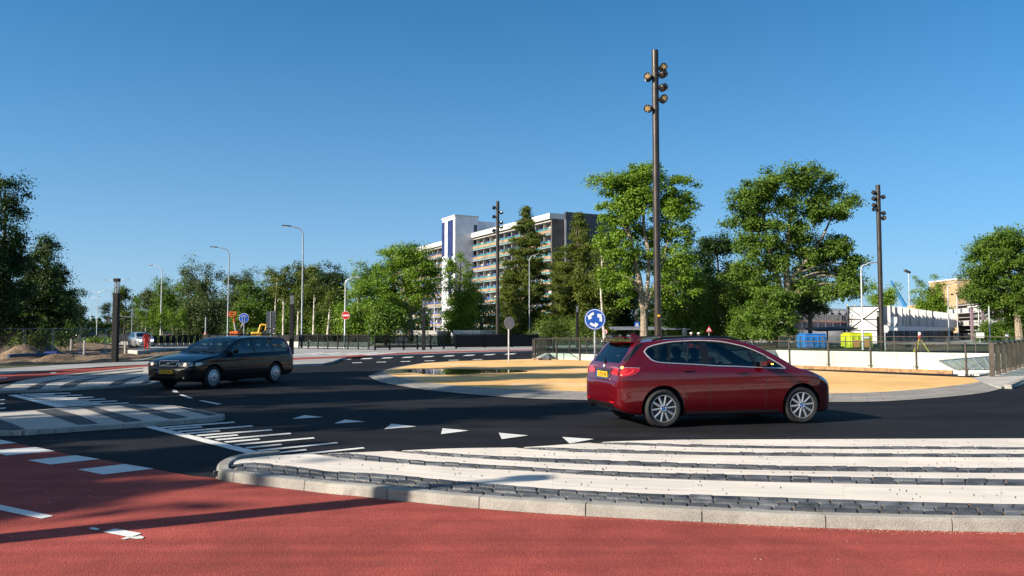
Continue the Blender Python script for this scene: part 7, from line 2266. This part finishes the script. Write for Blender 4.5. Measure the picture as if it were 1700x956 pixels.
wood_tree(1145, 500, 34, 92, 'low leafy bush before the wood right of the tall mast', 'leaf_mid', 29, group=W, size=.28, name='bush')
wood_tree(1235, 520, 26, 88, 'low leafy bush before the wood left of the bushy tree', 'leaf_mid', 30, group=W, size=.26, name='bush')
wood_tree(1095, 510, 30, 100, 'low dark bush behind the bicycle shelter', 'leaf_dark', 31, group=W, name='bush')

# ---- layered larches before the flats
def larch(px, top, base, hw, Y, label, seed, leaf='leaf_olive', gaps=.85, size=.24, lean=0):
    rr_ = random.Random(seed); s = Y / F_PX; x0 = XA(px, Y); lob = []
    z1, zb = HZ(top, Y), max(HZ(base, Y), .6); Hh = z1 - zb; n = int(Hh / .95)
    for i in range(n):
        t = i / (n - 1); z = zb + Hh * t
        R = hw * s * (1 - t) ** .50 * rr_.uniform(.72, 1.1) + .25
        if t < .12: R *= .85
        for k in range(6 if t < .75 else 4):
            a = rr_.uniform(0, 2 * pi); L_ = R * rr_.uniform(.6, 1.0)
            for q in (.42, .8):
                lob.append(((cos(a) * L_ * q, sin(a) * L_ * q, z + L_ * q * .10 - .12 * L_ + rr_.uniform(-.45, .45)), (max(L_ * .40, .35), max(L_ * .40, .35), .26 + .09 * L_)))
    return make_tree('larch', label, x0, Y, lob, [(0, 0, -.2, .30), (0, 0, Hh * .5, .18), (0, 0, z1 - .2, .04)], leaf, 'bark', size, .55, 1.7 * gaps, 26, seed, twigs=.0, flat=.5, shell=.2, limb_r=.07, group='feathery larches before the flats')
larch(873, 352, 552, 64, 104, 'tall feathery larch in front of the teal balustrades of the flats', 41, gaps=1.0)
larch(962, 360, 552, 58, 112, 'dense dark larch before the dark end wall of the flats', 42, gaps=1.5)
larch(928, 425, 552, 34, 116, 'smaller larch in the corner between the two tall larches', 43, gaps=1.0)
larch(842, 455, 552, 38, 110, 'low larch beside the slim black mast', 44, gaps=1.0)
wood_tree(765, 420, 36, 98, 'pale green pointed young tree in front of the striped stair tower', 'leaf_bright', 45, size=.25, clump=.7, dens=2.2, per=40, taper=.85)
wood_tree(800, 500, 34, 100, 'low green bush right of the pale pointed tree', 'leaf_olive', 46, name='bush', size=.25)
wood_tree(985, 440, 34, 102, 'olive tree behind the white birch stem by the roundabout sign', 'leaf_olive', 47)
wood_tree(915, 535, 30, 96, 'low bright bush behind the lettered white cabin', 'leaf_shrub', 48, name='bush', size=.24, base=562)
wood_tree(975, 535, 26, 93, 'yellowish flowering bush behind the roundabout sign', 'leaf_shrub', 49, name='bush', size=.24, base=562)
# birch
Y = 90
make_tree('birch', 'slender birch with a white stem just right of the roundabout sign', XA(1001, Y), Y, pl(1001, Y, [(995, 420, 14, 16), (1003, 445, 16, 16), (990, 462, 14, 12), (1010, 475, 14, 14), (998, 400, 10, 14)]),
          tp(1001, Y, [(1003, 566, .15), (1001, 530, .13), (998, 480, .11), (1000, 440, .08), (996, 395, .03)]), 'leaf_olive', 'bark_birch', .24, .7, 1.6, 36, 51)
# ---- round tree, and the wood on the left of it
Y = 92
rt_ = [(675, 418, 36, 16), (648, 432, 30, 20), (702, 430, 28, 20), (640, 455, 28, 22), (675, 448, 36, 22), (712, 455, 24, 22), (650, 480, 28, 20), (688, 478, 30, 20), (715, 480, 16, 16), (660, 506, 26, 16), (690, 502, 20, 14), (640, 500, 20, 16), (668, 528, 22, 12), (642, 540, 18, 12)]
make_tree('broadleaf_tree', 'full round bright tree in front of the left half of the flats', XA(680, Y), Y, pl(680, Y, rt_), [tp(680, Y, [(682, 568, .34), (681, 530, .26), (676, 490, .2), (672, 450, .14), (675, 420, .06)]), tp(680, Y, [(681, 525, .2), (695, 480, .13), (705, 440, .07)])], 'leaf_bright', 'bark', .28, .85, 2.0, 56, 52, twigs=.3)
L_ = 'trees along the left railing'
wood_tree(610, 448, 40, 96, 'bright leafy tree left of the full round tree', 'leaf_bright', 53, group=L_, size=.28)
wood_tree(598, 475, 34, 88, 'low bright tree behind the no entry sign', 'leaf_bright', 54, group=L_, size=.28)
wood_tree(640, 510, 26, 86, 'low dark bush under the full round tree', 'leaf_mid', 55, group=L_, name='bush')
wood_tree(548, 438, 30, 120, 'dark green tree with its top beside the tall grey lamp', 'leaf_dark', 56, group=L_)
wood_tree(510, 432, 26, 128, 'olive tree with a wispy top behind the tall grey lamp', 'leaf_olive', 57, group=L_, dens=1.6)
wood_tree(470, 442, 34, 124, 'brownish olive tree behind the back of the large traffic sign', 'leaf_olive', 58, group=L_)
wood_tree(525, 470, 30, 112, 'olive tree right of the tall grey lamp', 'leaf_olive', 59, group=L_)
wood_tree(490, 490, 30, 112, 'mid green tree behind the white hoarding', 'leaf_mid', 60, group=L_)
wood_tree(430, 478, 34, 116, 'mid green leafy tree behind the yellow excavator', 'leaf_mid', 61, group=L_)
wood_tree(412, 505, 30, 112, 'low mid green tree behind the path sign', 'leaf_mid', 62, group=L_, size=.3)
wood_tree(566, 510, 24, 104, 'low yellowish bush left of the no entry sign', 'leaf_shrub', 63, group=L_, name='bush')
wood_tree(540, 520, 22, 106, 'low bush behind the middle of the left railing', 'leaf_mid', 64, group=L_, name='bush')
for k, (px, Y, tpx, top, lean) in enumerate([(543, 100, 549, 500, 6), (455, 106, 458, 470, 2), (470, 106, 470, 480, 0), (520, 102, 521, 470, 1), (494, 104, 496, 500, 1)]):
    lab = ['leaning white birch stem left of the no entry sign', 'pale birch stem just right of the large sign back', 'thin pale birch stem above the white hoarding', 'pale birch stem right of the tall grey lamp', 'pale birch stem close left of the tall grey lamp'][k]
    make_tree('birch', lab, XA(px, Y), Y, pl(px, Y, [(tpx + 2, top - 8, 12, 12), (tpx - 6, top + 8, 10, 10), (tpx + 8, top + 14, 9, 9)]), tp(px, Y, [(px, 563, .14), (px + lean * .4, 535, .12), (px + lean * .8, 505, .09), (tpx, top - 5, .03)]), 'leaf_olive', 'bark_birch', .24, .7, 1.5, 34, 70 + k, group='birches behind the left railing')
# ---- grey green willows
for k, (px, top, hw, Y, lab) in enumerate([(335, 452, 44, 135, 'big grey green willow left of the grey lamp behind the estate car'), (395, 452, 30, 150, 'grey green willow right of the grey lamp behind the estate car'), (285, 462, 30, 160, 'dull green tree between the pale street lamp and the willows'),
                                      (250, 480, 22, 175, 'smaller green tree just left of the pale street lamp'), (318, 490, 30, 125, 'low willow hanging over the black fence')]):
    wood_tree(px, top, hw, Y, lab, 'leaf_willow' if k != 2 else 'leaf_mid', 80 + k, name='willow' if k in (0, 1, 4) else 'broadleaf_tree', droop=.55 if k in (0, 1, 4) else 0, size=.36, clump=1.15, per=56, group='willows and trees beyond the tram fence')
wood_tree(205, 484, 18, 200, 'distant round tree right of the tall black lantern column', 'leaf_olive', 86)
wood_tree(178, 508, 14, 240, 'distant small conifer like tree left of the tall black lantern column', 'leaf_dark', 87)
wood_tree(228, 505, 14, 210, 'distant pale green tree above the silver car', 'leaf_mid', 88)
for k in range(5):
    px = 236 + k * 17; Y = 118
    make_tree('young_tree', ['slim young tree with a thin stem right above the orange worker', 'slim young tree right of the pale street lamp by the silver car', 'slim young tree before the black fence, midway to the estate car', 'slim young tree left of the thin double armed lamp', 'slim young tree right of the thin double armed lamp'][k], XA(px, Y), Y,
              pl(px, Y, [(px, 528, 8, 10), (px - 3, 518, 6, 8), (px + 4, 538, 7, 8)]), tp(px, Y, [(px, 566, .05), (px, 540, .04), (px, 515, .015)]), 'leaf_bright', 'bark_pale', .22, .6, 1.8, 30, 90 + k, group='young trees by the tram track')
# ---- dark trees on the far left
D_ = 'dark trees on the left edge'
wood_tree(0, 288, 56, 66, 'tallest dark tree filling the left edge', 'leaf_dark', 101, size=.26, clump=.8, dens=2.1, group=D_)
wood_tree(-55, 270, 60, 62, 'dark tree only just reaching in at the left edge behind the tallest one', 'leaf_dark', 102, size=.28, clump=.9, group=D_)
wood_tree(72, 388, 38, 74, 'dark tree with a thin twiggy top right of the tallest left tree', 'leaf_dark', 103, size=.24, clump=.7, dens=1.7, group=D_)
wood_tree(88, 432, 30, 84, 'dark drooping tree before the left road lamps', 'leaf_dark', 104, size=.26, clump=.8, droop=.3, group=D_)
wood_tree(132, 498, 16, 150, 'small dark tree between the two left road lamps', 'leaf_dark', 105, group=D_)
wood_tree(108, 490, 20, 120, 'dark tree right behind the nearer left road lamp', 'leaf_dark', 106, group=D_)
wood_tree(30, 480, 44, 80, 'dark low tree behind the sand heaps', 'leaf_dark', 107, group=D_)
wood_tree(52, 532, 22, 70, 'low sunlit fern green bush behind the sand heap', 'leaf_shrub', 108, name='bush', size=.22, base=566)
wood_tree(18, 540, 22, 72, 'low yellow green bush at the left edge behind the wire fence', 'leaf_shrub', 109, name='bush', size=.22, base=566)
wood_tree(98, 545, 18, 78, 'low green bush right of the sunlit bush behind the heaps', 'leaf_mid', 110, name='bush', size=.22, base=566)
# ---- right hand trees
big = [(1656, 402, 38, 20), (1689, 400, 44, 22), (1631, 422, 26, 22), (1646, 490, 36, 26), (1681, 500, 40, 26), (1706, 530, 36, 20), (1656, 430, 40, 24), (1691, 435, 44, 26), (1625, 450, 24, 22), (1641, 465, 34, 22), (1681, 470, 40, 24), (1627, 480, 22, 20), (1656, 495, 34, 18), (1696, 505, 36, 20), (1726, 440, 40, 40)]
Y = 106
make_tree('broadleaf_tree', 'broad dark green tree at the right edge above the steel frame', XA(1690, Y), Y, pl(1690, Y, big), [tp(1690, Y, [(1692, 566, .5), (1690, 520, .42), (1685, 470, .32), (1668, 430, .22), (1655, 405, .1)]), tp(1690, Y, [(1690, 500, .35), (1700, 450, .25), (1695, 405, .12)])], 'leaf_mid', 'bark_pale', .34, 1.0, 2.3, 60, 121)
wood_tree(1542, 472, 34, 190, 'round bright tree standing behind the white panelled building', 'leaf_bright', 122, size=.42, clump=1.3, base=545)
wood_tree(1465, 474, 26, 160, 'bright tree behind the right bronze mast over the white building', 'leaf_bright', 123, size=.4, clump=1.2, base=545)
wood_tree(1648, 536, 22, 118, 'dark bush at the foot of the steel frame', 'leaf_mid', 124, name='bush', base=568)
wood_tree(1690, 535, 26, 116, 'green bush under the broad tree at the right edge', 'leaf_mid', 125, name='bush', base=568)
# ---- far off wood behind everything, one mass
rg = np.random.default_rng(5); lob = []
for k in range(150):
    px = rg.uniform(-150, 1900)
    if 715 < px < 1010 or 1420 < px < 1620: Yw = 330
    else: Yw = rg.uniform(190, 330)
    hgt = rg.uniform(8, 13) * (1.0 if px > 230 or px < 60 else .55); p = AT(px, 550, Yw)
    w_ = rg.uniform(4, 8)
    lob.append(((p.x, p.y, hgt * .45), (w_, w_ * .7, hgt * .55)))
P, Nn, _ = crown_points(lob, rg, 1.9, 1.7, 44)
me = leaves_mesh('far_wood', P, Nn, .75, M['leaf_dark'], 3)
o = bpy.data.objects.new('far_wood', me); COL.objects.link(o); tag(o, kind='stuff')
# grass verges
vg = MB(); rg2 = random.Random(9)
P = []; 
for k in range(9000):
    px = rg2.choice([rg2.uniform(-20, 190), rg2.uniform(230, 470)]); Yv = rg2.uniform(70, 120) if px < 190 else rg2.uniform(118, 160)
    q = AT(px, 550, Yv)
    if in_poly(q.x, q.y, DIRT): continue
    P.append((q.x, q.y, rg2.uniform(.05, .5)))
P = np.array(P); rg = np.random.default_rng(8); Nn = unit(np.stack([rg.normal(size=len(P)), rg.normal(size=len(P)), np.full(len(P), .4)], 1))
o = bpy.data.objects.new('grass', leaves_mesh('grass', P, Nn, .5, M['leaf_shrub'], 4, 2.2)); COL.objects.link(o); tag(o, kind='stuff')
# ---- trees outside the view on the left whose shade falls across the road
def shade_tree(w0, v, h, w, k, words, base=.2):
    x = w0 * .891 - v * .454; y = w0 * .454 + v * .891
    rr_ = random.Random(k + 50); lb = []
    for i in range(20):
        t = (i + rr_.random()) / 20; a = rr_.random() * 2 * pi; R = w * (.35 + .65 * math.sin(pi * min(1, .30 + t * .70))) * rr_.random() ** .5 * .8
        lb.append(((R * cos(a), R * sin(a), h * (base + (.92 - base) * t)), (w * .42, w * .42, h * .10)))
    make_tree('broadleaf_tree', words + ' beside the road, outside the view on the left', x, y, lb, [(0, 0, -.1, .30), (0, 0, h * .4, .22), (0, 0, h * .85, .08)], 'leaf_mid', 'bark', .50, 1.0, 4.6, 52, 140 + k, group='roadside trees outside the view', fine=False, twigs=.1)
for k, (w0, v, h, w, words) in enumerate([(-25, 9.7, 13.6, 2.0, 'slim roadside tree nearest the camera'), (-25, 11.6, 13.6, 2.6, 'shortest roadside tree'), (-26, 15.2, 17.4, 2.5, 'narrow roadside tree, second in its row,'), (-25, 19.6, 19.4, 1.7, 'narrow roadside tree, third in its row,'), (-27, 24.6, 22.6, 2.1, 'tall roadside tree, fourth in its row,'),
                                        (-27, 29.5, 24.0, 2.9, 'tallest roadside tree, fifth in its row,'), (-30, 35.5, 15, 2.2, 'roadside tree, sixth in its row,'), (-30, 49, 18, 4.2, 'wide roadside tree, last but one,'), (-30, 57, 18, 4.0, 'wide roadside tree, last in its row,')]):
    shade_tree(w0, v, h, w, k, words)
print('LEAVES', LEAVES)
